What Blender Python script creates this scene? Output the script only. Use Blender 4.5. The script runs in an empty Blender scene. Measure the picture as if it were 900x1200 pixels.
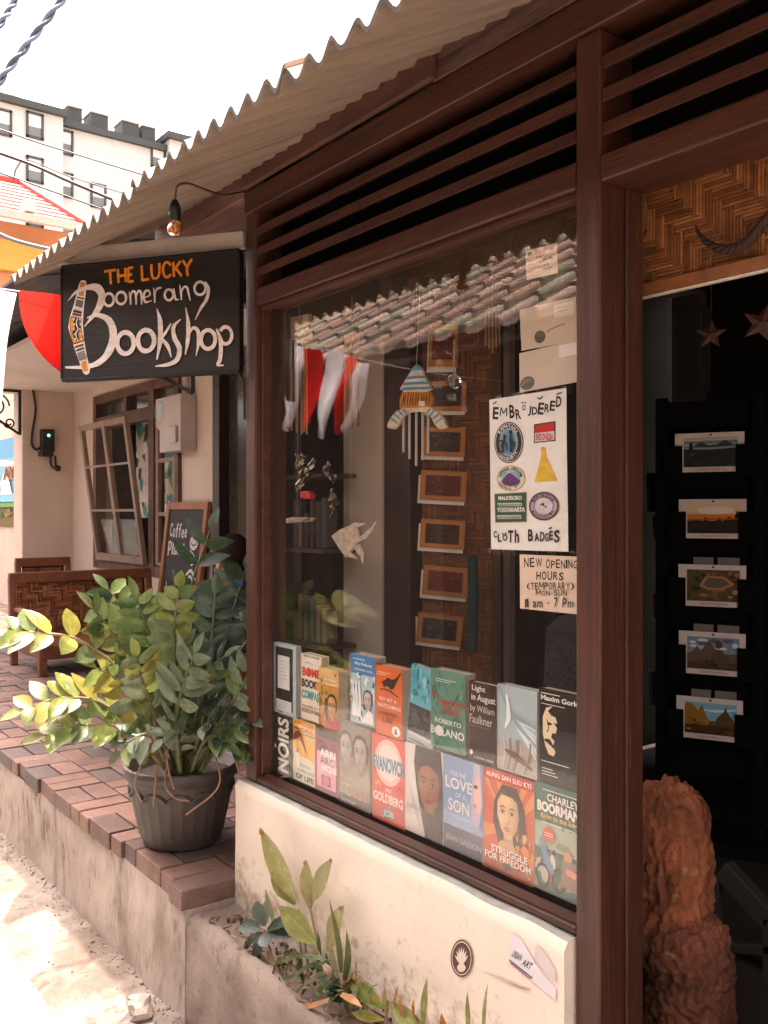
import bpy, bmesh, math, random
from mathutils import Vector, Matrix, noise as mnoise
random.seed(7)
SC = bpy.context.scene
COL = SC.collection
R = math.radians

# ------------------------------------------------------------------ camera, sky, sun, exposure
FPX, EYE = 1070.0, 1.40
FWD = Vector((-.798, .6027, 0)).normalized()
RGT = Vector((FWD.y, -FWD.x, 0))
cam_d = bpy.data.cameras.new('camera')
cam_d.sensor_fit = 'HORIZONTAL'; cam_d.sensor_width = 36; cam_d.lens = FPX/900*36
cam_d.clip_start = .02; cam_d.clip_end = 2000
cam = bpy.data.objects.new('camera', cam_d); COL.objects.link(cam)
cam.location = (0, 0, EYE); cam.rotation_euler = (R(90), 0, math.atan2(-FWD.x, FWD.y))
SC.camera = cam

SUN_TO = Vector((-.29, .10, .952)).normalized()
wd = bpy.data.worlds.new('World'); SC.world = wd; wd.use_nodes = True
nt = wd.node_tree; nt.nodes.clear()
sky = nt.nodes.new('ShaderNodeTexSky'); sky.sky_type = 'NISHITA'; sky.sun_disc = False
sky.sun_elevation = math.asin(SUN_TO.z); sky.sun_rotation = math.atan2(SUN_TO.x, SUN_TO.y)
sky.air_density = 1.0; sky.dust_density = 8.0; sky.ozone_density = .6
hs = nt.nodes.new('ShaderNodeHueSaturation'); hs.inputs['Saturation'].default_value = .25; hs.inputs['Value'].default_value = 2.3   # sky bleached and brightened, adding fill light
bg = nt.nodes.new('ShaderNodeBackground'); bg.inputs['Strength'].default_value = .13
wo = nt.nodes.new('ShaderNodeOutputWorld')
nt.links.new(sky.outputs[0], hs.inputs['Color']); nt.links.new(hs.outputs[0], bg.inputs[0]); nt.links.new(bg.outputs[0], wo.inputs[0])
sd = bpy.data.lights.new('sun', 'SUN'); sd.energy = 3.4; sd.angle = R(.6); sd.color = (1, .93, .85)
sun = bpy.data.objects.new('sun', sd); COL.objects.link(sun)
sun.rotation_euler = SUN_TO.to_track_quat('Z', 'Y').to_euler(); sun.location = (-3, -4, 12)
vs = SC.view_settings
vs.view_transform = 'Standard'; vs.look = 'None'; vs.gamma = 1; vs.exposure = 1.75
vs.use_curve_mapping = False
try:
    vs.use_white_balance = True; vs.white_balance_temperature = 7250; vs.white_balance_tint = 18
except Exception: pass
try:
    SC.cycles.max_bounces = 10; SC.cycles.diffuse_bounces = 5; SC.cycles.glossy_bounces = 4
    SC.cycles.transparent_max_bounces = 16; SC.cycles.use_denoising = True
except Exception: pass

# ------------------------------------------------------------------ helpers
def P(px, py, Y=None, X=None, Z=None, D=None):
    """point on a plane of the place (a wall, a floor, a distance) seen along one sight line of the survey"""
    d = FWD + RGT*((px-450)/FPX) + Vector((0, 0, (600-py)/FPX))
    if Y is not None: k = Y/d.y
    elif X is not None: k = X/d.x
    elif Z is not None: k = (Z-EYE)/d.z
    else: k = D
    return Vector((0, 0, EYE)) + d*k

def lin(c):
    return tuple(((x/255)/12.92 if x/255 <= .04045 else ((x/255+.055)/1.055)**2.4) for x in c)
def hx(s): return lin((int(s[0:2], 16), int(s[2:4], 16), int(s[4:6], 16)))

def root_loc(o):
    v = Vector((0, 0, 0))
    while o: v += o.location; o = o.parent
    return v

class MB:
    def __init__(s): s.v = []; s.f = []; s.c = []; s.m = []; s.sm = []
    def add(s, vs_, fs, col=(1, 1, 1), mi=0, smooth=False):
        b = len(s.v); s.v += [tuple(v) for v in vs_]
        for f in fs:
            s.f.append([b+i for i in f]); s.c.append(col); s.m.append(mi); s.sm.append(smooth)
    def box(s, a, b, col=(1, 1, 1), mi=0, M=None):
        x0, y0, z0 = a; x1, y1, z1 = b
        vs_ = [Vector(q) for q in ((x0,y0,z0),(x1,y0,z0),(x1,y1,z0),(x0,y1,z0),(x0,y0,z1),(x1,y0,z1),(x1,y1,z1),(x0,y1,z1))]
        if M is not None: vs_ = [M @ q for q in vs_]
        s.add(vs_, [(0,3,2,1),(4,5,6,7),(0,1,5,4),(1,2,6,5),(2,3,7,6),(3,0,4,7)], col, mi)
    def prism(s, pts, off, col=(1, 1, 1), mi=0):
        """pts: world polygon, extruded by vector off"""
        n = len(pts); off = Vector(off); a = [Vector(p) for p in pts]; b = [p+off for p in a]
        fs = [tuple(range(n)), tuple(range(2*n-1, n-1, -1))] + [((i+1) % n, i, n+i, n+(i+1) % n) for i in range(n)]
        s.add(a+b, fs, col, mi)
    def bar(s, a, b, w, h, col=(1, 1, 1), mi=0, up=(0, 0, 1)):
        a = Vector(a); b = Vector(b); d = (b-a).normalized(); u = Vector(up)
        r = d.cross(u); r = r.normalized() if r.length > 1e-6 else Vector((1, 0, 0)); u = r.cross(d)
        q = [(-w/2, -h/2), (w/2, -h/2), (w/2, h/2), (-w/2, h/2)]
        vs_ = [p + r*x + u*y for p in (a, b) for x, y in q]
        s.add(vs_, [(0,1,2,3),(7,6,5,4),(0,4,5,1),(1,5,6,2),(2,6,7,3),(3,7,4,0)], col, mi)
    def tube(s, pts, r, n=8, col=(1, 1, 1), mi=0, cap=True):
        pts = [Vector(p) for p in pts]; k = len(pts)
        rs = r if isinstance(r, (list, tuple)) else [r]*k
        vs_ = []; ref = None
        for i, p in enumerate(pts):
            t = (pts[min(i+1, k-1)] - pts[max(i-1, 0)]).normalized()
            if ref is None:
                ref = t.cross(Vector((0, 0, 1)))
                if ref.length < .01: ref = Vector((1, 0, 0))
            ref = (ref - t*ref.dot(t)).normalized(); bi = t.cross(ref)
            for j in range(n):
                a = 2*math.pi*j/n; vs_.append(p + (ref*math.cos(a) + bi*math.sin(a))*rs[i])
        fs = [(i*n+j, i*n+(j+1) % n, (i+1)*n+(j+1) % n, (i+1)*n+j) for i in range(k-1) for j in range(n)]
        s.add(vs_, fs, col, mi, True)
        if cap:
            s.add(vs_[:n], [tuple(range(n-1, -1, -1))], col, mi); s.add(vs_[-n:], [tuple(range(n))], col, mi)
    def lathe(s, c, prof, n=32, col=(1, 1, 1), mi=0, rfun=None):
        c = Vector(c); vs_ = []; k = len(prof)
        for r, z in prof:
            for j in range(n):
                a = 2*math.pi*j/n; q = r*(rfun(a, z) if rfun else 1)
                vs_.append(c + Vector((q*math.cos(a), q*math.sin(a), z)))
        s.add(vs_, [(i*n+j, i*n+(j+1) % n, (i+1)*n+(j+1) % n, (i+1)*n+j) for i in range(k-1) for j in range(n)], col, mi, True)
    def ball(s, c, r, nu=12, nv=8, col=(1, 1, 1), mi=0, sc=(1, 1, 1)):
        c = Vector(c); vs_ = []
        for i in range(nv+1):
            th = math.pi*i/nv
            for j in range(nu):
                a = 2*math.pi*j/nu
                vs_.append(c + Vector((r*sc[0]*math.sin(th)*math.cos(a), r*sc[1]*math.sin(th)*math.sin(a), -r*sc[2]*math.cos(th))))
        s.add(vs_, [(i*nu+j, i*nu+(j+1) % nu, (i+1)*nu+(j+1) % nu, (i+1)*nu+j) for i in range(nv) for j in range(nu)], col, mi, True)
    def build(s, name, mats, parent=None, bevel=0, seg=2, origin=None):
        if not isinstance(mats, (list, tuple)): mats = [mats]
        if parent is not None: o0 = root_loc(parent)
        elif origin is not None: o0 = Vector(origin)
        else:
            xs = [v[0] for v in s.v]; ys = [v[1] for v in s.v]; zs = [v[2] for v in s.v]
            o0 = Vector(((min(xs)+max(xs))/2, (min(ys)+max(ys))/2, min(zs)))
        me = bpy.data.meshes.new(name)
        me.from_pydata([(v[0]-o0.x, v[1]-o0.y, v[2]-o0.z) for v in s.v], [], s.f)
        me.polygons.foreach_set('material_index', s.m); me.polygons.foreach_set('use_smooth', s.sm)
        at = me.color_attributes.new('Col', 'FLOAT_COLOR', 'CORNER'); buf = []
        for p in me.polygons:
            c = s.c[p.index]; buf += [c[0], c[1], c[2], 1.0]*p.loop_total
        at.data.foreach_set('color', buf)
        for m in mats: me.materials.append(m)
        me.update()
        o = bpy.data.objects.new(name, me); COL.objects.link(o)
        if parent is not None: o.parent = parent
        else: o.location = o0
        if bevel:
            md = o.modifiers.new('bevel', 'BEVEL'); md.width = bevel; md.segments = seg; md.limit_method = 'ANGLE'; md.angle_limit = R(40)
        return o

def tag(o, label, cat, group=None, kind=None):
    if label: o['label'] = label
    if cat: o['category'] = cat
    if group: o['group'] = group
    if kind: o['kind'] = kind
    return o
def thing(name, label, cat, loc, group=None):
    o = bpy.data.objects.new(name, None); COL.objects.link(o); o.location = loc; o.empty_display_size = .1
    return tag(o, label, cat, group)
def structure(o):
    o['kind'] = 'structure'; return o

def cr(pts, n=6):
    """Catmull-Rom through 2D/3D points"""
    p = [Vector(q) for q in pts]; p = [2*p[0]-p[1]] + p + [2*p[-1]-p[-2]]; out = []
    for i in range(1, len(p)-2):
        for k in range(n):
            t = k/n; a, b, c, d = p[i-1], p[i], p[i+1], p[i+2]
            out.append(.5*((2*b) + (c-a)*t + (2*a-5*b+4*c-d)*t*t + (3*b-a-3*c+d)*t**3))
    out.append(p[-2]); return out
def lerpl(ws, n):
    out = []
    for i in range(n):
        t = i/(n-1)*(len(ws)-1); k = min(int(t), len(ws)-2); out.append(ws[k] + (ws[k+1]-ws[k])*(t-k))
    return out

_gl = {}
def glyphs(s_, bold=0.0, space=1.0):
    key = (s_, bold, space)
    if key in _gl: return _gl[key]
    cu = bpy.data.curves.new('t', 'FONT'); cu.body = s_; cu.offset = bold; cu.resolution_u = 3; cu.space_character = space
    ob = bpy.data.objects.new('t', cu); COL.objects.link(ob)
    dg = bpy.context.evaluated_depsgraph_get(); dg.update()
    me = bpy.data.meshes.new_from_object(ob.evaluated_get(dg))
    vs_ = [(v.co.x, v.co.y) for v in me.vertices]; fs = [tuple(p.vertices) for p in me.polygons if p.normal.z > -.5]
    bpy.data.objects.remove(ob); bpy.data.curves.remove(cu); bpy.data.meshes.remove(me)
    if vs_:
        x0 = min(v[0] for v in vs_); x1 = max(v[0] for v in vs_); y0 = min(v[1] for v in vs_); y1 = max(v[1] for v in vs_)
        vs_ = [((x-x0)/max(x1-x0, 1e-6), (y-y0)/max(y1-y0, 1e-6)) for x, y in vs_]
    _gl[key] = (vs_, fs); return vs_, fs

class Art:
    """flat print on a rectangle: origin = lower left corner, ux/uz = full edge vectors; quad = survey corners TL,TR,BL,BR"""
    def __init__(s, mb, o, ux, uz, quad=None, step=.00012, mi=0):
        s.mb = mb; s.o = Vector(o); s.ux = Vector(ux); s.uz = Vector(uz); s.n = s.ux.cross(s.uz).normalized()
        s.q = quad; s.k = 0; s.step = step; s.mi = mi; s.bend = None
    def uv(s, x, y):
        if not s.q: return x, y
        tl, tr, bl, br = s.q; v = .5; u = .5
        for _ in range(4):
            xl = bl[0]+(tl[0]-bl[0])*v; xr = br[0]+(tr[0]-br[0])*v; u = (x-xl)/(xr-xl)
            yt = tl[1]+(tr[1]-tl[1])*u; yb = bl[1]+(br[1]-bl[1])*u; v = (y-yb)/(yt-yb)
        return u, v
    def w(s, x, y):
        u, v = s.uv(x, y); p = s.o + s.ux*u + s.uz*v + s.n*(s.step*s.k)
        if s.bend: p = p + s.n*s.bend(u, v)
        return p
    def poly(s, pts, col):
        s.k += 1; s.mb.add([s.w(*p) for p in pts], [tuple(range(len(pts)))], col, s.mi)
        f = s.mb.f[-1]
    def rect(s, x0, y0, x1, y1, col): s.poly([(x0, y0), (x1, y0), (x1, y1), (x0, y1)], col)
    def ell(s, cx, cy, rx, ry, col, n=20): s.poly([(cx+rx*math.cos(2*math.pi*i/n), cy+ry*math.sin(2*math.pi*i/n)) for i in range(n)], col)
    wob = 0
    def stroke(s, pts, ws, col, sub=6, smooth=True):
        s.k += 1
        p = cr([(a, b, 0) for a, b in pts], sub) if smooth and len(pts) > 2 else [Vector((a, b, 0)) for a, b in pts]
        w_ = lerpl(ws if isinstance(ws, (list, tuple)) else [ws, ws], len(p)); vs_ = []
        if s.wob: w_ = [q*(1+s.wob*mnoise.noise((i*.45, s.k*3.3, 0))) for i, q in enumerate(w_)]
        for i, q in enumerate(p):
            t = (p[min(i+1, len(p)-1)]-p[max(i-1, 0)]); t = t.normalized() if t.length else Vector((1, 0, 0)); n = Vector((-t.y, t.x, 0))
            vs_ += [s.w(q.x+n.x*w_[i]/2, q.y+n.y*w_[i]/2), s.w(q.x-n.x*w_[i]/2, q.y-n.y*w_[i]/2)]
        s.mb.add(vs_, [(2*i, 2*i+1, 2*i+3, 2*i+2) for i in range(len(p)-1)], col, s.mi)
    def ring(s, cx, cy, rx, ry, w, col, a0=0, a1=360):
        n = 22; s.stroke([(cx+rx*math.cos(R(a0+(a1-a0)*i/n)), cy+ry*math.sin(R(a0+(a1-a0)*i/n))) for i in range(n+1)], w, col, smooth=False)
    def text(s, t, x0, y0, x1, y1, col, bold=.01, rot=0, space=1.0, vert=False):
        vs_, fs = glyphs(t, bold, space)
        if not vs_: return
        if t == 'M' and not vert:
            w_ = abs(x1-x0)*(.13+bold*2.2); cx, cy = (x0+x1)/2, (y0+y1)/2; c, q = math.cos(R(rot)), math.sin(R(rot))
            for k, seg_ in enumerate((((0, 0), (.06, 1)), ((.06, 1), (.5, .32)), ((.5, .32), (.94, 1)), ((.94, 1), (1, 0)))):
                pp = []
                for a, b in seg_:
                    x, y = x0+(x1-x0)*a, y0+(y1-y0)*b; pp.append((cx+(x-cx)*c-(y-cy)*q, cy+(x-cx)*q+(y-cy)*c))
                s.stroke(pp, w_, col, smooth=False)
            return
        s.k += 1; out = []
        for a, b in vs_:
            if vert: a, b = b, 1-a
            x = x0+(x1-x0)*a; y = y0+(y1-y0)*b
            if rot:
                cx, cy = (x0+x1)/2, (y0+y1)/2; c, q = math.cos(R(rot)), math.sin(R(rot)); x, y = cx+(x-cx)*c-(y-cy)*q, cy+(x-cx)*q+(y-cy)*c
            out.append(s.w(x, y))
        s.mb.add(out, fs, col, s.mi)
    def letters(s, t, x0, yb, x1, h, col, bold=.02, jit=5, up=-1, slope=0):
        """hand lettering: each letter set on its own, a little tilted"""
        ws = [(.30 if ch in "Iil1!.'" else .45 if ch in 'J-' else .5 if ch == ' ' else .95 if ch in 'MWmw' else .72) for ch in t]; tot = sum(ws); x = x0
        for ch, w_ in zip(t, ws):
            dw = (x1-x0)*w_/tot
            if ch != ' ':
                hh = h*(random.uniform(.9, 1.1))*(.68 if ch in 'acemnorsuvwxz' else .12 if ch == '-' else 1); yy = yb + slope*(x-x0) + up*(0 if ch != '-' else h*.4) + random.uniform(-.04, .04)*h
                s.text(ch, x+dw*.1, yy, x+dw*.9, yy+up*hh, col, bold, random.uniform(-jit, jit))
            x += dw

# ------------------------------------------------------------------ materials
def pm(name, col=(.5, .5, .5), col2=None, rough=.6, scale=12, stretch=(1, 1, 1), bump=.15, bscale=None, attr=False, spec=.4,
       fine=.0, contrast=(.35, .65), stain=None, metal=0, var=.25, trans=0, coat=0, stain2=None, bdist=.004):
    m = bpy.data.materials.new(name); m.use_nodes = True; t = m.node_tree; b = t.nodes['Principled BSDF']; L = t.links.new
    b.inputs['Roughness'].default_value = rough; b.inputs['Specular IOR Level'].default_value = spec; b.inputs['Metallic'].default_value = metal
    if coat: b.inputs['Coat Weight'].default_value = coat; b.inputs['Coat Roughness'].default_value = .12
    tc = t.nodes.new('ShaderNodeTexCoord'); mp = t.nodes.new('ShaderNodeMapping'); mp.inputs['Scale'].default_value = stretch
    L(tc.outputs['Object'], mp.inputs[0])
    def nz(sc, det=6, rg=.6):
        n = t.nodes.new('ShaderNodeTexNoise'); n.inputs['Scale'].default_value = sc; n.inputs['Detail'].default_value = det; n.inputs['Roughness'].default_value = rg
        L(mp.outputs[0], n.inputs['Vector']); return n
    def mix(f, a, c, mode='MIX'):
        x = t.nodes.new('ShaderNodeMix'); x.data_type = 'RGBA'; x.blend_type = mode
        for inp, val in ((x.inputs[0], f), (x.inputs[6], a), (x.inputs[7], c)):
            if hasattr(val, 'is_linked'): L(val, inp)
            else: inp.default_value = val if not isinstance(val, tuple) else (*val[:3], 1)
        return x.outputs[2]
    def ramp(src, lo, hi):
        r = t.nodes.new('ShaderNodeMapRange'); r.inputs[1].default_value = lo; r.inputs[2].default_value = hi; L(src, r.inputs[0]); return r.outputs[0]
    n1 = nz(scale); f1 = ramp(n1.outputs[0], *contrast)
    if attr:
        a = t.nodes.new('ShaderNodeVertexColor'); a.layer_name = 'Col'
        dark = mix(1.0, a.outputs[0], (1-var, 1-var, 1-var), 'MULTIPLY'); c = mix(f1, dark, a.outputs[0])
    else:
        c = mix(f1, col, col2 if col2 else tuple(x*(1-var) for x in col))
    if fine:
        n2 = nz(scale*9, 4); c = mix(ramp(n2.outputs[0], .56, .7), c, mix(1.0, c, (1-fine,)*3, 'MULTIPLY'))
    for st in (stain, stain2):
        if st:
            sc_, lo, hi, sc_col = st; n3 = nz(sc_, 9, .7); c = mix(ramp(n3.outputs[0], lo, hi), c, sc_col)
    L(c, b.inputs['Base Color'])
    if bump:
        bn = t.nodes.new('ShaderNodeBump'); bn.inputs['Strength'].default_value = bump; bn.inputs['Distance'].default_value = bdist
        n4 = nz(bscale or scale*4, 8, .65); L(n4.outputs[0], bn.inputs['Height']); L(bn.outputs[0], b.inputs['Normal'])
    rr = t.nodes.new('ShaderNodeMapRange'); rr.inputs[3].default_value = max(rough-.12, .02); rr.inputs[4].default_value = min(rough+.15, 1); L(n1.outputs[0], rr.inputs[0]); L(rr.outputs[0], b.inputs['Roughness'])
    if trans:
        tr = t.nodes.new('ShaderNodeBsdfTranslucent'); L(c, tr.inputs[0]); ms = t.nodes.new('ShaderNodeMixShader'); ms.inputs[0].default_value = trans
        L(b.outputs[0], ms.inputs[1]); L(tr.outputs[0], ms.inputs[2]); L(ms.outputs[0], t.nodes['Material Output'].inputs[0])
    return m

def glass_mat(name, ior=1.5, tint=(.985, .965, .94), rough=0.0, dust=0, fmax=1.0):
    m = bpy.data.materials.new(name); m.use_nodes = True; t = m.node_tree; t.nodes.clear(); L = t.links.new
    o = t.nodes.new('ShaderNodeOutputMaterial'); ms = t.nodes.new('ShaderNodeMixShader'); lw = t.nodes.new('ShaderNodeLayerWeight'); lw.inputs[0].default_value = .5; pw = t.nodes.new('ShaderNodeMath'); pw.operation = 'POWER'; pw.inputs[1].default_value = 5; fr = t.nodes.new('ShaderNodeMapRange'); r0 = ((ior-1)/(ior+1))**2; fr.inputs[3].default_value = r0; fr.inputs[4].default_value = fmax; L(lw.outputs['Facing'], pw.inputs[0]); L(pw.outputs[0], fr.inputs[0])
    tr = t.nodes.new('ShaderNodeBsdfTransparent'); tr.inputs[0].default_value = (*tint, 1); gl = t.nodes.new('ShaderNodeBsdfGlossy'); gl.inputs['Roughness'].default_value = rough
    L(fr.outputs[0], ms.inputs[0]); L(tr.outputs[0], ms.inputs[1]); L(gl.outputs[0], ms.inputs[2]); 
    if dust:
        tc = t.nodes.new('ShaderNodeTexCoord'); mp = t.nodes.new('ShaderNodeMapping'); mp.inputs['Scale'].default_value = (3, 3, 1.2); nz = t.nodes.new('ShaderNodeTexNoise'); nz.inputs['Scale'].default_value = 3; nz.inputs['Detail'].default_value = 9; nz.inputs['Roughness'].default_value = .72
        mr = t.nodes.new('ShaderNodeMapRange'); mr.inputs[1].default_value = .42; mr.inputs[2].default_value = .8; mr.inputs[3].default_value = .004; mr.inputs[4].default_value = dust
        df = t.nodes.new('ShaderNodeBsdfDiffuse'); df.inputs[0].default_value = (.7, .62, .55, 1); m2 = t.nodes.new('ShaderNodeMixShader')
        L(tc.outputs['Object'], mp.inputs[0]); L(mp.outputs[0], nz.inputs['Vector']); L(nz.outputs[0], mr.inputs[0]); L(mr.outputs[0], m2.inputs[0]); L(ms.outputs[0], m2.inputs[1]); L(df.outputs[0], m2.inputs[2]); L(m2.outputs[0], o.inputs[0])
    else: L(ms.outputs[0], o.inputs[0])
    return m

WOOD = pm('dark_red_wood', (.078, .030, .022), (.050, .020, .015), rough=.42, scale=6, stretch=(1, 1, 1), bump=.25, bscale=40, stain=(9, .66, .78, (.14, .065, .05)), stain2=(70, .70, .76, (.22, .12, .10)))
WOODH = pm('dark_red_wood_rail', (.084, .0265, .0150), (.044, .0150, .0095), rough=.42, scale=5, stretch=(.6, 6, 9), bump=.45, bscale=14, fine=.2, stain=(26, .63, .71, (.22, .105, .072)), stain2=(7, .60, .78, (.035, .014, .011)))
WOODV = pm('dark_red_wood_upright', (.082, .0260, .0150), (.046, .0155, .0098), rough=.42, scale=5, stretch=(9, 9, .6), bump=.45, bscale=14, fine=.2, stain=(12, .61, .72, (.19, .088, .06)), stain2=(5, .60, .78, (.035, .014, .011)))
ROUGHW = pm('weathered_board', (.16, .085, .06), (.055, .026, .02), rough=.8, scale=7, stretch=(.5, 6, 6), bump=.6, bscale=18)
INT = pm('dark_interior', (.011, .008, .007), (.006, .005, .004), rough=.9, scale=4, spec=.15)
BLACKP = pm('black_paint_and_shade', (.008, .007, .007), rough=.5, bump=.05)
CREAM = pm('cream_render', (.76, .64, .54), (.70, .57, .47), rough=.85, scale=3, bump=.25, bscale=55, fine=.10, stain=(7, .62, .85, (.50, .37, .28)))
PRINT = pm('printed_paper', attr=True, rough=.38, scale=30, var=.08, bump=.0, spec=.4)
PAPER = pm('matt_paper', attr=True, rough=.75, scale=14, var=.1, bump=.05)
PAINT = pm('painted_board', attr=True, rough=.55, scale=22, stretch=(1, 1, 3), var=.3, bump=.2, bscale=60)
STRAND = pm('split_bamboo', attr=True, rough=.45, scale=40, var=.35, bump=.3, bscale=90)
GEN = pm('coloured_surface', attr=True, rough=.55, scale=16, var=.2, bump=.15)
CLOTH = pm('thin_cloth', attr=True, rough=.85, scale=25, var=.06, bump=.1, trans=.6)
LEAF = pm('leaf', attr=True, rough=.24, scale=30, var=.3, bump=.2, bscale=60, trans=.3, spec=.5)
METAL = pm('dull_metal', (.55, .53, .5), (.42, .40, .38), rough=.35, metal=.8, bump=.05)
IRON = pm('black_iron', (.02, .018, .017), rough=.5, bump=.2)
GLASS = glass_mat('window_glass', 1.56, dust=.009)
SGLASS = glass_mat('old_sash_glass', 1.2, fmax=.3)
DGLASS = pm('dark_pane', (.02, .018, .016), (.05, .045, .04), rough=.06, bump=0, spec=.6, scale=5)
# ------------------------------------------------------------------ ground
F = 1.222          # front face of the shop joinery
TZ = .383          # top of the brick terrace
WX0, WX1 = -2.276, -1.072
def sheet(x0, x1, y0, y1, nx, ny, zf):
    mb = MB(); vs_ = []
    for j in range(ny+1):
        for i in range(nx+1):
            x = x0+(x1-x0)*i/nx; y = y0+(y1-y0)*j/ny; vs_.append((x, y, zf(x, y)))
    mb.add(vs_, [(j*(nx+1)+i, j*(nx+1)+i+1, (j+1)*(nx+1)+i+1, (j+1)*(nx+1)+i) for j in range(ny) for i in range(nx)], (1, 1, 1), 0, True)
    return mb
GROUND = pm('earth', (.30, .25, .20), (.22, .18, .14), rough=.9, scale=.4)
STREET = pm('pale_concrete_road', (.27, .25, .232), (.22, .203, .186), rough=.85, scale=2.2, bump=.3, bscale=50, fine=.08, stain=(5, .58, .73, (.13, .11, .095)), stain2=(1.4, .54, .66, (.18, .155, .137)))
GUT = pm('dirty_concrete', (.27, .22, .187), (.16, .12, .096), rough=.9, scale=6, bump=.6, bscale=30, fine=.25, stain=(11, .55, .67, (.085, .055, .04)), stain2=(3, .50, .62, (.14, .10, .08)))
mb = MB(); mb.box((-400, -400, -.25), (400, 400, -.2)); structure(mb.build('ground', GROUND))
def strz(x, y): return .012*mnoise.noise((x*1.5, y*1.5, 0))*min(1, max(0, .9-y)*3)
ASPH = pm('worn_grey_road', (.27, .25, .23), (.21, .195, .18), rough=.9, scale=3, bump=.5, bscale=90, fine=.15)
structure(sheet(-26, 6, -1.95, .42, 160, 20, lambda x, y: strz(x, y)-.004).build('road', ASPH))
structure(sheet(-26, 6, .42, .80, 320, 8, strz).build('pavement', STREET))
def gz(x, y):
    k = (y-.80)/.25
    return -.014 + .040*k + .010*mnoise.noise((x*9, y*9, 3)) + .006*mnoise.noise((x*31, y*31, 3)) - (.012 if k < .05 else 0)
structure(sheet(-14, 2.5, .79, 1.056, 560, 12, gz).build('gutter', GUT))

# terrace: rendered retaining wall, basket weave bricks on top
RISER = pm('stained_render', (.47, .375, .32), (.35, .265, .22), rough=.9, scale=3.5, stretch=(1.6, 1.6, .55), bump=.7, bscale=24, fine=.22,
           stain=(8, .54, .66, (.15, .10, .075)), stain2=(2.6, .50, .64, (.24, .175, .14)))
def rz(px): return px
mb = MB(); vs_ = []; nx, nz_ = 420, 16; x0, x1 = -14.0, WX0
for j in range(nz_+1):
    for i in range(nx+1):
        x = x0+(x1-x0)*i/nx; z = -.05+(TZ-.052+.05)*j/nz_
        vs_.append((x, 1.056 + .012*mnoise.noise((x*3, z*5, 1)) + .004*mnoise.noise((x*14, z*14, 1)) - .012*max(0, .1-z)*4, z))
mb.add(vs_, [(j*(nx+1)+i, j*(nx+1)+i+1, (j+1)*(nx+1)+i+1, (j+1)*(nx+1)+i) for j in range(nz_) for i in range(nx)], (1, 1, 1), 0, True)
mb.box((x0, 1.075, -.05), (x1, 3.6, TZ-.055)); mb.add([(x1, 1.05, -.05), (x1, 1.076, -.05), (x1, 1.076, TZ-.052), (x1, 1.05, TZ-.052)], [(0, 1, 2, 3)])
rw = mb.build('retaining_wall', RISER); tag(rw, 'low stained rendered wall along the gutter, carrying the red brick terrace', 'wall')

BRICK = pm('worn_brick', attr=True, rough=.6, scale=9, var=.35, bump=.5, bscale=40, fine=.3, stain=(8, .54, .70, (.085, .062, .052)), stain2=(30, .62, .72, (.30, .22, .18)))
mb = MB(); rnd = random.Random(3)
def brick(xa, xb, ya, yb, edge=False):
    g = .0035; t = rnd.uniform(-.0025, .0025); k = rnd.uniform(.75, 1.15)
    c = rnd.choice([(.235, .125, .095), (.21, .115, .093), (.25, .13, .098), (.175, .105, .09), (.225, .13, .105), (.12, .08, .068)])
    c = tuple(q*k for q in c); e = rnd.uniform(-.008, .012) if edge else 0
    mb.box((xa+g, ya+g+e, TZ-.055), (xb-g, yb-g, TZ+t), c)
W_ = .092; n_ = 0
ybase = 1.045
x = WX0
for bi in range(120):
    for bj in range(11):
        xa = WX0-(bi+1)*2*W_; ya = ybase+bj*2*W_
        if ya > 2.75: break
        if (bi+bj) % 2 == 0:
            brick(xa, xa+W_, ya, ya+2*W_, bj == 0); brick(xa+W_, xa+2*W_, ya, ya+2*W_, bj == 0)
        else:
            brick(xa, xa+2*W_, ya, ya+W_, bj == 0); brick(xa, xa+2*W_, ya+W_, ya+2*W_)
tp = mb.build('brick_pavement', BRICK, bevel=.0035); structure(tp)
mb = MB(); mb.box((-24.5, 1.09, TZ-.05), (WX0-.02, 2.86, TZ-.008)); structure(mb.build('mortar_bed', pm('mortar', (.10, .085, .075), rough=.95)))

# planting ledge in front of the shop wall
LZ = .315
def ledge_y(x, z): return 1.052+.014*mnoise.noise((x*4, z*6, 7))+.005*mnoise.noise((x*17, z*17, 7))
mb = MB(); vs_ = []; nx, nk = 110, 18
for i in range(nx+1):
    x = WX0+.002+(1.2-WX0)*i/nx
    for k in range(nk+1):
        if k <= 11: z = -.05+(LZ+.05)*k/11; y = ledge_y(x, z)+(.012 if k == 11 else 0)
        else:
            q = (k-11)/7; y = ledge_y(x, LZ)+.012+q*(1.24-1.06); z = LZ+.012*mnoise.noise((x*7, y*9, 2))+.006*mnoise.noise((x*22, y*22, 2))+(.03*max(0, q-.7)/.3)
            if .25 < q < .85: z -= .03*min(1, max(0, (x+2.25)*6))
        vs_.append((x, y, z))
mb.add(vs_, [(i*(nk+1)+k, i*(nk+1)+k+1, (i+1)*(nk+1)+k+1, (i+1)*(nk+1)+k) for i in range(nx) for k in range(nk)], (1, 1, 1), 0, True)
LEDGE = pm('rough_old_concrete', (.33, .25, .205), (.20, .145, .115), rough=.95, scale=5, bump=.9, bscale=22, fine=.3, stain=(7, .58, .7, (.15, .105, .08)))
tag(mb.build('planting_ledge', LEDGE), 'rough concrete ledge with a soil strip at the foot of the cream shop wall', 'planter')
mb = MB()
for i in range(260):
    x = random.uniform(-2.2, .2); y = random.uniform(1.10, 1.2); r = random.uniform(.002, .007)
    mb.ball((x, y, LZ-.015+random.uniform(0, .012)), r, 5, 3, random.choice([(.06, .04, .03), (.12, .08, .06), (.2, .15, .11)]))
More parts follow.
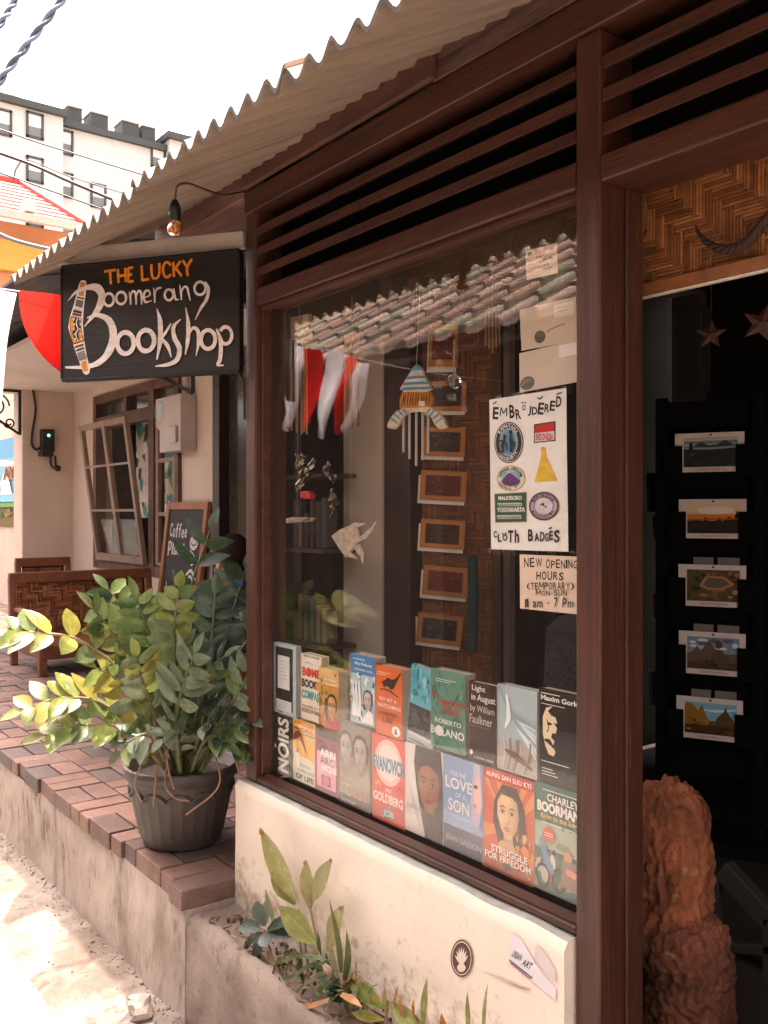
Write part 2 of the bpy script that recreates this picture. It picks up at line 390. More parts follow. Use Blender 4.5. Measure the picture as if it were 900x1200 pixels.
o = mb.build('soil', pm('soil_crumbs', attr=True, rough=.95)); tag(o, 'dark crumbly soil strip along the ledge under the cream wall', 'soil', kind='stuff')
mb = MB(); rnd = random.Random(11)
for i in range(800):
    x = rnd.uniform(-6.5, -1.6); y = 1.05-abs(rnd.gauss(0, .022))
    if rnd.random() < .12: y = rnd.uniform(.86, 1.04)
    r = rnd.uniform(.0015, .005)*(1 if rnd.random() < .95 else 1.6)
    mb.ball((x, y, gz(x, y)+r*.3), r, 5, 3, rnd.choice([(.20, .13, .09), (.3, .22, .16), (.45, .36, .28), (.38, .30, .23)]), sc=(1, rnd.uniform(.6, 1.3), .6))
tag(mb.build('gutter_litter', pm('grit', attr=True, rough=.95)), 'grit and dry leaf crumbs lying along the foot of the terrace wall', 'grit', kind='stuff')
mb = MB()
for (cx, cy, s_) in ((-2.42, .985, 1.0), (-2.28, .95, .7), (-2.20, 1.0, .85)):
    b0 = len(mb.v); mb.ball((cx, cy, .03), .045*s_, 10, 7, (.5, .42, .35), sc=(1.2, .9, .75))
    for i in range(b0, len(mb.v)):
        v = Vector(mb.v[i]); mb.v[i] = tuple(v+Vector((1, 1, .6))*(.02*mnoise.noise(v*28)))
mb.sm = [False]*len(mb.sm)
tag(mb.build('broken_concrete', pm('rubble', attr=True, rough=.95, bump=.6)), 'broken lumps of concrete in the gutter below the terrace corner', 'rubble')

# ------------------------------------------------------------------ the bookshop
shop = thing('bookshop', 'small open-fronted bookshop with dark red timber front and cream wall under its window', 'bookshop', (-1.65, F, 0))
mb = MB(); vs_ = []; nx, nz_ = 90, 30          # cream wall, uneven top edge
def wall_pt(i, k):
    x = WX0+(WX1-WX0)*i/nx; z = .24+(.655-.24)*k/nz_
    e = .004*mnoise.noise((x*9, 0, 5))
    return (x, F-.022+.003*mnoise.noise((x*6, z*6, 9))+(.010 if k == nz_ else 0), z+(e if k >= nz_-1 else 0))
for k in range(nz_+1):
    for i in range(nx+1): vs_.append(wall_pt(i, k))
mb.add(vs_, [(k*(nx+1)+i, k*(nx+1)+i+1, (k+1)*(nx+1)+i+1, (k+1)*(nx+1)+i) for k in range(nz_) for i in range(nx)], (1, 1, 1), 0, True)
top = [vs_[nz_*(nx+1)+i] for i in range(nx+1)]
mb.add(top+[(p[0], F+.02, p[2]+.002) for p in top], [(i, i+1, nx+2+i, nx+1+i) for i in range(nx)], (1, 1, 1), 1)
for xs, sgn in ((WX0, 1), (WX1, -1)):
    ii = 0 if sgn == 1 else nx; col = [vs_[k*(nx+1)+ii] for k in range(nz_+1)]
    mb.add(col+[(xs, F+.13, p[2]) for p in col], [(k, k+1, nz_+2+k, nz_+1+k) if sgn == -1 else (k+1, k, nz_+1+k, nz_+2+k) for k in range(nz_)])
mb.box((WX0+.01, F+.02, .0), (WX1-.01, F+.12, .652))
MORT = pm('mortar_edge', (.50, .46, .42), (.36, .33, .30), rough=.95, scale=20, bump=.6)
WALLM = pm('stained_cream_wall', (.80, .66, .55), (.74, .60, .49), rough=.85, scale=2.5, bump=.25, bscale=60, fine=.06, stain=(6, .66, .86, (.60, .45, .34)))
# dirt splashed up from the soil: a band of its own on the wall, thinning with height
t = WALLM.node_tree; b = t.nodes['Principled BSDF']; src = b.inputs['Base Color'].links[0].from_socket
tc = t.nodes.new('ShaderNodeTexCoord'); sx = t.nodes.new('ShaderNodeSeparateXYZ'); t.links.new(tc.outputs['Object'], sx.inputs[0])
mr = t.nodes.new('ShaderNodeMapRange'); mr.inputs[1].default_value = .50; mr.inputs[2].default_value = .33; t.links.new(sx.outputs['Z'], mr.inputs[0])
nn = t.nodes.new('ShaderNodeTexNoise'); nn.inputs['Scale'].default_value = 28; nn.inputs['Detail'].default_value = 10; nn.inputs['Roughness'].default_value = .75; t.links.new(tc.outputs['Object'], nn.inputs['Vector'])
m1 = t.nodes.new('ShaderNodeMath'); m1.operation = 'ADD'; t.links.new(nn.outputs[0], m1.inputs[0]); m2 = t.nodes.new('ShaderNodeMath'); m2.operation = 'MULTIPLY'; m2.inputs[1].default_value = .22; t.links.new(mr.outputs[0], m2.inputs[0]); t.links.new(m2.outputs[0], m1.inputs[1])
m3 = t.nodes.new('ShaderNodeMapRange'); m3.inputs[1].default_value = .60; m3.inputs[2].default_value = .82; t.links.new(m1.outputs[0], m3.inputs[0])
mx = t.nodes.new('ShaderNodeMix'); mx.data_type = 'RGBA'; t.links.new(m3.outputs[0], mx.inputs[0]); t.links.new(src, mx.inputs[6]); mx.inputs[7].default_value = (.33, .22, .15, 1); t.links.new(mx.outputs[2], b.inputs['Base Color'])
mb.build('sill_wall', [WALLM, MORT], shop)

def wbox(name, a, b, mat, bev=.005):
    mb = MB(); mb.box(a, b); return mb.build(name, mat, shop, bevel=bev, seg=3)
LX0, LX1 = -2.255, -2.202          # left post
RX0, RX1 = -1.066, -1.012          # right post
FRX = 1.3
wbox('post', (LX0, F, .662), (LX1, F+.10, 2.284), WOODV)
wbox('post', (RX0, F, .10), (RX1, F+.108, 2.2205), WOODV)
mb = MB(); mb.box((RX1+.001, F+.062, .10), (RX1+.008, F+.106, 1.958)); mb.build('door_stop', WOODV, shop, bevel=.002)
wbox('bottom_rail', (LX1+.001, F+.002, .662), (RX0-.001, F+.048, .677), WOODH)
mb = MB(); y0 = F+.010
mb.prism([(LX1+.002, y0, .678), (LX1+.002, y0+.024, .683), (LX1+.002, y0+.027, .683), (LX1+.002, y0+.027, .678)], (RX0-LX1-.004, 0, 0)); mb.build('sill_bead', WOODH, shop, bevel=.002)
wbox('head_rail', (LX1+.001, F+.001, 1.962), (RX0-.001, F+.10, 2.010), WOODH)
mb = MB(); mb.box((LX1+.014, F+.012, 1.948), (RX0-.003, F+.036, 1.961)); mb.box((LX1+.001, F+.016, .684), (LX1+.013, F+.05, 1.961)); mb.box((RX0-.010, F+.018, .684), (RX0-.0005, F+.05, 1.947)); mb.build('glazing_bead', WOODH, shop, bevel=.002)
mb = MB(); mb.box((LX1+.0135, F+.0385, .6775), (RX0-.0105, F+.0425, 1.947)); mb.build('window_glass', GLASS, shop)
wbox('top_beam', (LX0, F-.006, 2.222), (FRX, F+.10, 2.284), WOODH)
wbox('lintel', (RX1+.001, F-.002, 1.958), (FRX, F+.118, 2.004), WOODH)
def louvers(x0, x1, zs):
    mb = MB()
    for z in zs:
        mb.prism([(x0, F+.003, z-.012), (x0, F+.003, z+.012), (x0, F+.060, z+.036), (x0, F+.060, z+.016)], (x1-x0, 0, 0))
    return mb.build('louver', WOODH, shop, bevel=.002)
louvers(LX1+.001, RX0-.001, (2.166, 2.110, 2.054)); louvers(RX1+.001, FRX, (2.160, 2.104, 2.047))
mb = MB(); mb.box((LX1, F+.085, 2.011), (FRX, F+.095, 2.221)); mb.build('louver_shade_board', BLACKP, shop)  # black board stands in for the dark interior behind the slats
mb = MB(); mb.box((-2.24, F-.022, 2.287), (-1.43, F-.007, 2.345)); mb.build('fascia_board', pm('red_board', (.13, .052, .036), (.07, .03, .023), rough=.6, scale=5, stretch=(.6, 6, 6), bump=.4, bscale=14, stain=(8, .6, .75, (.05, .028, .022))), shop, bevel=.003)
mb = MB(); mb.box((-1.445, F-.005, 2.287), (FRX, F+.012, 2.36)); mb.build('fascia_board', ROUGHW, shop, bevel=.003)
mb = MB(); mb.box((-2.86, F-.01, 2.268), (LX0-.002, F+.10, 2.335)); mb.build('wall_plate', pm('pale_red_board', (.24, .11, .078), (.13, .058, .042), rough=.7, scale=5, stretch=(.6, 6, 6), bump=.4, bscale=14), shop, bevel=.004)

# corrugated roof
EY, EZ, SL = .76, 2.08, .5540
def roofz(y): return EZ+SL*(y-EY)
ROOF = pm('fibre_cement_sheet', (.37, .265, .195), (.27, .19, .14), rough=.9, scale=5, stretch=(14, .9, .9), bump=.35, bscale=16, fine=.10, stain=(3, .62, .8, (.24, .175, .135)))
PITCH = .064
REDGE = pm('weathered_shaded_edge', (.085, .075, .072), (.045, .04, .038), rough=.95, scale=40)  # old dirty sheet ends, coloured darker still for their backlit shade
def corr(mb, x0, x1, y0, y1, zof, th=.009, amp=.0135, zfun=roofz, per=10):
    n = int((x1-x0)/PITCH*per); ny = 8; up = []; lo = []
    for j in range(ny+1):
        y = y0+(y1-y0)*j/ny
        for i in range(n+1):
            x = x0+(x1-x0)*i/n; a = amp*math.sin(2*math.pi*x/PITCH)+.003*mnoise.noise((x*4, y*3, 0))
            yy = y + (.004*mnoise.noise((x*21, 0, 4)) if j == 0 else 0)
            lo.append((x, yy, zfun(y)+a+zof)); up.append((x, yy, zfun(y)+a+zof+th))
    m = n+1; N = len(lo); q = [(j*m+i, j*m+i+1, (j+1)*m+i+1, (j+1)*m+i) for j in range(ny) for i in range(n)]
    mb.add(lo+up, [f[::-1] for f in q]+[tuple(N+k for k in f) for f in q], (1, 1, 1), 0, True)
    mb.add([lo[i] for i in range(m)]+[up[i] for i in range(m)], [(i, i+1, m+i+1, m+i) for i in range(n)], (1, 1, 1), 1)
    for i in (0, n):
        c = [lo[j*m+i] for j in range(ny+1)]+[up[j*m+i] for j in range(ny+1)]
        mb.add(c, [(j, j+1, ny+2+j, ny+1+j) for j in range(ny)])
for x0, x1, zo, e in ((-2.87, -1.885, .010, 0), (-1.915, -1.262, .020, -.004), (-1.292, -.30, .010, -.002), (-.33, 1.5, .020, -.012)):
    mb = MB(); corr(mb, x0, x1, EY+e, 3.5, zo); mb.build('roof_sheet', [ROOF, REDGE], shop)
mb = MB()
for x in (-2.6, -1.9, -1.2, -.4, .4, 1.2): mb.prism([(x, 1.33, roofz(1.33)-.075), (x, 1.33, roofz(1.33)-.012), (x, 3.5, roofz(3.5)-.012), (x, 3.5, roofz(3.5)-.075)], (.04, 0, 0))
mb.build('rafter', ROUGHW, shop)
# room behind
mb = MB()
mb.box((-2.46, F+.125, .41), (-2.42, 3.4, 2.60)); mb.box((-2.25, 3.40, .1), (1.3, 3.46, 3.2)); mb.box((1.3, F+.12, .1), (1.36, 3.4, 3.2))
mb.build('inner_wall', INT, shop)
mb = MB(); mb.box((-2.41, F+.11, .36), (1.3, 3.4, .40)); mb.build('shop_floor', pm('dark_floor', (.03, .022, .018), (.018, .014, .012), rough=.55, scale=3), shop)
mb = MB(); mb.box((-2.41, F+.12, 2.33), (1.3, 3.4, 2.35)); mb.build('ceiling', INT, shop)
mb = MB(); mb.box((-1.0, .95, .0), (1.3, F+.11, .36)); mb.build('door_step', RISER, shop, bevel=.006)

def weave(mb, o, ux, uz, w, h, c, cols, lo=2, seed=1, rot=1):
    rnd = random.Random(seed); ux = Vector(ux).normalized(); uz = Vector(uz).normalized(); n = ux.cross(uz); o = Vector(o)
    nx, nz = int(w/c), int(h/c)
    top = lambda i, j: ((i + rot*j) % (2*lo)) < lo
    def strip(u0, u1, v0, v1, d, col):
        a = .0011; e = .0005
        pts = [o+ux*u0+uz*v0+n*(d-a), o+ux*u1+uz*v0+n*(d-a), o+ux*u1+uz*v1+n*(d-a), o+ux*u0+uz*v1+n*(d-a)]
        um, vm = (u0+u1)/2, (v0+v1)/2; s_ = .8
        q = [o+ux*(um+(uu-um)*s_)+uz*(vm+(vv-vm)*s_)+n*d for uu, vv in ((u0, v0), (u1, v0), (u1, v1), (u0, v1))]
        mb.add(pts+q, [(4, 5, 6, 7), (0, 1, 5, 4), (1, 2, 6, 5), (2, 3, 7, 6), (3, 0, 4, 7)], col)
    mb.add([o-n*.0015, o+ux*w-n*.0015, o+ux*w+uz*h-n*.0015, o+uz*h-n*.0015], [(0, 1, 2, 3)], tuple(q*.12 for q in cols[0]))
    def runs(f, n_):
        k = 0
        while k < n_:
            if f(k):
                e = k
                while e < n_ and f(e): e += 1
                yield k, e; k = e
            else: k += 1
    for i in range(nx):
        for a, b in runs(lambda j: top(i, j), nz):
            for s_ in range(3):
                k = rnd.uniform(.72, 1.15); col = tuple(q*k for q in rnd.choice(cols)); jt = rnd.uniform(-.1, .1)*c
                strip((i+s_/3+.03)*c, (i+(s_+1)/3-.02)*c, a*c+jt, b*c+jt, .0018, col)
    for j in range(nz):
        for a, b in runs(lambda i: not top(i, j), nx):
            for s_ in range(3):
                k = rnd.uniform(.72, 1.15); col = tuple(q*k for q in rnd.choice(cols)); jt = rnd.uniform(-.1, .1)*c
                strip(a*c+jt, b*c+jt, (j+s_/3+.03)*c, (j+(s_+1)/3-.02)*c, .0012, col)
BAM = [(.36, .13, .042), (.30, .105, .034), (.42, .16, .055), (.23, .08, .027)]
mb = MB(); weave(mb, (RX1-.055, F+.150, 1.812), (1, 0, 0), (0, 0, 1), 1.1, .22, .019, BAM, 3, 4, 1)
mb.build('woven_panel', STRAND, shop)
mb = MB(); mb.box((RX1-.05, F+.138, 1.788), (FRX, F+.152, 1.8105), (.27, .095, .03)); mb.box((RX1-.05, F+.137, 1.784), (FRX, F+.150, 1.7875), (.75, .62, .5)); mb.build('panel_batten_and_gap', STRAND, shop, bevel=.002)  # batten, plus a pale strip painted in for the bright gap below
# woven strip high behind the window and rafters seen through the glass
mb = MB(); weave(mb, (-2.18, F+.42, 1.93), (1, 0, 0), (0, .25, 1), 1.5, .36, .026, [(.20, .075, .03), (.15, .06, .025)], 3, 9, 1); mb.build('woven_panel', STRAND, shop)

# ------------------------------------------------------------------ cafe next door
CY = 2.80
CAFEW = pm('beige_render', (.60, .48, .40), (.52, .41, .335), rough=.9, scale=2, bump=.25, bscale=40, fine=.06, stain=(4, .66, .85, (.40, .30, .24)))
cafe = thing('cafe_building', 'beige rendered cafe behind the brick terrace, set back from the bookshop front', 'cafe', (-6, CY, TZ))
def xw(px, Y=CY): return P(px, 600, Y=Y).x
wx0, wx1 = xw(113), xw(213); dx0, dx1 = xw(255), -2.9
ztop = 2.52; zs_, zt_ = .92, 2.40
mb = MB()
mb.box((-8.5, CY, TZ-.1), (wx0, CY+.14, 2.9)); mb.box((wx0, CY, TZ-.1), (wx1, CY+.14, zs_)); mb.box((wx0, CY, zt_), (wx1, CY+.14, 2.9)); mb.box((wx1, CY, TZ-.1), (dx0, CY+.14, 2.9)); mb.box((dx0, CY, 2.45), (-2.26, CY+.14, 2.9)); mb.box((dx1, CY, TZ-.1), (-2.26, CY+.14, 2.449))
mb.build('front_wall', CAFEW, cafe)
ey = P(26, 600, X=-8.5).y
mb = MB(); mb.box((-8.78, ey, TZ-.1), (-8.502, CY+.14, 2.9)); mb.build('end_wall', CAFEW, cafe, bevel=.01)
SOFF = pm('pale_soffit', (.62, .53, .46), (.55, .46, .40), rough=.85, scale=2)
mb = MB(); mb.box((-8.9, 1.72, 2.50), (-4.4, CY-.001, 2.53)); mb.build('soffit', SOFF, cafe)
GREYR = pm('grey_roof_sheet', (.10, .09, .085), (.06, .055, .05), rough=.7, scale=3, stretch=(1, 6, 1), bump=.3)
mb = MB()
for k in range(7):
    xa = -8.9+k*.85; mb.prism([(xa, 1.25, 2.535+.01*(k % 2)), (xa, 1.25, 2.55+.01*(k % 2)), (xa, 3.6, 3.16), (xa, 3.6, 3.145)], (.87, 0, 0))
mb.build('roof', GREYR, cafe)
mb = MB()
for k in range(3):
    xa = -4.05+k*.46; zz_ = .012*(k % 2); mb.prism([(xa, 1.36, 2.49+zz_), (xa, 1.36, 2.505+zz_), (xa, 1.95, 2.58+zz_), (xa, 1.95, 2.565+zz_)], (.48, 0, 0))
mb.build('lean_to_roof', GREYR, cafe)
mb = MB()
for x in (-4.2, -3.6, -3.0): mb.bar((x, 1.55, 2.53), (x, 3.0, 2.96), .05, .07)
mb.bar((-4.4, 1.60, 2.50), (-2.7, 1.60, 2.50), .05, .08); mb.bar((-4.4, 2.2, 2.66), (-2.5, 2.2, 2.66), .05, .06)
mb.build('rafter', pm('grey_brown_timber', (.12, .085, .07), (.07, .05, .042), rough=.8, scale=5), cafe)
# window: frame, transom lights, one hinged-out sash, fixed light
CW = pm('brown_window_wood', (.12, .055, .038), (.08, .036, .027), rough=.5, scale=6)
zm = P(150, 490, Y=CY).z
mb = MB(); y0, y1 = CY-.03, CY+.06
m1, m2 = xw(150), xw(181)
for a, b in ((wx0, wx0+.07), (m2-.05, m2+.05), (wx1-.06, wx1)): mb.box((a, y0, zs_), (b, y1, zt_))
for a, b in ((zs_, zs_+.07), (zm-.05, zm+.05), (zt_-.07, zt_)): mb.box((wx0+.071, y0+.003, a), (wx1-.061, y1-.003, b))
mb.box((m1-.03, y0+.005, zm+.051), (m1+.03, y1-.005, zt_-.071))
wf = mb.build('window', CW, cafe)
mb = MB(); mb.box((wx0+.06, CY+.02, zm+.04), (wx1-.05, CY+.028, zt_-.06)); mb.build('transom_pane', DGLASS, wf)
SASH = pm('brown_sash_paint', (.27, .18, .135), (.20, .135, .10), rough=.6, scale=8)
def sash(px0, px1, out, mullions=True):
    xa, xb = xw(px0), xw(px1); z0, z1 = zs_+.08, zm-.03; tilt = math.atan2(out, z1-z0)
    M = Matrix.Translation((0, CY-.035, z0)) @ Matrix.Rotation(tilt, 4, 'X'); H = (z1-z0)/math.cos(tilt); mb = MB(); t_ = .045
    xm = xa+(xb-xa)*.54
    for a, b in ((xa, xa+t_), (xm-.03, xm+.03), (xb-t_, xb)): mb.box((a, -.035, 0), (b, 0, H), M=M)
    for a, b in ((0, .06), (H*.36, H*.36+.02), (H*.68, H*.68+.02), (H-.05, H)): mb.box((xa+.001, -.033, a+.001), (xb-.001, -.003, b-.001), M=M)
    f = mb.build('sash', SASH, wf)
    mb = MB(); mb.box((xa+.02, -.02, .02), (xb-.02, -.014, H-.02), M=M); mb.build('pane', SGLASS, f)
sash(122, 178, .15)
mb = MB(); xa, xb = xw(185), wx1-.062
for a, b in ((xa, xa+.05), (xb-.05, xb)): mb.box((a, CY-.02, zs_+.08), (b, CY+.01, zm-.055))
for z in (zs_+.075, zs_+.45, zs_+.85, zm-.10): mb.box((xa+.051, CY-.018, z), (xb-.051, CY+.008, z+.03))
f = mb.build('sash', SASH, wf); mb = MB(); mb.box((xa, CY-.008, zs_+.08), (xb, CY-.002, zm-.06)); mb.build('pane', SGLASS, f)
# room behind the cafe window
mb = MB(); mb.box((-8.4, 4.2, .3), (-2.3, 4.26, 2.9)); mb.box((-8.4, CY+.15, .3), (-8.3, 4.2, 2.9)); mb.box((-8.4, CY+.15, .28), (-2.3, 4.2, .32)); mb.box((-8.4, CY+.15, 2.88), (-2.3, 4.2, 2.95)); mb.build('inner_wall', pm('cafe_room', (.07, .055, .045), (.045, .035, .03), rough=.9), cafe)
VOR = bpy.data.materials.new('mosaic_cloth'); VOR.use_nodes = True; t = VOR.node_tree; v = t.nodes.new('ShaderNodeTexVoronoi'); v.inputs['Scale'].default_value = 13; cr_ = t.nodes.new('ShaderNodeValToRGB')
tc = t.nodes.new('ShaderNodeTexCoord'); t.links.new(tc.outputs['Object'], v.inputs['Vector']); sp = t.nodes.new('ShaderNodeSeparateColor'); t.links.new(v.outputs['Color'], sp.inputs[0]); t.links.new(sp.outputs[0], cr_.inputs[0])
e = cr_.color_ramp.elements; e[0].color = (.55, .5, .45, 1); e[1].color = (.03, .25, .28, 1); e[1].position = .85
for p_, c_ in ((.35, (.05, .04, .04, 1)), (.5, (.7, .65, .6, 1)), (.7, (.1, .3, .12, 1))): q = e.new(p_); q.color = c_
cr_.color_ramp.interpolation = 'CONSTANT'; t.links.new(cr_.outputs[0], t.nodes['Principled BSDF'].inputs['Base Color'])
mb = MB(); mb.box((-7.6, 3.05, 1.35), (-5.9, 3.08, 2.2)); mb.build('mosaic_screen', VOR, cafe)  # pebbly mosaic, its colours also standing in for reflections in the panes
# door frame and dark glazed door
mb = MB(); mb.box((dx0, CY-.04, TZ), (dx0+.10, CY+.12, 2.449)); mb.box((dx0+.62, CY-.04, TZ), (dx0+.68, CY+.12, 2.449)); mb.box((dx0+.101, CY-.03, 2.36), (dx1, CY+.11, 2.448)); dfm = mb.build('door_frame', pm('black_brown_frame', (.035, .022, .018), rough=.4), cafe, bevel=.004)
mb = MB(); mb.box((dx0+.12, CY+.03, TZ+.02), (dx1, CY+.04, 2.355)); mb.build('door_glass', pm('brown_dark_pane', (.055, .045, .03), (.03, .025, .018), rough=.12, scale=2, bump=0), dfm)
# ------------------------------------------------------------------ hanging shop sign
W0 = hx('E9D9D2'); ORG = hx('F08A24'); SBK = (.020, .015, .013)
sR = Vector((-2.245, 1.195, 0)); sd_ = Vector((-.817, -.577, 0)).normalized(); SL_ = .577
z1r, z0r = 2.122, 1.787
sign = thing('shop_sign', 'black hand-painted hanging bookshop sign with white lettering and an orange boomerang', 'sign', (sR.x+sd_.x*SL_/2, sR.y+sd_.y*SL_/2, z0r))
lo = sR + sd_*SL_ + Vector((0, 0, z0r)); ux = -sd_*SL_; uz = Vector((0, 0, z1r-z0r)); nf = ux.cross(uz).normalized()   # faces the viewer's side
mb = MB(); mb.prism([lo, lo+ux, lo+ux+uz, lo+uz], -nf*.022, SBK)
mb.build('board', pm('sign_black', (.022, .017, .015), (.014, .011, .010), rough=.45, scale=6, stretch=(1, 1, 5), bump=.3, bscale=30, stain=(14, .66, .76, (.05, .038, .032))), sign, bevel=.002)
mb = MB(); e = nf*.006
for a, b in ((lo, lo+ux), (lo+uz, lo+ux+uz)): mb.bar(a-e*1.9, b-e*1.9, .028, .008, (.03, .022, .02), up=(0, 0, 1))
for a in (lo, lo+ux): mb.bar(a+Vector((0, 0, .005))-e*1.9, a+uz-Vector((0, 0, .005))-e*1.9, .007, .028, (.03, .022, .02), up=nf)
mb.build('frame', BLACKP, sign, bevel=.002)
Q = ((55, 135), (855, 85), (60, 615), (855, 570))
mb = MB(); A = Art(mb, lo+nf*.0006, ux, uz, Q, step=.00008)
S = lambda pts, ws, col=W0: A.stroke(pts, ws, col)
for pts in ([(258, 160), (312, 154)], [(286, 157), (290, 213)], [(322, 151), (326, 209)], [(356, 147), (360, 206)], [(324, 181), (358, 177)], [(370, 147), (372, 207)], [(370, 149), (393, 146)], [(371, 177), (388, 174)], [(372, 205), (395, 202)],
            [(431, 139), (435, 202)], [(434, 200), (466, 196)], [(475, 135), (477, 170), (483, 190), (496, 194), (508, 184), (512, 160), (511, 131)], [(562, 142), (552, 131), (539, 130), (529, 145), (529, 170), (538, 187), (551, 188), (563, 178)],
            [(573, 128), (577, 189)], [(606, 125), (578, 160)], [(584, 152), (611, 187)], [(615, 122), (635, 152)], [(655, 118), (635, 152), (637, 187)]):
    A.stroke(pts, 11, ORG)
mb.build('top_lettering', PAINT, sign)
mb = MB(); A = Art(mb, lo+nf*.0007, ux, uz, Q, step=.00008)
def ringL(cx, cy, rx, ry, w, a0=0, a1=360): A.ring(cx, cy, rx, ry, w, W0, a0, a1)
# boomerang emblem
A2 = A
out = [(142, 207), (150, 196), (162, 194), (173, 199), (177, 214), (170, 270), (163, 320), (160, 375), (166, 440), (180, 510), (196, 566), (192, 584), (178, 591), (164, 582), (140, 525), (112, 455), (91, 392), (98, 350), (118, 290)]
emb_mb = MB(); E = Art(emb_mb, lo+nf*.0007, ux, uz, Q, step=.00008); E.poly(out, hx('EDE4E0'))
ci = (138, 392)
def inset(pts, k): return [(x+(cx-x)*k, y+(cy-y)*k) for (x, y), (cx, cy) in pts]
spine = cr([(160, 203, 0), (148, 270, 0), (132, 340, 0), (126, 392, 0), (142, 460, 0), (165, 530, 0), (180, 580, 0)], 10)
def seg(t0, t1, w, col):
    n = len(spine)-1; pts = [(lambda q: spine[min(int(q), n-1)].lerp(spine[min(int(q), n-1)+1], q-min(int(q), n-1)))(t0*n+(t1-t0)*n*k/5) for k in range(6)]; E.stroke([(p.x, p.y) for p in pts], w, col, smooth=False)
OR2 = hx('E08A1C'); DK = (.02, .016, .014)
seg(0, .14, 24, OR2); seg(.155, .17, 34, DK); seg(.185, .25, 36, hx('8B7A72')); 
for k in range(5): seg(.19+k*.013, .195+k*.013, 34, DK)
seg(.265, .28, 38, hx('D8CCC6')); seg(.285, .31, 42, DK); seg(.315, .345, 44, hx('8E2A24')); seg(.36, .66, 54, DK); seg(.37, .65, 48, OR2)
E.stroke([(140, 352), (130, 375), (140, 395), (126, 415), (138, 445)], [22, 30, 22, 30, 18], DK); E.stroke([(138, 350), (130, 375), (138, 398), (128, 420), (138, 448)], [3, 5, 5, 5, 3], W0)
for k in range(5):
    for sx_ in (-15, 15): E.ell(133+sx_+k*2-(4 if k == 2 else 0), 358+k*21, 4, 4.5, W0, 8)
seg(.68, .70, 44, hx('8E2A24')); seg(.715, .73, 40, DK); seg(.745, .83, 38, hx('A89A92'))
for k in range(5): seg(.75+k*.016, .756+k*.016, 36, DK)
seg(.85, .985, 24, OR2)
emb_mb.build('boomerang_emblem', PAINT, sign)
A.k = 24; A.wob = .16
S([(90, 281), (128, 245), (180, 226), (228, 228), (250, 262), (236, 312), (205, 350), (168, 390)], [2, 13, 22, 34, 33, 30, 16, 2])
S([(182, 352), (232, 342), (284, 364), (305, 420), (288, 488), (240, 538), (170, 558), (80, 560)], [6, 18, 30, 34, 34, 24, 17, 8])
ringL(283, 278, 23, 26, 11); ringL(340, 272, 23, 25, 11)
S([(377, 246), (382, 270), (384, 300)], [4, 10, 7]); S([(381, 272), (392, 246), (404, 250), (408, 272), (409, 300)], [4, 9, 10, 9, 6]); S([(408, 270), (418, 245), (429, 248), (433, 270), (434, 300)], [4, 9, 10, 9, 5])
S([(446, 272), (470, 262), (466, 244), (450, 246), (443, 268), (452, 290), (480, 284)], [4, 7, 8, 9, 11, 10, 3])
S([(487, 232), (492, 260), (493, 294)], [4, 10, 6]); S([(492, 262), (502, 238), (522, 232)], [4, 9, 8])
ringL(556, 262, 19, 22, 10); S([(576, 236), (581, 262), (586, 280), (600, 282)], [8, 9, 9, 4])
S([(603, 222), (609, 250), (611, 284)], [4, 10, 6]); S([(610, 254), (622, 232), (636, 234), (643, 260), (650, 286)], [4, 9, 10, 9, 4])
ringL(692, 238, 24, 26, 11); S([(714, 212), (728, 240), (722, 280), (696, 318), (672, 364)], [8, 14, 14, 11, 3])
ringL(362, 458, 38, 44, 20); ringL(455, 448, 37, 43, 20)
S([(503, 318), (518, 370), (518, 450), (504, 526)], [3, 22, 22, 5]); S([(566, 378), (545, 412), (522, 440)], [6, 12, 14]); S([(522, 438), (552, 470), (568, 516)], [12, 17, 4])
S([(609, 362), (578, 392), (582, 436), (604, 480), (594, 524), (556, 545), (498, 553)], [4, 17, 20, 22, 20, 16, 6])
S([(631, 315), (642, 380), (640, 450), (629, 505)], [3, 18, 18, 4]); S([(640, 432), (662, 398), (684, 410), (687, 455), (676, 511)], [5, 14, 17, 16, 3])
ringL(728, 444, 31, 38, 17)
S([(764, 402), (782, 450), (780, 520), (770, 545), (796, 548)], [8, 18, 17, 13, 4]); ringL(803, 428, 26, 34, 14, -150, 150)
mb.build('lettering', PAINT, sign)
mb = MB(); h = lo+uz+Vector((0, 0, .036))-nf*.035; mb.bar(h-ux*.06, h+ux*1.0, .03, .045, (.5, .42, .36)); 
mb.build('batten', pm('pale_batten', (.47, .39, .33), (.36, .29, .24), rough=.8, scale=7), sign, bevel=.003)
mb = MB(); q = lo+ux*.72-nf*.03
mb.bar(q+Vector((0, 0, -.002)), q+Vector((0, 0, -.05)), .012, .012); mb.bar(q+Vector((0, 0, -.05)), q-ux*.16+Vector((0, 0, 0)), .010, .010)
mb.build('bracket', IRON, sign); mb = MB()
mb.tube(cr([lo+ux*.98-nf*.03+Vector((0, 0, -.0)), lo+ux*1.0-nf*.03+Vector((0, 0, -.03)), lo+ux*1.005-nf*.03+Vector((0, 0, -.13))], 5), .004)
mb.build('bent_rod', IRON, sign)

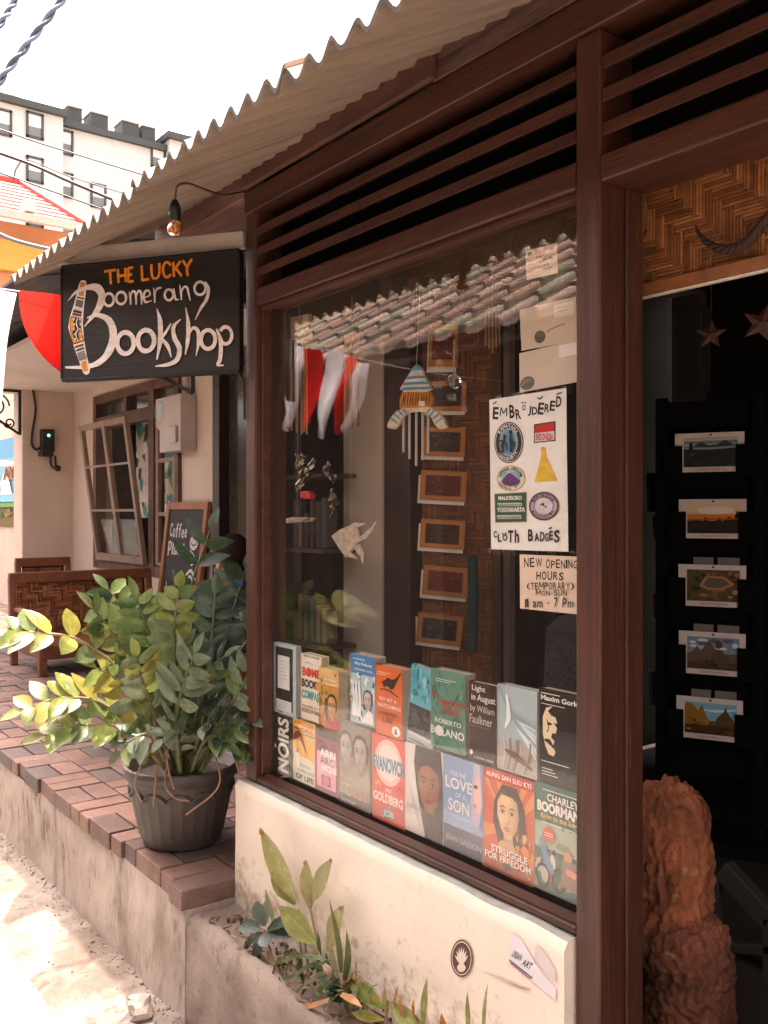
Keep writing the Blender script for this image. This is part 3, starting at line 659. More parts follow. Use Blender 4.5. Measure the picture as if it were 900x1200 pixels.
# ------------------------------------------------------------------ lamp bulb under the eave
LY = .84
lamp = thing('hanging_bulb', 'bare amber filament bulb in a black socket hanging from a bent wire under the eave', 'lamp', P(204, 272, Y=LY))
def pl(px, py): return P(px, py, Y=LY)
mb = MB(); mb.tube(cr([P(287, 224, Y=1.185), P(262, 228, Y=1.05), P(240, 222, Y=.93), P(221, 215, Y=.87), pl(209, 217), pl(206, 226), pl(205.5, 236)], 6), .0026); mb.build('cord', pm('brown_cord', (.10, .055, .04), rough=.6), lamp)
p = pl(205, 246); ks = .72; mb = MB(); mb.lathe(p, [(r*ks, z*ks) for r, z in ((.004, .032), (.009, .028), (.016, .012), (.0175, 0), (.0175, -.028), (.015, -.032), (0, -.032))], 20); mb.build('socket', BLACKP, lamp)
mb = MB(); mb.box((p.x-.004, p.y-.014, p.z-.012), (p.x+.002, p.y-.0115, p.z-.006), (.2, .42, .36)); mb.build('socket_mark', GEN, lamp)
mb = MB(); mb.lathe(p, [(r*ks, z*ks) for r, z in ((.012, -.032), (.020, -.042), (.0235, -.056), (.021, -.070), (.012, -.079), (0, -.081))], 24)
AMB = bpy.data.materials.new('amber_glass'); AMB.use_nodes = True; b = AMB.node_tree.nodes['Principled BSDF']; b.inputs['Base Color'].default_value = (.62, .24, .06, 1); b.inputs['Roughness'].default_value = .06; b.inputs['Transmission Weight'].default_value = .75
mb.build('bulb', AMB, lamp)
mb = MB(); mb.tube(cr([p+Vector((-.004, 0, -.025)), p+Vector((-.007, 0, -.040)), p+Vector((0, .003, -.048)), p+Vector((.007, 0, -.040)), p+Vector((.004, 0, -.025))], 5), .0016, 6, (.95, .8, .55)); mb.build('filament', GEN, lamp)

# ------------------------------------------------------------------ books in the window
BY = 1.278
def book(label, x0, x1, yt, yb, th, art, title='', pages=(.62, .50, .40), lean=0, Yf=BY, slant=0, top=None):
    a = P(x0, yb, Y=Yf); tl = P(x0, yt, Y=Yf); b = P(x1, yb, Y=Yf); w = b.x-a.x; h = tl.z-a.z
    o = thing('book', label, 'book', (a.x+w/2, Yf+th/2, a.z), 'books shown face out in the window')
    M = Matrix.Translation((a.x, Yf, a.z)) @ Matrix.Rotation(R(slant), 4, 'Y') @ Matrix.Rotation(R(-lean), 4, 'X')
    mb = MB(); ang = M.to_3x3()
    mb.box((0, 0, 0), (w, .0012, h), art['bg'], M=M); A = Art(mb, M @ Vector((0, -.0002, 0)), ang @ Vector((w, 0, 0)), ang @ Vector((0, 0, h)), None, step=.00007)
    # front faces -Y: ux x uz = (1,0,0)x(0,0,1) = (0,-1,0)
    art['draw'](A)
    A.stroke([(.012, .02), (.012, .98)], .012, tuple(min(1, q*.6+.25) for q in art['bg']), smooth=False); mb.build('cover', PRINT, o)
    mb = MB(); mb.box((.0025, .0014, .002), (w-.002, th-.0013, h-.002), pages, M=M); mb.build('page_block', PAGES, o)
    mb = MB(); mb.box((0, th-.001, 0), (w, th, h), art['bg'], M=M); mb.box((-.0008, .0, 0), (.0006, th, h), art['bg'], M=M); mb.build('spine_and_back', PRINT, o)
    return o
PAGES = pm('page_edges', (.62, .49, .39), (.50, .39, .30), rough=.9, scale=14, stretch=(1, 60, 1), bump=.4, bscale=6)
K = (.012, .011, .011); WH = (.82, .80, .78); 
def face(A, cx, cy, rx, ry, skin, hair, turn=0, hairtop=True):
    m = lambda a, b, f: tuple(p+(q-p)*f for p, q in zip(a, b)); dk = tuple(q*.45 for q in skin); lt = tuple(min(1, q*1.22) for q in skin)
    X = lambda u: cx+rx*u; Y = lambda v: cy+ry*v
    if hairtop: A.poly([(X(-1.15), Y(-.1)), (X(-1.2), Y(.6)), (X(-.8), Y(1.15)), (X(-.1), Y(1.36)), (X(.7), Y(1.22)), (X(1.15), Y(.7)), (X(1.18), Y(-.2)), (X(.9), Y(-.5)), (X(-.9), Y(-.4))], hair)
    A.poly([(X(-.34), Y(-.7)), (X(.42), Y(-.7)), (X(.5), Y(-1.35)), (X(-.45), Y(-1.35))], m(skin, dk, .55))
    A.poly([(X(-.92), Y(.55)), (X(-.55), Y(1.0)), (X(.2), Y(1.08)), (X(.8), Y(.78)), (X(.95), Y(.1)), (X(.78), Y(-.5)), (X(.32), Y(-.98)), (X(-.12), Y(-1.02)), (X(-.62), Y(-.62)), (X(-.92), Y(-.05))], skin)
    for f, k in ((.22, .30), (.40, .48), (.62, .66)): A.poly([(X(k), Y(.98-k*.2)), (X(.8), Y(.78)), (X(.95), Y(.1)), (X(.78), Y(-.5)), (X(.32), Y(-.98)), (X(k*.7), Y(-.6)), (X(k+.1), Y(0))], m(skin, dk, f))
    A.ell(X(-.25), Y(.68), rx*.42, ry*.22, m(skin, lt, .5)); A.ell(X(-.45), Y(-.18), rx*.26, ry*.2, m(skin, lt, .5))
    t_ = turn
    for s_ in (-1, 1):
        ex = s_*.42+t_*.5-.03
        A.ell(X(ex), Y(.20), rx*.27, ry*.15, m(skin, dk, .35)); A.stroke([(X(ex-.26), Y(.33)), (X(ex), Y(.42)), (X(ex+.27), Y(.35))], [ry*.03, ry*.09, ry*.03], m(hair, skin, .15))
        A.ell(X(ex), Y(.15), rx*.18, ry*.06, m(skin, (.7, .68, .65), .45)); A.ell(X(ex), Y(.16), rx*.10, ry*.07, K); A.stroke([(X(ex-.2), Y(.18)), (X(ex), Y(.24)), (X(ex+.2), Y(.17))], [ry*.02, ry*.05, ry*.02], m(hair, skin, .1))
    A.stroke([(X(t_*.6+.12), Y(.2)), (X(t_*.6+.18), Y(-.1)), (X(t_*.6+.14), Y(-.24))], [rx*.06, rx*.16, rx*.2], m(skin, dk, .32)); A.stroke([(X(t_*.6-.02), Y(.2)), (X(t_*.6-.02), Y(-.2))], [rx*.06, rx*.14], m(skin, lt, .45)); A.stroke([(X(t_*.6-.17), Y(-.28)), (X(t_*.6+.02), Y(-.33)), (X(t_*.6+.2), Y(-.28))], [ry*.03, ry*.07, ry*.03], m(skin, dk, .6))
    lp = (skin[0]*.75, skin[1]*.36, skin[2]*.34)
    A.stroke([(X(t_*.5-.34), Y(-.53)), (X(t_*.5-.08), Y(-.49)), (X(t_*.5+.30), Y(-.53))], [ry*.02, ry*.09, ry*.02], m(lp, dk, .3)); A.stroke([(X(t_*.5-.28), Y(-.57)), (X(t_*.5), Y(-.63)), (X(t_*.5+.26), Y(-.57))], [ry*.02, ry*.11, ry*.02], lp); A.ell(X(-.02), Y(-.78), rx*.2, ry*.06, m(skin, dk, .3))
def splat(A, n, x0, y0, x1, y1, cols, r0=.02, r1=.08, seed=0, strokes=True):
    q = random.Random(seed)
    for _ in range(n):
        x = q.uniform(x0, x1); y = q.uniform(y0, y1); c = q.choice(cols)
        if strokes and q.random() < .5:
            l = q.uniform(.05, .2); a = q.uniform(0, 6.28); xe, ye = x+l*math.cos(a), y+l*math.sin(a)*.7
            xe = min(max(xe, x0), x1); ye = min(max(ye, y0), y1); A.stroke([(x, y), ((x+xe)/2+q.uniform(-.03, .03), (y+ye)/2), (xe, ye)], [r0*.4, r1*.6, r0*.3], c, 3)
        else: 
            rx = min(q.uniform(r0, r1), x-x0+.001, x1-x+.001); A.ell(x, y, rx, min(q.uniform(r0, r1)*.8, y-y0+.001, y1-y+.001), c, 9)

def d_t1(A):
    A.rect(.10, .06, .86, .95, (.022, .020, .018)); A.rect(.20, .36, .72, .83, hx('D8DCE0')); A.rect(.14, .05, .80, .20, hx('D5D8DC')); A.rect(.22, .02, .42, .035, (.1, .12, .14))
    for k in range(6): A.rect(.25, .75-k*.05, .25+random.uniform(.3, .42), .757-k*.05, (.35, .36, .38))
    for k in range(3): A.rect(.2, .16-k*.035, .2+random.uniform(.35, .5), .166-k*.035, (.4, .41, .43))
book('black book with a pale blue border, top row left end, white slip on its cover', 320.5, 347, 752, 833, .016, dict(bg=hx('A9C3CF'), draw=d_t1), pages=(.72, .66, .6))
def d_t2(A):
    A.text('SIMON WINTER', .12, .955, .92, .985, K, .02); A.stroke([(.2, .86), (.4, .88), (.6, .85)], .02, hx('7FB8C4'))
    A.text('BOMB', .06, .66, .98, .80, hx('C8281E'), .05); A.ell(.42, .73, .09, .05, hx('C8281E')); A.text('BOOK&', .04, .49, .98, .62, K, .05); A.text('COMPASS', .04, .32, 1.0, .45, hx('2F9AA6'), .05)
    A.text('THE FANTASTIC STORY', .05, .19, .9, .22, K, .01); A.text('SECRETS OF CHINA', .05, .11, .98, .17, K, .01); A.rect(.78, .5, .96, .62, ORG); A.stroke([(.8, .3), (.9, .36), (.99, .33)], [.02, .06, .02], hx('2F9AA6'))
book('white paperback with big red, black and teal title words, second in the top row', 353, 376.5, 765, 841, .024, dict(bg=hx('E4D8CC'), draw=d_t2))
def d_t3(A):
    A.rect(0, .55, 1, 1, hx('C98A4A')); A.rect(0, .72, 1, 1, hx('D8B078')); A.rect(0, 0, 1, .3, hx('B97432')); splat(A, 18, 0, .05, .45, .8, [hx('8A5A20'), hx('E09A30'), hx('6A7A30'), hx('B8402A')], .03, .12, 4)
    A.poly([(.3, 0), (1, 0), (1, .16), (.82, .2), (.5, .17)], hx('B52A20')); face(A, .68, .36, .22, .17, hx('C99068'), hx('3A241C')); A.stroke([(.42, .5), (.40, .3), (.48, .14)], [.1, .14, .04], hx('38221A'))
    A.text('the house', .3, .80, .92, .85, hx('F0E2C8'), .01); A.text('of the storm', .2, .73, .95, .78, hx('F0E2C8'), .01); A.ell(.88, .92, .06, .025, hx('B33'+'222'))
book('ochre novel with a dark haired woman on it, third in the top row', 374, 397, 781, 849, .030, dict(bg=hx('C88B48'), draw=d_t3), Yf=BY-.004)
def d_t4(A):
    A.rect(0, .72, 1, 1, hx('3F7FB4')); A.text('May Delaney', .18, .84, .88, .89, WH, .02); A.text('remember home', .18, .77, .9, .81, hx('D8E4EE'), .01); A.rect(.1, .93, .6, .94, hx('D8E4EE'))
    splat(A, 30, 0, .04, 1, .72, [hx('DDE6EA'), hx('9FC0D0'), hx('5C7F98'), hx('EDEDEA'), hx('3E5468')], .04, .14, 9)
    for x in (.15, .27, .40): A.stroke([(x, .1), (x+.02, .35), (x-.02, .55)], [.14, .10, .07], hx('E8ECEE')); A.ell(x-.01, .58, .05, .05, hx('D9DDE0'))
    face(A, .75, .36, .16, .12, hx('C9B4B8'), hx('4A3A50')); A.poly([(.5, .04), (1, .04), (1, .2), (.8, .24)], hx('E6E2E4'))
book('blue topped paperback with white figures, fourth in the top row', 411, 439.5, 765, 844.5, .032, dict(bg=hx('A9C4D2'), draw=d_t4))
def d_t5(A):
    A.rect(.06, .90, .55, .91, hx('F3D2B8')); A.rect(.06, .87, .4, .88, hx('F3D2B8'))
    A.stroke([(.30, .70), (.45, .78), (.62, .76), (.78, .84), (.95, .95)], [.02, .12, .15, .06, .03], hx('2E1D18')); A.ell(.36, .755, .10, .05, hx('2E1D18'), 12); A.poly([(.20, .76), (.29, .78), (.29, .745)], hx('2E1D18')); A.stroke([(.18, .66), (.5, .66), (.86, .60)], .02, hx('2E1D18')); A.stroke([(.55, .7), (.52, .66)], .015, hx('2E1D18')); A.stroke([(.60, .7), (.62, .65)], .015, hx('2E1D18'))
    A.text('GO SET A', .14, .50, .80, .55, hx('F4E6DA'), .01); A.text('WATCHMAN', .06, .40, .94, .46, hx('F4E6DA'), .01); A.text('HARPER', .16, .29, .82, .35, hx('7A3B20'), .02); A.text('LEE', .28, .19, .66, .26, hx('7A3B20'), .02)
    A.ell(.78, .10, .16, .072, hx('F2EEEA')); A.stroke([(.74, .13), (.80, .11), (.74, .08), (.82, .07)], .03, K)
book('orange paperback with a black bird on a branch, fifth in the top row', 440.5, 471.5, 778.5, 858, .034, dict(bg=hx('D9662E'), draw=d_t5), pages=(.60, .42, .29))
def d_t6(A):
    A.rect(0, .10, 1, .5, hx('3A3836')); A.rect(0, 0, 1, .10, hx('AFBBC4')); A.rect(0, .1, 1, .14, hx('C8CED4'))
    splat(A, 26, 0, .52, 1, 1, [hx('6FC0CE'), hx('3F98AA'), hx('8FD2DA'), hx('2C7F92')], .03, .14, 12); splat(A, 20, 0, .14, 1, .48, [hx('2A2827'), hx('4A4745'), hx('565250')], .03, .12, 13); A.rect(.1, .04, .7, .06, hx('6E7C86'))
book('teal and black landscape cover leaning sideways, sixth in the top row', 477, 507, 776, 867, .018, dict(bg=hx('57AFBF'), draw=d_t6), slant=6, Yf=BY+.004)
def d_t7(A):
    splat(A, 22, 0, 0, 1, 1, [hx('4E7F70'), hx('6B9A88'), hx('456F64')], .05, .16, 14)
    for a, b in (((.1, 0), (.35, .25)), ((.9, .02), (.5, .3)), ((.2, 1), (.5, .7)), ((.95, .9), (.6, .55)), ((.05, .5), (.3, .3))): A.stroke([a, ((a[0]+b[0])/2+.04, (a[1]+b[1])/2), b], .012, hx('2E4A40'))
    A.rect(.14, .88, .75, .89, hx('CFE0D8')); A.rect(.14, .855, .6, .863, hx('CFE0D8')); A.text('THE', .04, .66, .2, .70, hx('D03A30'), .02); A.text('SKATING', .26, .56, 1.0, .64, hx('C93A30'), .02, space=1.1); A.text('RINK', .38, .46, .86, .54, hx('C93A30'), .02, space=1.1)
    A.text('ROBERTO', .14, .33, .9, .39, hx('E8EEE8'), .01); A.text('BOLANO', .0, .18, .99, .28, hx('E8EEE8'), .02); A.ell(.27, .23, .13, .065, WH); splat(A, 8, .15, .17, .38, .3, [WH], .02, .05, 2)
book('green paperback with red and white title over a white burst, seventh in the top row', 505.5, 545.5, 782.5, 874, .030, dict(bg=hx('5A8C7B'), draw=d_t7))
def d_t8(A):
    A.text('Light', .12, .87, .62, .96, WH, .01); A.text('in August', .10, .74, .99, .85, WH, .01); A.text('by William', .06, .60, .96, .71, hx('CDBFB8'), .005); A.text('Faulkner', .04, .47, .88, .58, hx('CDBFB8'), .005); A.rect(.06, .435, .8, .441, hx('8A7B76'))
    A.ell(.10, .09, .06, .035, WH, 8); A.text('a modern classic', .2, .03, .92, .06, WH, .01)
book('dark brown paperback with pale serif title, eighth in the top row', 549.5, 581, 797.5, 888, .020, dict(bg=hx('3A2624'), draw=d_t8))
def d_t9(A):
    A.rect(0, 0, 1, .35, hx('B5AFAC'))
    for k in range(16):
        a = random.uniform(0, 1); A.stroke([(a*.3, 1-a*.3), (.35+a*.3, .72-a*.25), (.98, .62-a*.4)], [.03, .07, .02], random.choice([hx('CFDCE2'), hx('8FA6B0'), hx('E4ECEE'), hx('A8BCC4')]))
    for k in range(8):
        a = random.uniform(.1, .9); A.stroke([(a, .4), (a*.9+.05, .2), (a*.8, .02)], [.03, .06, .02], random.choice([hx('8F8480'), hx('C8C2BE'), hx('A3918A')]))
    A.stroke([(.2, .25), (.5, .2), (.9, .1)], [.02, .1, .02], hx('7A6257')); A.stroke([(.25, .9), (.3, .65), (.2, .5)], [.05, .12, .02], hx('E8EFF1'))
book('grey-blue book showing folds of white cloth and no title, in the top row', 583.5, 629.5, 801, 900, .022, dict(bg=hx('A9BCC4'), draw=d_t9))
def d_t10(A):
    A.rect(.05, .945, .5, .953, WH); A.text('Maxim Gorky', .05, .86, .98, .93, WH, .03); A.rect(.05, .835, .62, .841, WH)
    FC = hx('E4D0B4'); A.poly([(.10, .70), (.18, .80), (.34, .83), (.22, .77), (.30, .73), (.40, .72), (.44, .66), (.36, .66), (.44, .61), (.40, .55), (.32, .55), (.30, .50), (.38, .47), (.34, .42), (.40, .36), (.36, .31), (.24, .32), (.16, .40), (.10, .52)], FC); A.ell(.26, .64, .06, .014, K); A.stroke([(.14, .46), (.26, .45), (.36, .40)], [.02, .06, .02], K); A.stroke([(.2, .55), (.24, .6), (.2, .68)], .02, K)
    A.rect(.06, .235, .72, .243, WH); 
    for k in range(3): A.rect(.08, .16-k*.03, .34+.06*k, .168-k*.03, WH)
book('black paperback with a cream half face, last in the top row by the post', 631.5, 682, 805, 916, .024, dict(bg=hx('1C1A1A'), draw=d_t10))
def d_b1(A):
    A.text('NOIRS', .22, .04, .80, .96, hx('E8E4E0'), .03, vert=False) if False else None
    s_, f_ = glyphs('NOIRS', .03)
    vs_ = [A.w(.80-.58*(y), .05+.92*x) for x, y in s_]; A.mb.add(vs_, f_, hx('E6E2DE'))
    A.stroke([(.12, .43), (.05, .47)], .06, hx('E6E2DE'))
book('black book with white upright letters, left end of the bottom row', 321, 343, 835.5, 903, .020, dict(bg=hx('2A2624'), draw=d_b1))
def d_b2(A):
    A.text('ALEXANDER', .04, .91, .96, .98, hx('B8401E'), .03); A.text('McCALL', .04, .82, .96, .89, hx('B8401E'), .03); A.rect(0, .775, 1, .80, hx('2F8F8A')); A.rect(0, .45, 1, .775, hx('E8A838'))
    A.stroke([(.0, .68), (.25, .75), (.45, .66), (.62, .5)], [.10, .14, .10, .03], hx('7A2E20')); A.stroke([(.18, .52), (.22, .44), (.12, .38)], [.1, .12, .04], hx('5F8A8A')); A.ell(.2, .4, .15, .06, hx('D8D4C4')); A.rect(0, 0, 1, .34, hx('DDDCCB')); A.ell(.5, .34, .5, .08, hx('DDDCCB'))
    A.text('THE FULL', .34, .25, .85, .30, hx('3E6E72'), .02); A.text('CUPBOARD', .2, .16, .98, .21, hx('3E6E72'), .02); A.text('OF LIFE', .14, .04, .97, .13, hx('20393E'), .05)
book('yellow and cream paperback with a brown curled leaf, second in the bottom row', 343.7, 369, 841, 912, .018, dict(bg=hx('E9B040'), draw=d_b2))
def d_b3(A):
    A.rect(0, .86, 1, 1, hx('4A2628')); A.rect(0, .55, 1, .86, hx('8E3048'))
    splat(A, 16, .05, .62, .95, .84, [hx('5A2030'), hx('3A181F')], .03, .07, 21, False); A.rect(.1, .08, .92, .64, hx('E8A8BC'))
    A.text('ARRI', .22, .58, .9, .69, hx('F3EDEE'), .04); A.text('ARC', .24, .46, .82, .57, hx('F3EDEE'), .04); A.text('ARQUE', .26, .33, .95, .45, hx('F3EDEE'), .04); A.text('ARC', .245, .455, .825, .565, K, .01); A.rect(.3, .12, .7, .28, hx('A84058')); A.ell(.5, .2, .14, .08, hx('D87890'))
book('pink and maroon paperback with a stacked white title, third in the bottom row', 369.6, 396.5, 851, 924, .018, dict(bg=hx('A83E58'), draw=d_b3))
def d_b4(A):
    A.rect(0, .5, 1, 1, hx('8A817A')); A.rect(0, 0, 1, .14, hx('6E655F')); A.poly([(0, .2), (.5, .5), (1, .45), (1, .12), (0, .12)], hx('A59A92'))
    face(A, .24, .68, .20, .17, hx('B8ACA4'), hx('5A504A')); face(A, .72, .66, .21, .18, hx('B0A49C'), hx('3E3632'), -.1)
    A.text('Back', .1, .30, .5, .40, hx('D0A890'), .005); A.text('from the', .08, .24, .4, .28, hx('D8D0C8'), .0); A.text('Dead', .30, .12, .92, .25, hx('D0A890'), .005); A.text('TRUE STORY', .1, .04, .6, .07, WH, .02)
book('grey photo cover of two men, fourth in the bottom row', 397.3, 433.5, 844, 938, .020, dict(bg=hx('978D86'), draw=d_b4))
def d_b5(A):
    A.ell(.5, .70, .42, .27, hx('F0C0B4')); A.ell(.5, .70, .33, .21, hx('F4DCD6')); A.text('EVANOVICH', .03, .58, .99, .76, hx('1F86A8'), .05); A.text('AND', .4, .36, .6, .40, WH, .02); A.text('GOLDBERG', .04, .22, .95, .33, hx('F2E4DE'), .04); A.text('THE', .4, .16, .58, .2, hx('8AD0D8'), .02); A.text('JOB', .34, .05, .68, .15, hx('9FD4DC'), .06)
    A.stroke([(.1, .4), (.2, .45), (.26, .38)], .03, hx('F0A898')); A.stroke([(.75, .4), (.85, .46), (.95, .41)], .03, hx('B84438'))
book('red paperback with blue author name across a pale disc, fifth in the bottom row', 436.5, 474.5, 858, 956.5, .018, dict(bg=hx('D9564A'), draw=d_b5))
def d_b6(A):
    A.poly([(.28, 1), (.95, 1), (1, .7), (1, 0), (.55, 0), (.42, .25), (.30, .55), (.24, .8)], hx('2A1D1A')); face(A, .64, .56, .30, .27, hx('9A6244'), hx('2A1D1A'), -.05, False); A.poly([(.36, .88), (.7, .9), (.97, .78), (.97, .72), (.64, .82), (.38, .76)], hx('33231F')); A.poly([(.5, .3), (.85, .28), (1, .1), (1, 0), (.55, 0)], hx('3A2822'))
    A.text('INFIDEL', .06, .27, .5, .32, hx('A09890'), .0); A.rect(.06, .22, .4, .225, hx('A09890'))
    A.stroke([(.1, .6), (.2, .4), (.4, .1)], [.01, .04, .02], hx('C8C4C4'))
book('white cover with a dark haired woman in a shawl, sixth in the bottom row', 475.3, 519, 868.5, 971.5, .016, dict(bg=hx('DAD5D4'), draw=d_b6))
def d_b7(A):
    A.rect(0, 0, 1, .26, hx('3E4250')); A.poly([(0, .22), (.3, .30), (.55, .25), (.8, .31), (1, .24), (1, .1), (0, .1)], hx('555468')); A.rect(.0, .26, .98, .4, hx('8FA8CC'))
    A.poly([(.78, 1), (1, 1), (1, .32), (.72, .36), (.70, .6)], hx('B9B0C8')); A.ell(.88, .68, .11, .2, hx('E0B8B4')); A.ell(.82, .76, .05, .02, K); A.ell(.80, .56, .04, .02, hx('B86868')); A.poly([(.93, 1), (1, 1), (1, .3), (.90, .34), (.97, .6)], hx('6C8CC0'))
    A.text('FOR THE', .2, .80, .58, .85, WH, .0); A.text('LOVE', .06, .66, .74, .78, WH, .01); A.text('OF A', .32, .58, .58, .63, WH, .0); A.text('SON', .14, .42, .66, .55, WH, .01); A.rect(.15, .37, .7, .375, hx('E0E6F0')); A.text('JEAN SASSON', .06, .08, .96, .16, hx('B0B4C4'), .01)
book('blue cover of hills and half a veiled face, seventh in the bottom row', 519.7, 566.5, 883, 991, .016, dict(bg=hx('7C9AC4'), draw=d_b7))
def d_b8(A):
    for k in range(18):
        a0 = k*20; cx, cy = .5, .45; A.poly([(cx, cy)] + [(min(1, max(0, cx+.9*math.cos(R(a0+q)))), min(1, max(0, cy+.9*math.sin(R(a0+q))))) for q in (0, 10)], hx('E08A50') if k % 2 else hx('CC5636'))
    A.rect(0, .90, 1, 1, hx('C23A28')); A.text('AUNG SAN SUU KYI', .05, .925, .95, .975, WH, .02)
    A.poly([(.22, .70), (.38, .88), (.68, .88), (.82, .7), (.86, .45), (.74, .3), (.3, .3), (.2, .5)], hx('38221C')); face(A, .50, .58, .23, .22, hx('E0B890'), hx('38221C'), 0, False); A.poly([(.26, .74), (.5, .85), (.76, .72), (.6, .78), (.4, .79)], hx('38221C')); A.poly([(.36, .33), (.62, .33), (.7, .24), (.3, .24)], hx('D0A078')); splat(A, 14, .66, .26, .95, .5, [hx('B88A50'), hx('7A4A30'), hx('D8B070')], .02, .05, 5, False)
    A.text('STRUGGLE', .18, .19, .90, .26, WH, .02); A.text('FOR FREEDOM', .05, .11, .97, .18, WH, .02)
    A.rect(0, 0, 1, .06, hx('9A4630')); A.ell(.5, .09, .1, .035, hx('5A3A34'))
book('orange-red cover with sun rays round a smiling woman, eighth in the bottom row', 567.5, 626, 898, 1013.5, .020, dict(bg=hx('D2603A'), draw=d_b8))
def d_b9(A):
    A.rect(0, .40, 1, .64, hx('A8B4A0')); splat(A, 26, 0, .02, 1, .5, [hx('6A7A84'), hx('8E9A80'), hx('B8B8A8'), hx('4C5254'), hx('C86A58'), hx('D8D4CC')], .04, .14, 31); splat(A, 10, 0, .64, 1, .98, [hx('3E6658'), hx('35594C')], .06, .14, 32)
    for cx in (.2, .55): A.ring(cx, .15, .14, .1, .03, hx('3A3E42'))
    A.stroke([(.15, .5), (.3, .3), (.45, .2)], [.1, .12, .04], hx('7090B0')); A.ell(.75, .40, .09, .05, hx('C89878')); A.poly([(.62, .36), (.9, .36), (.98, .1), (.6, .12)], hx('8A7668')); A.poly([(.7, .3), (.95, .28), (.9, .22), (.7, .24)], hx('E09080'))
    A.ell(.33, .54, .13, .07, hx('D8604E')); A.rect(.24, .55, .42, .556, WH); A.rect(.24, .525, .42, .531, WH)
    A.rect(.2, .945, .95, .952, WH); A.text('CHARLEY', .3, .85, .98, .92, WH, .02); A.text('BOORMAN', .08, .74, 1.0, .84, WH, .05); A.text('Right to the Edge', .16, .67, .99, .73, hx('E8B868'), .02); A.rect(.2, .645, .9, .652, WH)
book('green and grey cover with motorbikes, last in the bottom row by the post', 627, 681, 914, 1039, .020, dict(bg=hx('4A7466'), draw=d_b9))
# the narrow display ledges the books stand on
mb = MB()
mb.box((-2.185, BY+.038, .60), (-1.075, BY+.044, .98)); mb.box((-2.185, BY-.004, .655), (-1.075, BY+.037, .664))
disp = mb.build('display_ledge', INT); tag(disp, 'dark stepped ledge inside the window that the two rows of books stand on', 'shelf')
# ------------------------------------------------------------------ papers on the glass
GY = 1.270      # just behind the pane
def paper(name, label, cat, tl, tr, bl, br, draw, quad=None, bg=(.8, .8, .8), Y=GY, mat=None, bend=None, group=None, th=.0008):
    a, b, c, d = P(*tl, Y=Y), P(*tr, Y=Y), P(*bl, Y=Y), P(*br, Y=Y)
    o = c; ux = d-c; uz = a-c
    mb = MB(); A = Art(mb, o, ux, uz, quad, step=.00006); A.bend = bend
    n = 14; A.k = 1
    vs_ = []
    for j in range(n+1):
        for i in range(n+1):
            u, v = i/n, j/n; p = o + ux*u + uz*v; vs_.append(p + A.n*(bend(u, v) if bend else 0))
    N = len(vs_); q = [(j*(n+1)+i, j*(n+1)+i+1, (j+1)*(n+1)+i+1, (j+1)*(n+1)+i) for j in range(n) for i in range(n)]
    mb.add(vs_+[v-A.n*th for v in vs_], q+[tuple(N+k for k in f[::-1]) for f in q], bg)
    edge = [i for i in range(n+1)]+[(j+1)*(n+1)-1 for j in range(1, n+1)]+[n*(n+1)+i for i in range(n-1, -1, -1)]+[j*(n+1) for j in range(n-1, 0, -1)]
    mb.add([vs_[e] for e in edge]+[vs_[e]-A.n*th for e in edge], [(i, (i+1) % len(edge), len(edge)+(i+1) % len(edge), len(edge)+i) for i in range(len(edge))], bg)
    if draw: draw(A)
    ob = mb.build(name, mat or PAPER); tag(ob, label, cat, group); return ob, A
INK = (.022, .018, .016)
QP = ((60, 118), (430, 78), (65, 843), (437, 855))
def d_poster(A):
    A.step = .00005
    for ch, x, yb, w, h, r_ in (('E', 78, 214, 30, 60, 4), ('M', 117, 200, 34, 42, 5), ('B', 163, 212, 26, 66, -2), ('R', 194, 218, 26, 50, -8), ('O', 227, 176, 17, 26, 0), ('J', 256, 204, 14, 48, 5), ('D', 274, 200, 26, 38, 4), ('E', 303, 200, 28, 58, 6), ('R', 334, 190, 22, 40, 4), ('E', 358, 184, 24, 48, 6), ('D', 386, 168, 24, 52, 3)):
        A.text(ch, x, yb, x+w, yb-h, INK, .012 if ch == 'M' else .03, r_)
    for x0, y0, x1, y1 in ((80, 140, 100, 128), (225, 142, 232, 136), (238, 143, 245, 137), (300, 118, 314, 126), (314, 126, 326, 112), (388, 107, 412, 98)): A.stroke([(x0, y0), (x1, y1)], 6, INK)
    for ch, x, yb, w, h, r_ in (('C', 80, 788, 18, 34, 0), ('L', 102, 808, 20, 40, 0), ('O', 126, 803, 26, 32, 0), ('T', 155, 812, 26, 60, 0), ('h', 188, 812, 22, 62, 0), ('B', 254, 806, 24, 58, 0), ('A', 284, 806, 24, 40, -4), ('D', 312, 806, 20, 46, 0), ('G', 334, 806, 18, 40, 0), ('E', 354, 800, 18, 44, 0), ('S', 376, 812, 26, 60, 0)):
        A.text(ch, x, yb, x+w, yb-h, INK, .03, r_)
    for x0, y0, x1, y1 in ((124, 766, 132, 772), (140, 770, 148, 764), (352, 746, 368, 740)): A.stroke([(x0, y0), (x1, y1)], 6, INK)
    for k in range(4): pass
def crumple(u, v): return .0009*mnoise.noise((u*1.3, v*2.2, 1))
poster, PA = paper('badge_poster', 'white hand-lettered poster for embroidered cloth badges in a clear sleeve on the shop window', 'poster', (573.5, 468.5), (664.5, 459), (575.5, 643.6), (665.8, 646.5), d_poster, QP, (.80, .79, .78), bend=crumple)
def badge(name, label, draw):
    mb = MB(); A = Art(mb, PA.o+PA.n*.0006, PA.ux, PA.uz, QP, step=.00016); A.bend = PA.bend; draw(A); o = mb.build(name, PAINT, poster); o['label'] = label
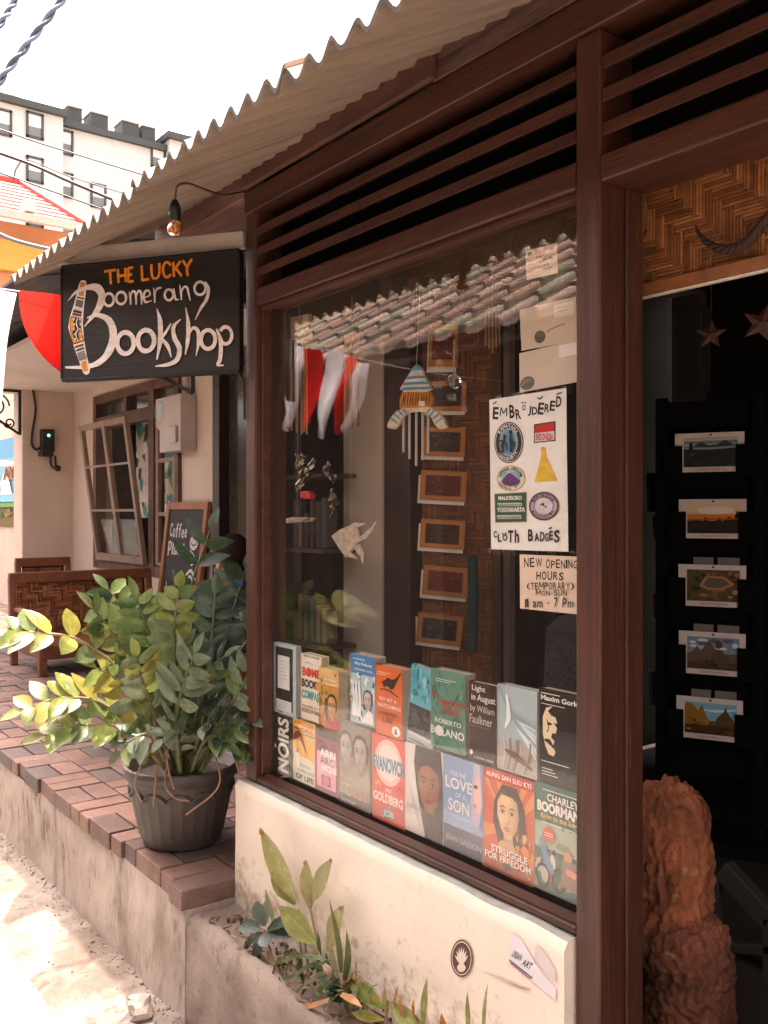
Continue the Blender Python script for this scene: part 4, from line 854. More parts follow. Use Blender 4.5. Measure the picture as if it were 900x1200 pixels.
def around(A, t, cx, cy, rx, ry, a0, a1, size, col, flip=False):
    for k, ch in enumerate(t):
        a = a0+(a1-a0)*k/max(1, len(t)-1); x, y = cx+rx*math.cos(R(a)), cy+ry*math.sin(R(a))
        if ch != ' ': A.text(ch, x-size*.4, y+size*.5, x+size*.4, y-size*.5, col, .03, (a+90 if not flip else a-90))
def b1(A):
    A.ell(160, 328, 74, 100, (.03, .025, .03), 28); A.ell(160, 328, 69, 95, hx('E6E2DC'), 28); A.ell(160, 328, 66, 92, (.03, .03, .04), 28); A.ell(160, 328, 46, 68, hx('D9D9D6'), 28); A.ell(160, 328, 43, 65, hx('6FA3C6'), 28)
    around(A, 'RAMAYANA', 160, 328, 56, 80, -140, -40, 17, hx('E6E2DC')); around(A, 'YOGYAKARTA', 160, 328, 56, 80, 140, 40, 15, hx('E6E2DC'), True)
    K2 = (.02, .02, .03); A.stroke([(140, 375), (135, 345), (142, 322), (148, 305)], [10, 16, 14, 8], K2); A.ell(147, 299, 8, 10, K2); A.stroke([(142, 325), (125, 318), (118, 335)], [8, 6, 4], K2); A.stroke([(136, 372), (118, 378)], [9, 4], K2)
    A.stroke([(180, 375), (184, 340), (178, 315), (178, 285)], [14, 20, 16, 8], K2); A.ell(178, 280, 9, 12, K2); A.stroke([(178, 285), (182, 268)], [8, 3], K2); A.stroke([(182, 320), (198, 330), (202, 350)], [8, 6, 4], K2); A.stroke([(165, 372), (158, 330)], [5, 9], K2)
badge('badge', 'large oval blue badge with two dancing figures', b1)
def b2(A): A.poly([(284, 245), (384, 234), (384, 328), (284, 335)], K); A.poly([(289, 250), (379, 240), (379, 281), (289, 288)], hx('C8202A')); A.poly([(289, 288), (379, 281), (379, 323), (289, 330)], hx('E4E0DC')); A.text('INDONESIA', 294, 323, 375, 291, hx('C8202A'), .03)
badge('badge', 'red and white flag badge', b2)
def b3(A): A.poly([(318, 362), (338, 360), (342, 400), (372, 470), (392, 518), (338, 520), (284, 522), (300, 470), (318, 400)], hx('E9BE3E')); A.ell(329, 366, 12, 12, hx('DDAE30'))
badge('badge', 'plain yellow bell shaped badge', b3)
def b4(A):
    A.ell(170, 502, 72, 62, hx('C89A30'), 26); A.ell(170, 502, 68, 58, hx('E8E2D6'), 26); A.ell(170, 500, 48, 42, hx('8FB8CC'), 24); A.poly([(122, 515), (142, 492), (156, 478), (166, 474), (180, 484), (200, 500), (218, 515), (205, 532), (170, 540), (135, 532)], hx('6A3A74')); A.poly([(156, 478), (161, 462), (168, 474)], WH)
    around(A, 'GUNUNG MERAPI', 170, 502, 57, 49, -165, -15, 13, K); around(A, 'CENTRAL JAVA', 170, 502, 57, 49, 155, 25, 12, K, True)
badge('badge', 'oval badge with a purple volcano', b4)
def b5(A):
    A.poly([(84, 574), (248, 568), (248, 714), (88, 716)], hx('B8906A')); A.poly([(88, 578), (244, 572), (244, 710), (92, 712)], hx('1F5A3C')); A.text('MALIOBORO', 106, 606, 224, 586, WH, .04); A.text('YOGYAKARTA', 98, 664, 240, 642, WH, .05)
    for yy, amp in ((628, 7), (688, 8)):
        for k in range(10): x = 108+k*12.5; A.ring(x, yy, 5, amp, 3.2, WH, 180, 480)
badge('badge', 'green street sign badge with white words', b5)
def b6(A):
    A.ell(330, 638, 72, 70, hx('C9A24A'), 26); A.ell(328, 638, 70, 68, hx('4A3A52'), 26); A.ell(328, 638, 62, 60, hx('B8A8BC'), 26); A.ell(328, 638, 46, 44, hx('4A3A52'), 24); A.ell(328, 638, 43, 41, hx('CFCBD2'), 24); A.stroke([(312, 634), (326, 628), (330, 640)], [4, 12, 4], hx('3E3048')); A.stroke([(334, 640), (346, 642)], [8, 4], hx('3E3048')); around(A, 'BOROBUDUR', 328, 638, 54, 52, -150, -30, 14, hx('4A3A52')); around(A, 'INDONESIA', 328, 638, 54, 52, 150, 30, 12, hx('4A3A52'), True)
badge('badge', 'round mauve and grey badge', b6)
# crinkled clear sleeve edges
SLV = glass_mat('clear_sleeve', 1.6, rough=.05)
mb = MB(); rnd = random.Random(5)
for (x0, y0, x1, y1, w) in ((562, 471, 676, 455, 5), (571, 646, 674, 650, 4)):
    n = 26; pts = []
    for i in range(n+1):
        f = i/n; pts += [P(x0+(x1-x0)*f, y0+(y1-y0)*f-w, Y=GY+.003+rnd.uniform(-.004, .006)), P(x0+(x1-x0)*f, y0+(y1-y0)*f+w, Y=GY+.006+rnd.uniform(-.004, .006))]
    mb.add(pts, [(2*i, 2*i+1, 2*i+3, 2*i+2) for i in range(n)])
mb.build('sleeve_edge', SLV, poster)
QH = ((203, 868), (475, 878), (205, 1130), (478, 1158))
def d_hours(A):
    A.step = .00005
    A.letters('NEW', 222, 930, 318, 44, INK, .012, 4); A.letters('OPENING', 330, 936, 480, 42, INK, .012, 4)
    A.letters('HOURS', 284, 992, 418, 40, INK, .016, 4); A.letters('(TEMPORARY)', 238, 1040, 466, 36, INK, .005, 4); A.letters('MON-SUN', 284, 1068, 434, 26, INK, .01, 3); A.letters('11 am - 7 pm', 232, 1124, 466, 44, INK, .008, 3)
paper('opening_hours_card', 'pinkish card with handwritten opening hours, fixed inside the glass under the badge poster', 'notice', (609, 649.7), (676.5, 652), (609.5, 713), (677, 720), d_hours, QH, (.74, .58, .48))
def d_price(A):
    A.rect(.06, .80, .20, .92, hx('3A3238')); A.ell(.84, .86, .06, .05, hx('88A0C0'))
    for y in (.82, .64, .5, .36, .22): 
        x = .08
        while x < .85:
            l = random.uniform(.04, .16)
            if random.random() < .6: A.rect(x, y, min(.92, x+l), y+.022, (.30, .24, .24))
            x += l+.05
    A.text('IDR', .35, .62, .55, .70, INK, .02); A.text('50 70', .55, .52, .85, .60, INK, .02); A.text('25', .55, .32, .75, .40, INK, .02); A.rect(.32, .86, .66, .875, hx('B87878'))
paper('price_card', 'small white printed ticket stuck at the top of the window near the post', 'ticket', (616, 294), (652.5, 285.5), (617, 328), (653.5, 320), d_price, None, (.72, .60, .54))
def d_env(k):
    def f(A):
        if k == 0: A.ell(.35, .25, .10, .15, (.10, .085, .07)); A.ell(.35, .25, .075, .115, (.14, .12, .10)); A.stroke([(.47, .33), (.62, .40), (.8, .44)], .025, hx('B05038')); A.rect(.62, .62, .96, .92, hx('E6D8CE')); A.rect(.66, .82, .9, .835, (.4, .35, .32)); A.rect(.66, .74, .86, .755, (.4, .35, .32))
        else: A.ell(.14, .20, .13, .17, (.16, .14, .12)); A.ell(.14, .20, .10, .13, (.24, .22, .19)); A.rect(.70, .66, .99, .96, hx('E9E2DC')); A.rect(.74, .84, .94, .855, (.4, .35, .32))
        A.stroke([(.3, .6), (.5, .66), (.7, .58)], [.01, .03, .01], (.62, .50, .42)); A.stroke([(.2, .85), (.4, .8)], [.01, .02], (.64, .52, .44))
    return f
paper('paper_bag', 'upper of two beige paper bags with a round dark seal, red stroke beside the seal', 'paper bag', (609, 363), (676, 345), (611, 411), (677, 399), d_env(0), None, (.60, .49, .40), bend=lambda u, v: .001*mnoise.noise((u*3, v*3, 6)))
paper('paper_bag', 'lower of two beige paper bags, round seal near its left corner', 'paper bag', (608.5, 414), (676, 400), (609, 460), (677, 447.5), d_env(1), None, (.62, .52, .45), bend=lambda u, v: .001*mnoise.noise((u*3, v*3, 8)))

# ------------------------------------------------------------------ things hanging inside the window
def plate(mb, pts, Y, th, col=(1, 1, 1), mi=0): mb.prism([P(x, y, Y=Y) for x, y in pts], (0, th, 0), col, mi)
def artpx(mb, Y, x0, y0, x1, y1):
    """draw in survey pixels on the vertical plane Y"""
    A = Art(mb, (0, 0, 0), (1, 0, 0), (0, 0, 1), None, step=.00008)
    A.w = lambda x, y: P(x, y, Y=Y) - Vector((0, A.step*A.k, 0)); return A
CR = hx('D8C4B0'); BL = hx('2F8FB0'); OG = hx('C87A22')
Yc = 1.37
ch = thing('wind_chime', 'painted wooden wind chime of a striped hat with two striped arms over five pale tubes', 'wind chime', P(488, 545, Y=Yc))
mb = MB(); plate(mb, [(488, 427), (492, 430), (505, 456), (500, 459), (473, 459), (468, 456), (484, 430)], Yc, .008, CR); A = artpx(mb, Yc-.0002, 0, 0, 0, 0)
A.poly([(488, 427), (492, 430), (495, 435), (481, 435), (484, 430)], BL)
for y, w in ((442, 11.5), (449, 15), (455, 17)): A.stroke([(487.5-w*.98, y+1), (487.5, y), (487.5+w*.98, y-.5)], 3.2, BL)
mb.build('striped_hat', PAINT, ch, bevel=.0015)
mb = MB(); plate(mb, [(472, 458), (502, 458), (506, 466), (505, 477), (468, 478), (468, 468)], Yc+.001, .009, OG); A = artpx(mb, Yc+.0008, 0, 0, 0, 0)
for k in range(11): A.stroke([(473+k*3, 460), (472+k*3.1+random.uniform(-1, 1), 468), (471+k*3.2, 475)], [.6, 1.6, .8], hx('4A2A18'))
A.rect(491, 476, 498, 470, hx('DCD4CC')); mb.build('straw_face', PAINT, ch, bevel=.0015)
mb = MB(); plate(mb, [(470, 478), (506, 477), (509, 481), (506, 484), (487, 482), (472, 485), (468, 482)], Yc+.002, .008, CR); mb.build('collar', PAINT, ch, bevel=.0015)
for s_ in (-1, 1):
    mb = MB(); f = lambda x: 488+s_*(x-488)
    outl = [(f(502), 477), (f(512), 482), (f(519), 490), (f(523), 499), (f(521), 502), (f(514), 503), (f(509), 497), (f(505), 489), (f(498), 483)]
    if s_ == -1: outl = outl[::-1]
    plate(mb, outl, Yc+.0005, .008, CR); A = artpx(mb, Yc+.0002, 0, 0, 0, 0)
    for (xa, ya), (xb, yb) in (((504, 479), (500, 484)), ((509, 481), (504, 487)), ((514, 485), (507.5, 491)), ((518, 490), (510, 496))): A.stroke([(f(xa), ya), (f(xb), yb)], 2.0, BL)
    for k in range(3): A.stroke([(f(514+k*2.5), 502), (f(514+k*2.5), 500)], .7, hx('8A7060'))
    mb.build('striped_arm', PAINT, ch, bevel=.001)
TUBE = pm('pale_tube', (.58, .53, .50), (.46, .42, .40), rough=.3, metal=.3, bump=.02)
for x, y0, y1 in ((473, 486, 530), (480, 481, 538), (488, 478, 546), (495.5, 481, 539), (502, 486, 531)):
    mb = MB(); mb.tube([P(x, y0, Y=Yc+.02), P(x, y1, Y=Yc+.02)], .0036, 10); mb.build('tube', TUBE, ch)
mb = MB(); mb.tube([P(488, 428, Y=Yc+.004), P(492, 340, Y=Yc+.004)], .0008, 5, (.5, .4, .3)); mb.build('string', GEN, ch)

cry = thing('crystal_pendant', 'clear glass ball hanging on a beaded chain in front of the woven screen', 'crystal', P(532, 446, Y=1.44))
mb = MB(); c = P(532, 447, Y=1.44); mb.ball(c, .018, 10, 7); mb.sm = [False]*len(mb.sm)
CRY = bpy.data.materials.new('crystal'); CRY.use_nodes = True; b = CRY.node_tree.nodes['Principled BSDF']; b.inputs['Roughness'].default_value = .02; b.inputs['Transmission Weight'].default_value = .9; b.inputs['Base Color'].default_value = (.9, .88, .85, 1)
mb.build('ball', CRY, cry); mb = MB()
for k in range(14): mb.ball(c+Vector((0, 0, .021+k*.0058)), .0026, 6, 5, (.6, .5, .42))
mb.build('bead_chain', pm('beads', attr=True, rough=.15), cry)

BAMB = [(.42, .24, .11), (.36, .20, .09), (.48, .28, .14)]
def bamboo_chime(label, px0, px1, yt, yb, tubes, Y):
    o = thing('wind_chime', label, 'wind chime', P((px0+px1)/2, tubes[0][2], Y=Y))
    mb = MB(); n = 5
    for k in range(n):
        a = px0+(px1-px0)*k/n; mb.prism([P(a+.3, yt-k*.9, Y=Y), P(a+(px1-px0)/n-.2, yt-k*.9-.9, Y=Y), P(a+(px1-px0)/n-.2, yb-k*.4, Y=Y), P(a+.3, yb-k*.4, Y=Y)], (0, .012, 0), random.choice(BAMB))
    if yb > yt: mb.build('top_board', STRAND, o, bevel=.001)
    for x, y0, y1, w in tubes:
        mb = MB(); p, q = P(x, y0, Y=Y+.012), P(x+.6, y1, Y=Y+.012); r = w*.0024; mb.tube([p, p+(q-p)*.5, q], [r*.92, r, r*1.02], 9, random.choice(BAMB)); mb.build('bamboo_tube', STRAND, o)
    mb = MB(); mb.tube([P((px0+px1)/2, yt, Y=Y+.005), P((px0+px1)/2, yt-45, Y=Y+.005)], .0008, 5, (.4, .3, .2)); mb.build('string', GEN, o)
bamboo_chime('bamboo wind chime with flat board and long tubes, leftmost in the window', 340, 362, 372, 398, [(341, 398, 505, 1.9), (347.5, 400, 507, 1.7), (353, 400, 509, 1.2), (356, 400, 507, 1.2), (359, 400, 509, 1.2)], 1.42)
bamboo_chime('bamboo wind chime with thick dark tubes near the beige pillar', 403, 422, 393, 402, [(405, 402, 500, 1.7), (411, 402, 501, 1.5), (418, 402, 500, 2.6)], 1.46)
bamboo_chime('slim metal and bamboo wind chime of five thin rods beside the paper bags', 568, 586, 362, 366, [(569, 366, 405, .9), (573, 366, 408, .9), (577, 366, 414, .9), (581, 366, 408, .8), (585, 366, 405, .8)], 1.50)
# rush figure at the far left
mb = MB()
for k in range(9):
    a = 313.5+k*2.2; t_ = 382-6*abs(math.sin(k*.8)); mb.prism([P(a+max(0, 4-k)*.8, t_, Y=1.36), P(a+2.1, t_-1, Y=1.36), P(a+1.8, 409-k*.4, Y=1.36), P(a-.1, 409-k*.4, Y=1.36)], (0, .006, 0), random.choice(BAMB))
o = mb.build('straw_ornament', STRAND); tag(o, 'small straw ornament hung in the left corner of the window', 'ornament')

# angel fish and the flat bird
FISH = pm('carved_white_fish', attr=True, rough=.7, scale=60, var=.45, bump=.4, bscale=90)
Yf = 1.40; fo = thing('fish_mobile', 'whitish carved angelfish hanging on a thread in front of the beige pillar', 'mobile', P(414, 675, Y=Yf)); FC = hx('CDBBAA')
mb = MB(); plate(mb, [(387, 628), (398, 620), (412, 614), (418, 620), (421, 632), (414, 642), (404, 653), (398, 645), (391, 634)], Yf, .012, FC); mb.build('body', FISH, fo, bevel=.004)
mb = MB(); plate(mb, [(409, 615), (416, 612), (428, 614), (419, 618), (414, 619)], Yf+.003, .004, FC); mb.build('fin', FISH, fo, bevel=.001)
mb = MB(); plate(mb, [(404, 653), (407, 645), (412, 648), (418, 655), (411, 653)], Yf+.003, .004, FC); mb.build('fin', FISH, fo, bevel=.001)
mb = MB(); plate(mb, [(418, 631), (426, 626), (435, 617), (440, 611), (436, 622), (429, 631), (421, 635)], Yf+.003, .005, FC); mb.build('fin', FISH, fo, bevel=.001)
mb = MB(); plate(mb, [(415, 638), (421, 638), (426, 648), (425, 661), (422, 652), (416, 645)], Yf+.003, .005, FC); mb.build('fin', FISH, fo, bevel=.001)
mb = MB(); mb.tube([P(411, 614, Y=Yf+.006), P(411, 420, Y=Yf+.006)], .0005, 4, (.45, .38, .33)); mb.build('thread', GEN, fo)
mb = MB(); Yb = 1.38
plate(mb, [(323, 601), (330, 607), (336, 609), (348, 608), (352, 606), (367, 607), (364, 611), (350, 612), (335, 613), (326, 607)], Yb, .010, FC); plate(mb, [(334, 608), (342, 606), (360, 607), (352, 612)], Yb-.012, .03, hx('B8A898'))
mb.tube([P(349, 607, Y=Yb+.004), P(349, 430, Y=Yb+.004)], .0005, 4, (.45, .38, .33)); o = mb.build('bird_mobile', FISH); tag(o, 'flat pale bird mobile hanging on a thread at the left of the window', 'mobile')

# ------------------------------------------------------------------ inside: pillar, posts, woven screen, batik pictures
mb = MB(); mb.box((P(402, 500, Y=1.56).x, 1.56, .42), (P(447, 500, Y=1.56).x, 1.75, P(420, 405, Y=1.56).z)); o = mb.build('pillar', pm('pillar_render', (.42, .34, .28), (.36, .29, .24), rough=.9, scale=3), bevel=.004); tag(o, 'beige plastered pillar inside the shop window behind the fish', 'pillar')
mb = MB(); mb.box((P(447.5, 500, Y=1.57).x, 1.57, .42), (P(480, 500, Y=1.57).x, 1.68, 1.95)); o = mb.build('timber_post', pm('inner_post', (.035, .017, .013), rough=.5), bevel=.003); tag(o, 'dark upright timber beside the beige pillar inside the window', 'post')
mb = MB(); mb.box((-2.14, 1.60, .42), (-2.09, 1.66, 2.2)); o = mb.build('timber_post', pm('inner_post_brown', (.05, .025, .018), rough=.5), bevel=.003); tag(o, 'dark brown upright timber deep in the left end of the window', 'post')
mb = MB()
for x, z in ((-2.19, 1.0), (-2.19, 1.28), (-2.19, 1.5)): mb.box((-2.415, 1.44, z), (-2.20, 1.62, z+.012), (.05, .025, .016))
rnd = random.Random(2)
sh = mb.build('wall_shelf', GEN); tag(sh, 'dark shelves in the left corner behind the window', 'shelf')
for k in range(12):
    x = -2.40+.032*(k % 6)+rnd.uniform(0, .005); z = 1.014 if k < 6 else 1.294; mb = MB(); mb.box((x, 1.46, z), (x+rnd.uniform(.015, .028), 1.50, z+rnd.uniform(.08, .15)), rnd.choice([(.10, .055, .035), (.05, .045, .04), (.13, .08, .05), (.07, .025, .018), (.03, .035, .04)]))
    o = mb.build('trinket_box', GEN, bevel=.003); tag(o, 'little dim boxes and books standing on the dark shelves behind the window', 'trinket', 'trinkets on the dim shelves')
FOIL = pm('crumpled_foil', (.34, .29, .23), (.03, .025, .02), rough=.18, metal=.9, scale=18, bump=0)  # foil lumps added to stand in for bright reflections
mb = MB(); b0 = P(352, 540, Y=1.62)
for (px, py, r_) in ((352, 538, .022), (358, 556, .020), (352, 566, .018), (366, 542, .016), (384, 550, .018), (389, 580, .014), (391, 597, .016), (392, 560, .012)):
    k0 = len(mb.v); mb.ball(P(px, py, Y=1.40), r_, 16, 12, sc=(.6, .5, 1.2))
    for i in range(k0, len(mb.v)):
        v = Vector(mb.v[i]); mb.v[i] = tuple(v+Vector((1, 1, 1))*(.014*mnoise.noise(v*60)))
mb.sm = [False]*len(mb.sm)
o = mb.build('glint_foil', FOIL); tag(o, 'crumpled foil bits added to stand for bright glints in the left part of the window', 'foil')
mb = MB(); plate(mb, [(351, 576), (360, 575), (364, 580), (362, 585), (351, 584)], 1.38, .02, hx('D01C1C')); o = mb.build('red_ornament', GEN, bevel=.004); tag(o, 'small bright red ornament below the foil glints', 'ornament')

s0 = P(484, 790, Y=1.60); s1 = P(582, 790, Y=1.74); uxs = (s1-s0); uxs.z = 0; wS = uxs.length; uxs = uxs.normalized()
mb = MB(); weave(mb, (s0.x, s0.y, .60), uxs, (0, 0, 1), wS, 1.42, .017, [(.23, .085, .034), (.18, .066, .028), (.28, .11, .042)], 3, 21, 1)
sc_ = thing('bamboo_screen', 'brown woven bamboo screen inside the window carrying a column of batik pictures', 'screen', (s0.x, s0.y, .45)); mb.build('woven_sheet', STRAND, sc_)
mb = MB(); nS = uxs.cross(Vector((0, 0, 1)))
for u in (0, wS): mb.bar(Vector((s0.x, s0.y, .45))+uxs*u, Vector((s0.x, s0.y, 2.05))+uxs*u, .022, .022, (.11, .05, .025), up=nS)
mb.build('upright', STRAND, sc_)
BR = (.42, .17, .05)
def batik(label, x0, y0, x1, y1, cols, tilt, seed):
    tilt = -2.2-tilt*.9
    c = P((x0+x1)/2, (y0+y1)/2, Y=1.66); k = P((x0+x1)/2, y0, Y=1.66)
    d_ = c-Vector((0, 0, EYE)); c = Vector((0, 0, EYE))+d_*((Vector((s0.x, s0.y, EYE))+nS*.02-Vector((0, 0, EYE))).dot(nS)/d_.dot(nS))
    dd = ((c-Vector((0, 0, EYE))).dot(FWD)); w = (x1-x0)/FPX*dd*1.04; h = (y1-y0)/FPX*dd
    o = thing('batik_picture', label, 'picture', (c.x, c.y, c.z-h/2), 'batik pictures hung on the woven screen')
    r_ = Matrix.Rotation(R(tilt), 3, nS); ux = r_ @ uxs; uz = r_ @ Vector((0, 0, 1)); lo = c-ux*w/2-uz*h/2
    q = random.Random(seed)
    mb = MB(); e = lo-ux*w*.05-uz*h*.12; mb.prism([e, e+ux*w*1.02, e+ux*w*1.02+uz*h*.95, e+uz*h*.95], -nS*.0012, (.62, .58, .56)); mb.build('white_backing', PAPER, o)
    mb = MB(); mb.prism([lo+nS*.002, lo+nS*.002+ux*w, lo+nS*.002+ux*w+uz*h, lo+nS*.002+uz*h], -nS*.0018, BR); A = Art(mb, lo+nS*.0022, ux*w, uz*h, step=.00008)
    A.rect(.06, .09, .94, .91, (.55, .25, .08)); A.rect(.075, .11, .925, .89, BR); mb.build('orange_mount', PRINT, o)
    mb = MB(); A = Art(mb, lo+nS*.003, ux*w, uz*h, step=.00008); A.rect(.12, .17, .88, .84, cols[0]); splat(A, 30, .13, .19, .87, .82, cols[1:]+[tuple(min(1, c*1.6+.012) for c in cols[0])], .02, .055, seed); splat(A, 7, .14, .2, .86, .81, [(.30, .16, .08), (.22, .10, .06)], .008, .02, seed+50)
    mb.build('batik_cloth', PRINT, o)
    mb = MB(); A = Art(mb, lo+nS*.006, ux*w, uz*h, step=.0001); A.bend = lambda u, v: .002*math.sin(u*9+seed)*math.sin(v*7)
    n = 10; vs_ = [A.w(-.02+1.06*i/n, -.04+1.06*j/n) for j in range(n+1) for i in range(n+1)]; mb.add(vs_, [(j*(n+1)+i, j*(n+1)+i+1, (j+1)*(n+1)+i+1, (j+1)*(n+1)+i) for j in range(n) for i in range(n)], (1, 1, 1), 0, True); mb.build('clear_wrap', SLV, o)
RD = (.16, .018, .02); DKB = (.02, .022, .03); DKG = (.03, .05, .035); DKR = (.05, .018, .014)
batik('upright red batik picture at the top of the screen, right under the reflected tiles', 503, 380, 536, 430, [RD, DKG, DKG, (.04, .02, .02)], 0, 1)
batik('landscape dark blue batik picture behind the glass ball, second from the top', 500, 447, 546, 482, [DKB, (.05, .05, .06), (.08, .07, .07), DKB], -1, 2)
batik('landscape batik picture with red strokes beside the chime tubes, third from the top', 497, 501, 545, 535, [(.03, .02, .02), (.2, .04, .03), (.12, .10, .09), (.02, .02, .02)], 1, 3)
batik('landscape red batik picture right under the tubes, fourth from the top', 493, 552, 546, 587, [(.12, .02, .02), DKR, (.03, .02, .02), (.16, .05, .03)], 1, 4)
batik('landscape dull brown batik picture, fifth from the top', 493, 609, 544, 643, [DKR, (.03, .02, .016), (.10, .04, .025), (.06, .03, .02)], 1, 5)
batik('landscape bright red batik picture with small dark figures, sixth from the top', 496, 664, 548, 699, [RD, (.03, .025, .03), (.04, .03, .03)], 2, 6)
batik('landscape dark blue batik picture lowest on the screen', 489, 720, 541, 755, [(.022, .03, .045), (.10, .07, .05), (.05, .04, .04), (.16, .10, .06)], 3, 7)
mb = MB(); plate(mb, [(548, 652), (556, 650), (558, 700), (556, 762), (548, 764)], 1.62, .01, (.035, .10, .10)); o = mb.build('teal_cloth', CLOTH); tag(o, 'narrow teal cloth hanging at the right edge of the woven screen', 'cloth')
mb = MB(); Yd = 1.75; p0, p1 = P(634, 800, Y=Yd), P(700, 690, Y=Yd); A = None
mb.prism([P(640, 735, Y=Yd), P(655, 722, Y=Yd), P(690, 715, Y=Yd), P(690, 820, Y=Yd), P(636, 815, Y=Yd)], (0, .05, 0), (.05, .055, .06)); A = artpx(mb, Yd-.0005, 0, 0, 0, 0)
for k in range(90): A.ell(random.uniform(642, 686), random.uniform(740, 808), 1.6, 1.6, (.02, .03, .035), 6)
o = mb.build('patterned_cushion', GEN); tag(o, 'grey-blue patterned cushion in the dark behind the right hand books', 'cushion')
mb = MB(); mb.box((P(590, 500, Y=1.7).x, 1.7, .42), (P(597, 500, Y=1.7).x, 1.72, 2.1), (.10, .07, .055)); mb.box((P(576, 500, Y=1.72).x, 1.9, .42), (P(640, 500, Y=1.9).x, 1.94, 2.2), (.012, .009, .008)); o = mb.build('dark_gap_panel', GEN); tag(o, 'pale-edged near-black panel standing in for the dark gap right of the woven screen', 'panel')  # near-black panel put in for the dark gap beside the screen

# ------------------------------------------------------------------ the doorway
dr = Vector((.906, .422, 0)).normalized(); dn = Vector((.422, -.906, 0)).normalized()
rack0 = P(832, 870, Y=2.42)
rk = thing('calendar_rack', 'tall black display rack with calendars, standing in the dark doorway', 'rack', (rack0.x, rack0.y, .40))
def rp(u, z, d=0): return Vector((rack0.x, rack0.y, 0))+dr*u+dn*d+Vector((0, 0, z))
mb = MB(); 
for u in (-.145, .135): mb.bar(rp(u, .40, -.03), rp(u, 1.75, -.03), .035, .03, up=dn)
mb.prism([rp(-.16, .6, -.05), rp(.15, .6, -.05), rp(.15, 1.74, -.05), rp(-.16, 1.74, -.05)], -dn*.01); mb.bar(rp(-.2, .42, -.03), rp(.19, .42, -.03), .2, .04); RKM = pm('matt_black_rack', (.005, .0045, .0045), rough=.95, spec=.08, bump=0); rkm = mb.build('rack_frame', RKM, rk)
depth = (rack0-Vector((0, 0, EYE))).dot(FWD)
cal_defs = []
def cal(label, cx, y0, y1, wpx, draw, backs=False):
    c = P(cx, (y0+y1)/2, D=1); d = c-Vector((0, 0, EYE)); k = ((Vector((rack0.x, rack0.y, 0))+dn*.0-Vector((0, 0, 0))).dot(dn))/(d.dot(dn)); c = Vector((0, 0, EYE))+d*k
    u = (c-Vector((rack0.x, rack0.y, c.z))).dot(dr); zt = c.z+(y1-y0)/2/FPX*depth; zb = c.z-(y1-y0)/2/FPX*depth; w = wpx/FPX*depth/.995; h = zt-zb
    o = thing('calendar', label, 'calendar', tuple(rp(u, zb)), 'calendars on the black rack')
    mb = MB(); a = rp(u-w/2, zb); mb.prism([a, a+dr*w, a+dr*w+Vector((0, 0, h)), a+Vector((0, 0, h))], -dn*.002, hx('E0CFC8')); A = Art(mb, a+dn*.0003, dr*w, (0, 0, h), step=.0001)
    A.rect(.13, .13, .91, .88, (.05, .05, .05)); A.ell(.52, .945, .022, .03, (.1, .07, .06), 8); draw(A)
    A.text('INDONESIA', .33, .04, .74, .095, hx('B0504A'), .01, space=1.6); mb.build('sheet', PRINT, o)
    for ua, ub in ((u-w/2-.03, u-w/2+w*.115), (u+w/2-w*.115, u+w/2+.03)):
        mb = MB(); mb.prism([rp(ua, zb-.012, .010), rp(ub, zb-.012, .010), rp(ub, zb+h*.68, .010), rp(ua, zb+h*.68, .010)], -dn*.004); mb.build('rack_pocket', RKM, rk)
    if backs:
        for ua, ub in ((-.28, .02), (.08, .40)):
            mb = MB(); mb.prism([rp(u+ua*w, zt-.004, -.008), rp(u+ub*w, zt-.004, -.008), rp(u+ub*w, zt+.022, -.010), rp(u+ua*w, zt+.022, -.010)], -dn*.002, (.20, .16, .14)); mb.build('card', PAPER, rk)
def c1(A): A.rect(.13, .62, .91, .88, hx('B8B0A4')); A.stroke([(.15, .82), (.5, .80), (.9, .84)], [.02, .06, .02], hx('D8C4A8')); A.rect(.13, .72, .91, .80, hx('6C8494')); A.poly([(.26, .66), (.38, .77), (.5, .68), (.62, .70), (.72, .81), (.86, .67), (.91, .66), (.91, .6), (.13, .6), (.13, .66)], hx('2A3A44')); A.rect(.13, .13, .91, .60, hx('1E2826')); A.stroke([(.13, .62), (.5, .60), (.91, .63)], .05, hx('8A9AA0')); A.poly([(.20, .45), (.21, .75), (.26, .76), (.27, .45)], hx('10181A')); splat(A, 16, .14, .15, .9, .5, [hx('2C3A34'), hx('182020'), hx('3A4A40')], .02, .06, 3)
def c2(A): A.rect(.13, .13, .91, .88, hx('E8C8A0')); A.rect(.13, .45, .91, .62, hx('D8802A')); A.ell(.55, .72, .28, .10, hx('F0E0CC')); A.rect(.13, .13, .91, .45, hx('1C1210')); A.poly([(.13, .4), (.25, .5), (.36, .44), (.40, .56), (.45, .45), (.55, .43), (.6, .55), (.65, .44), (.75, .56), (.82, .5), (.86, .72), (.89, .5), (.91, .5), (.91, .3), (.13, .3)], hx('20130F')); A.stroke([(.14, .47), (.5, .49), (.9, .5)], .03, hx('B04A18'))
def c3(A): A.rect(.13, .13, .91, .88, hx('5A4A30')); splat(A, 40, .14, .15, .9, .86, [hx('B06A3A'), hx('3E3A22'), hx('8A5A34'), hx('28301C'), hx('C88A50')], .03, .08, 5); A.poly([(.32, .5), (.42, .74), (.7, .72), (.84, .55), (.66, .42), (.45, .40)], hx('C07A48')); A.poly([(.37, .52), (.45, .70), (.68, .68), (.78, .55), (.64, .46), (.47, .45)], hx('5E564E'))
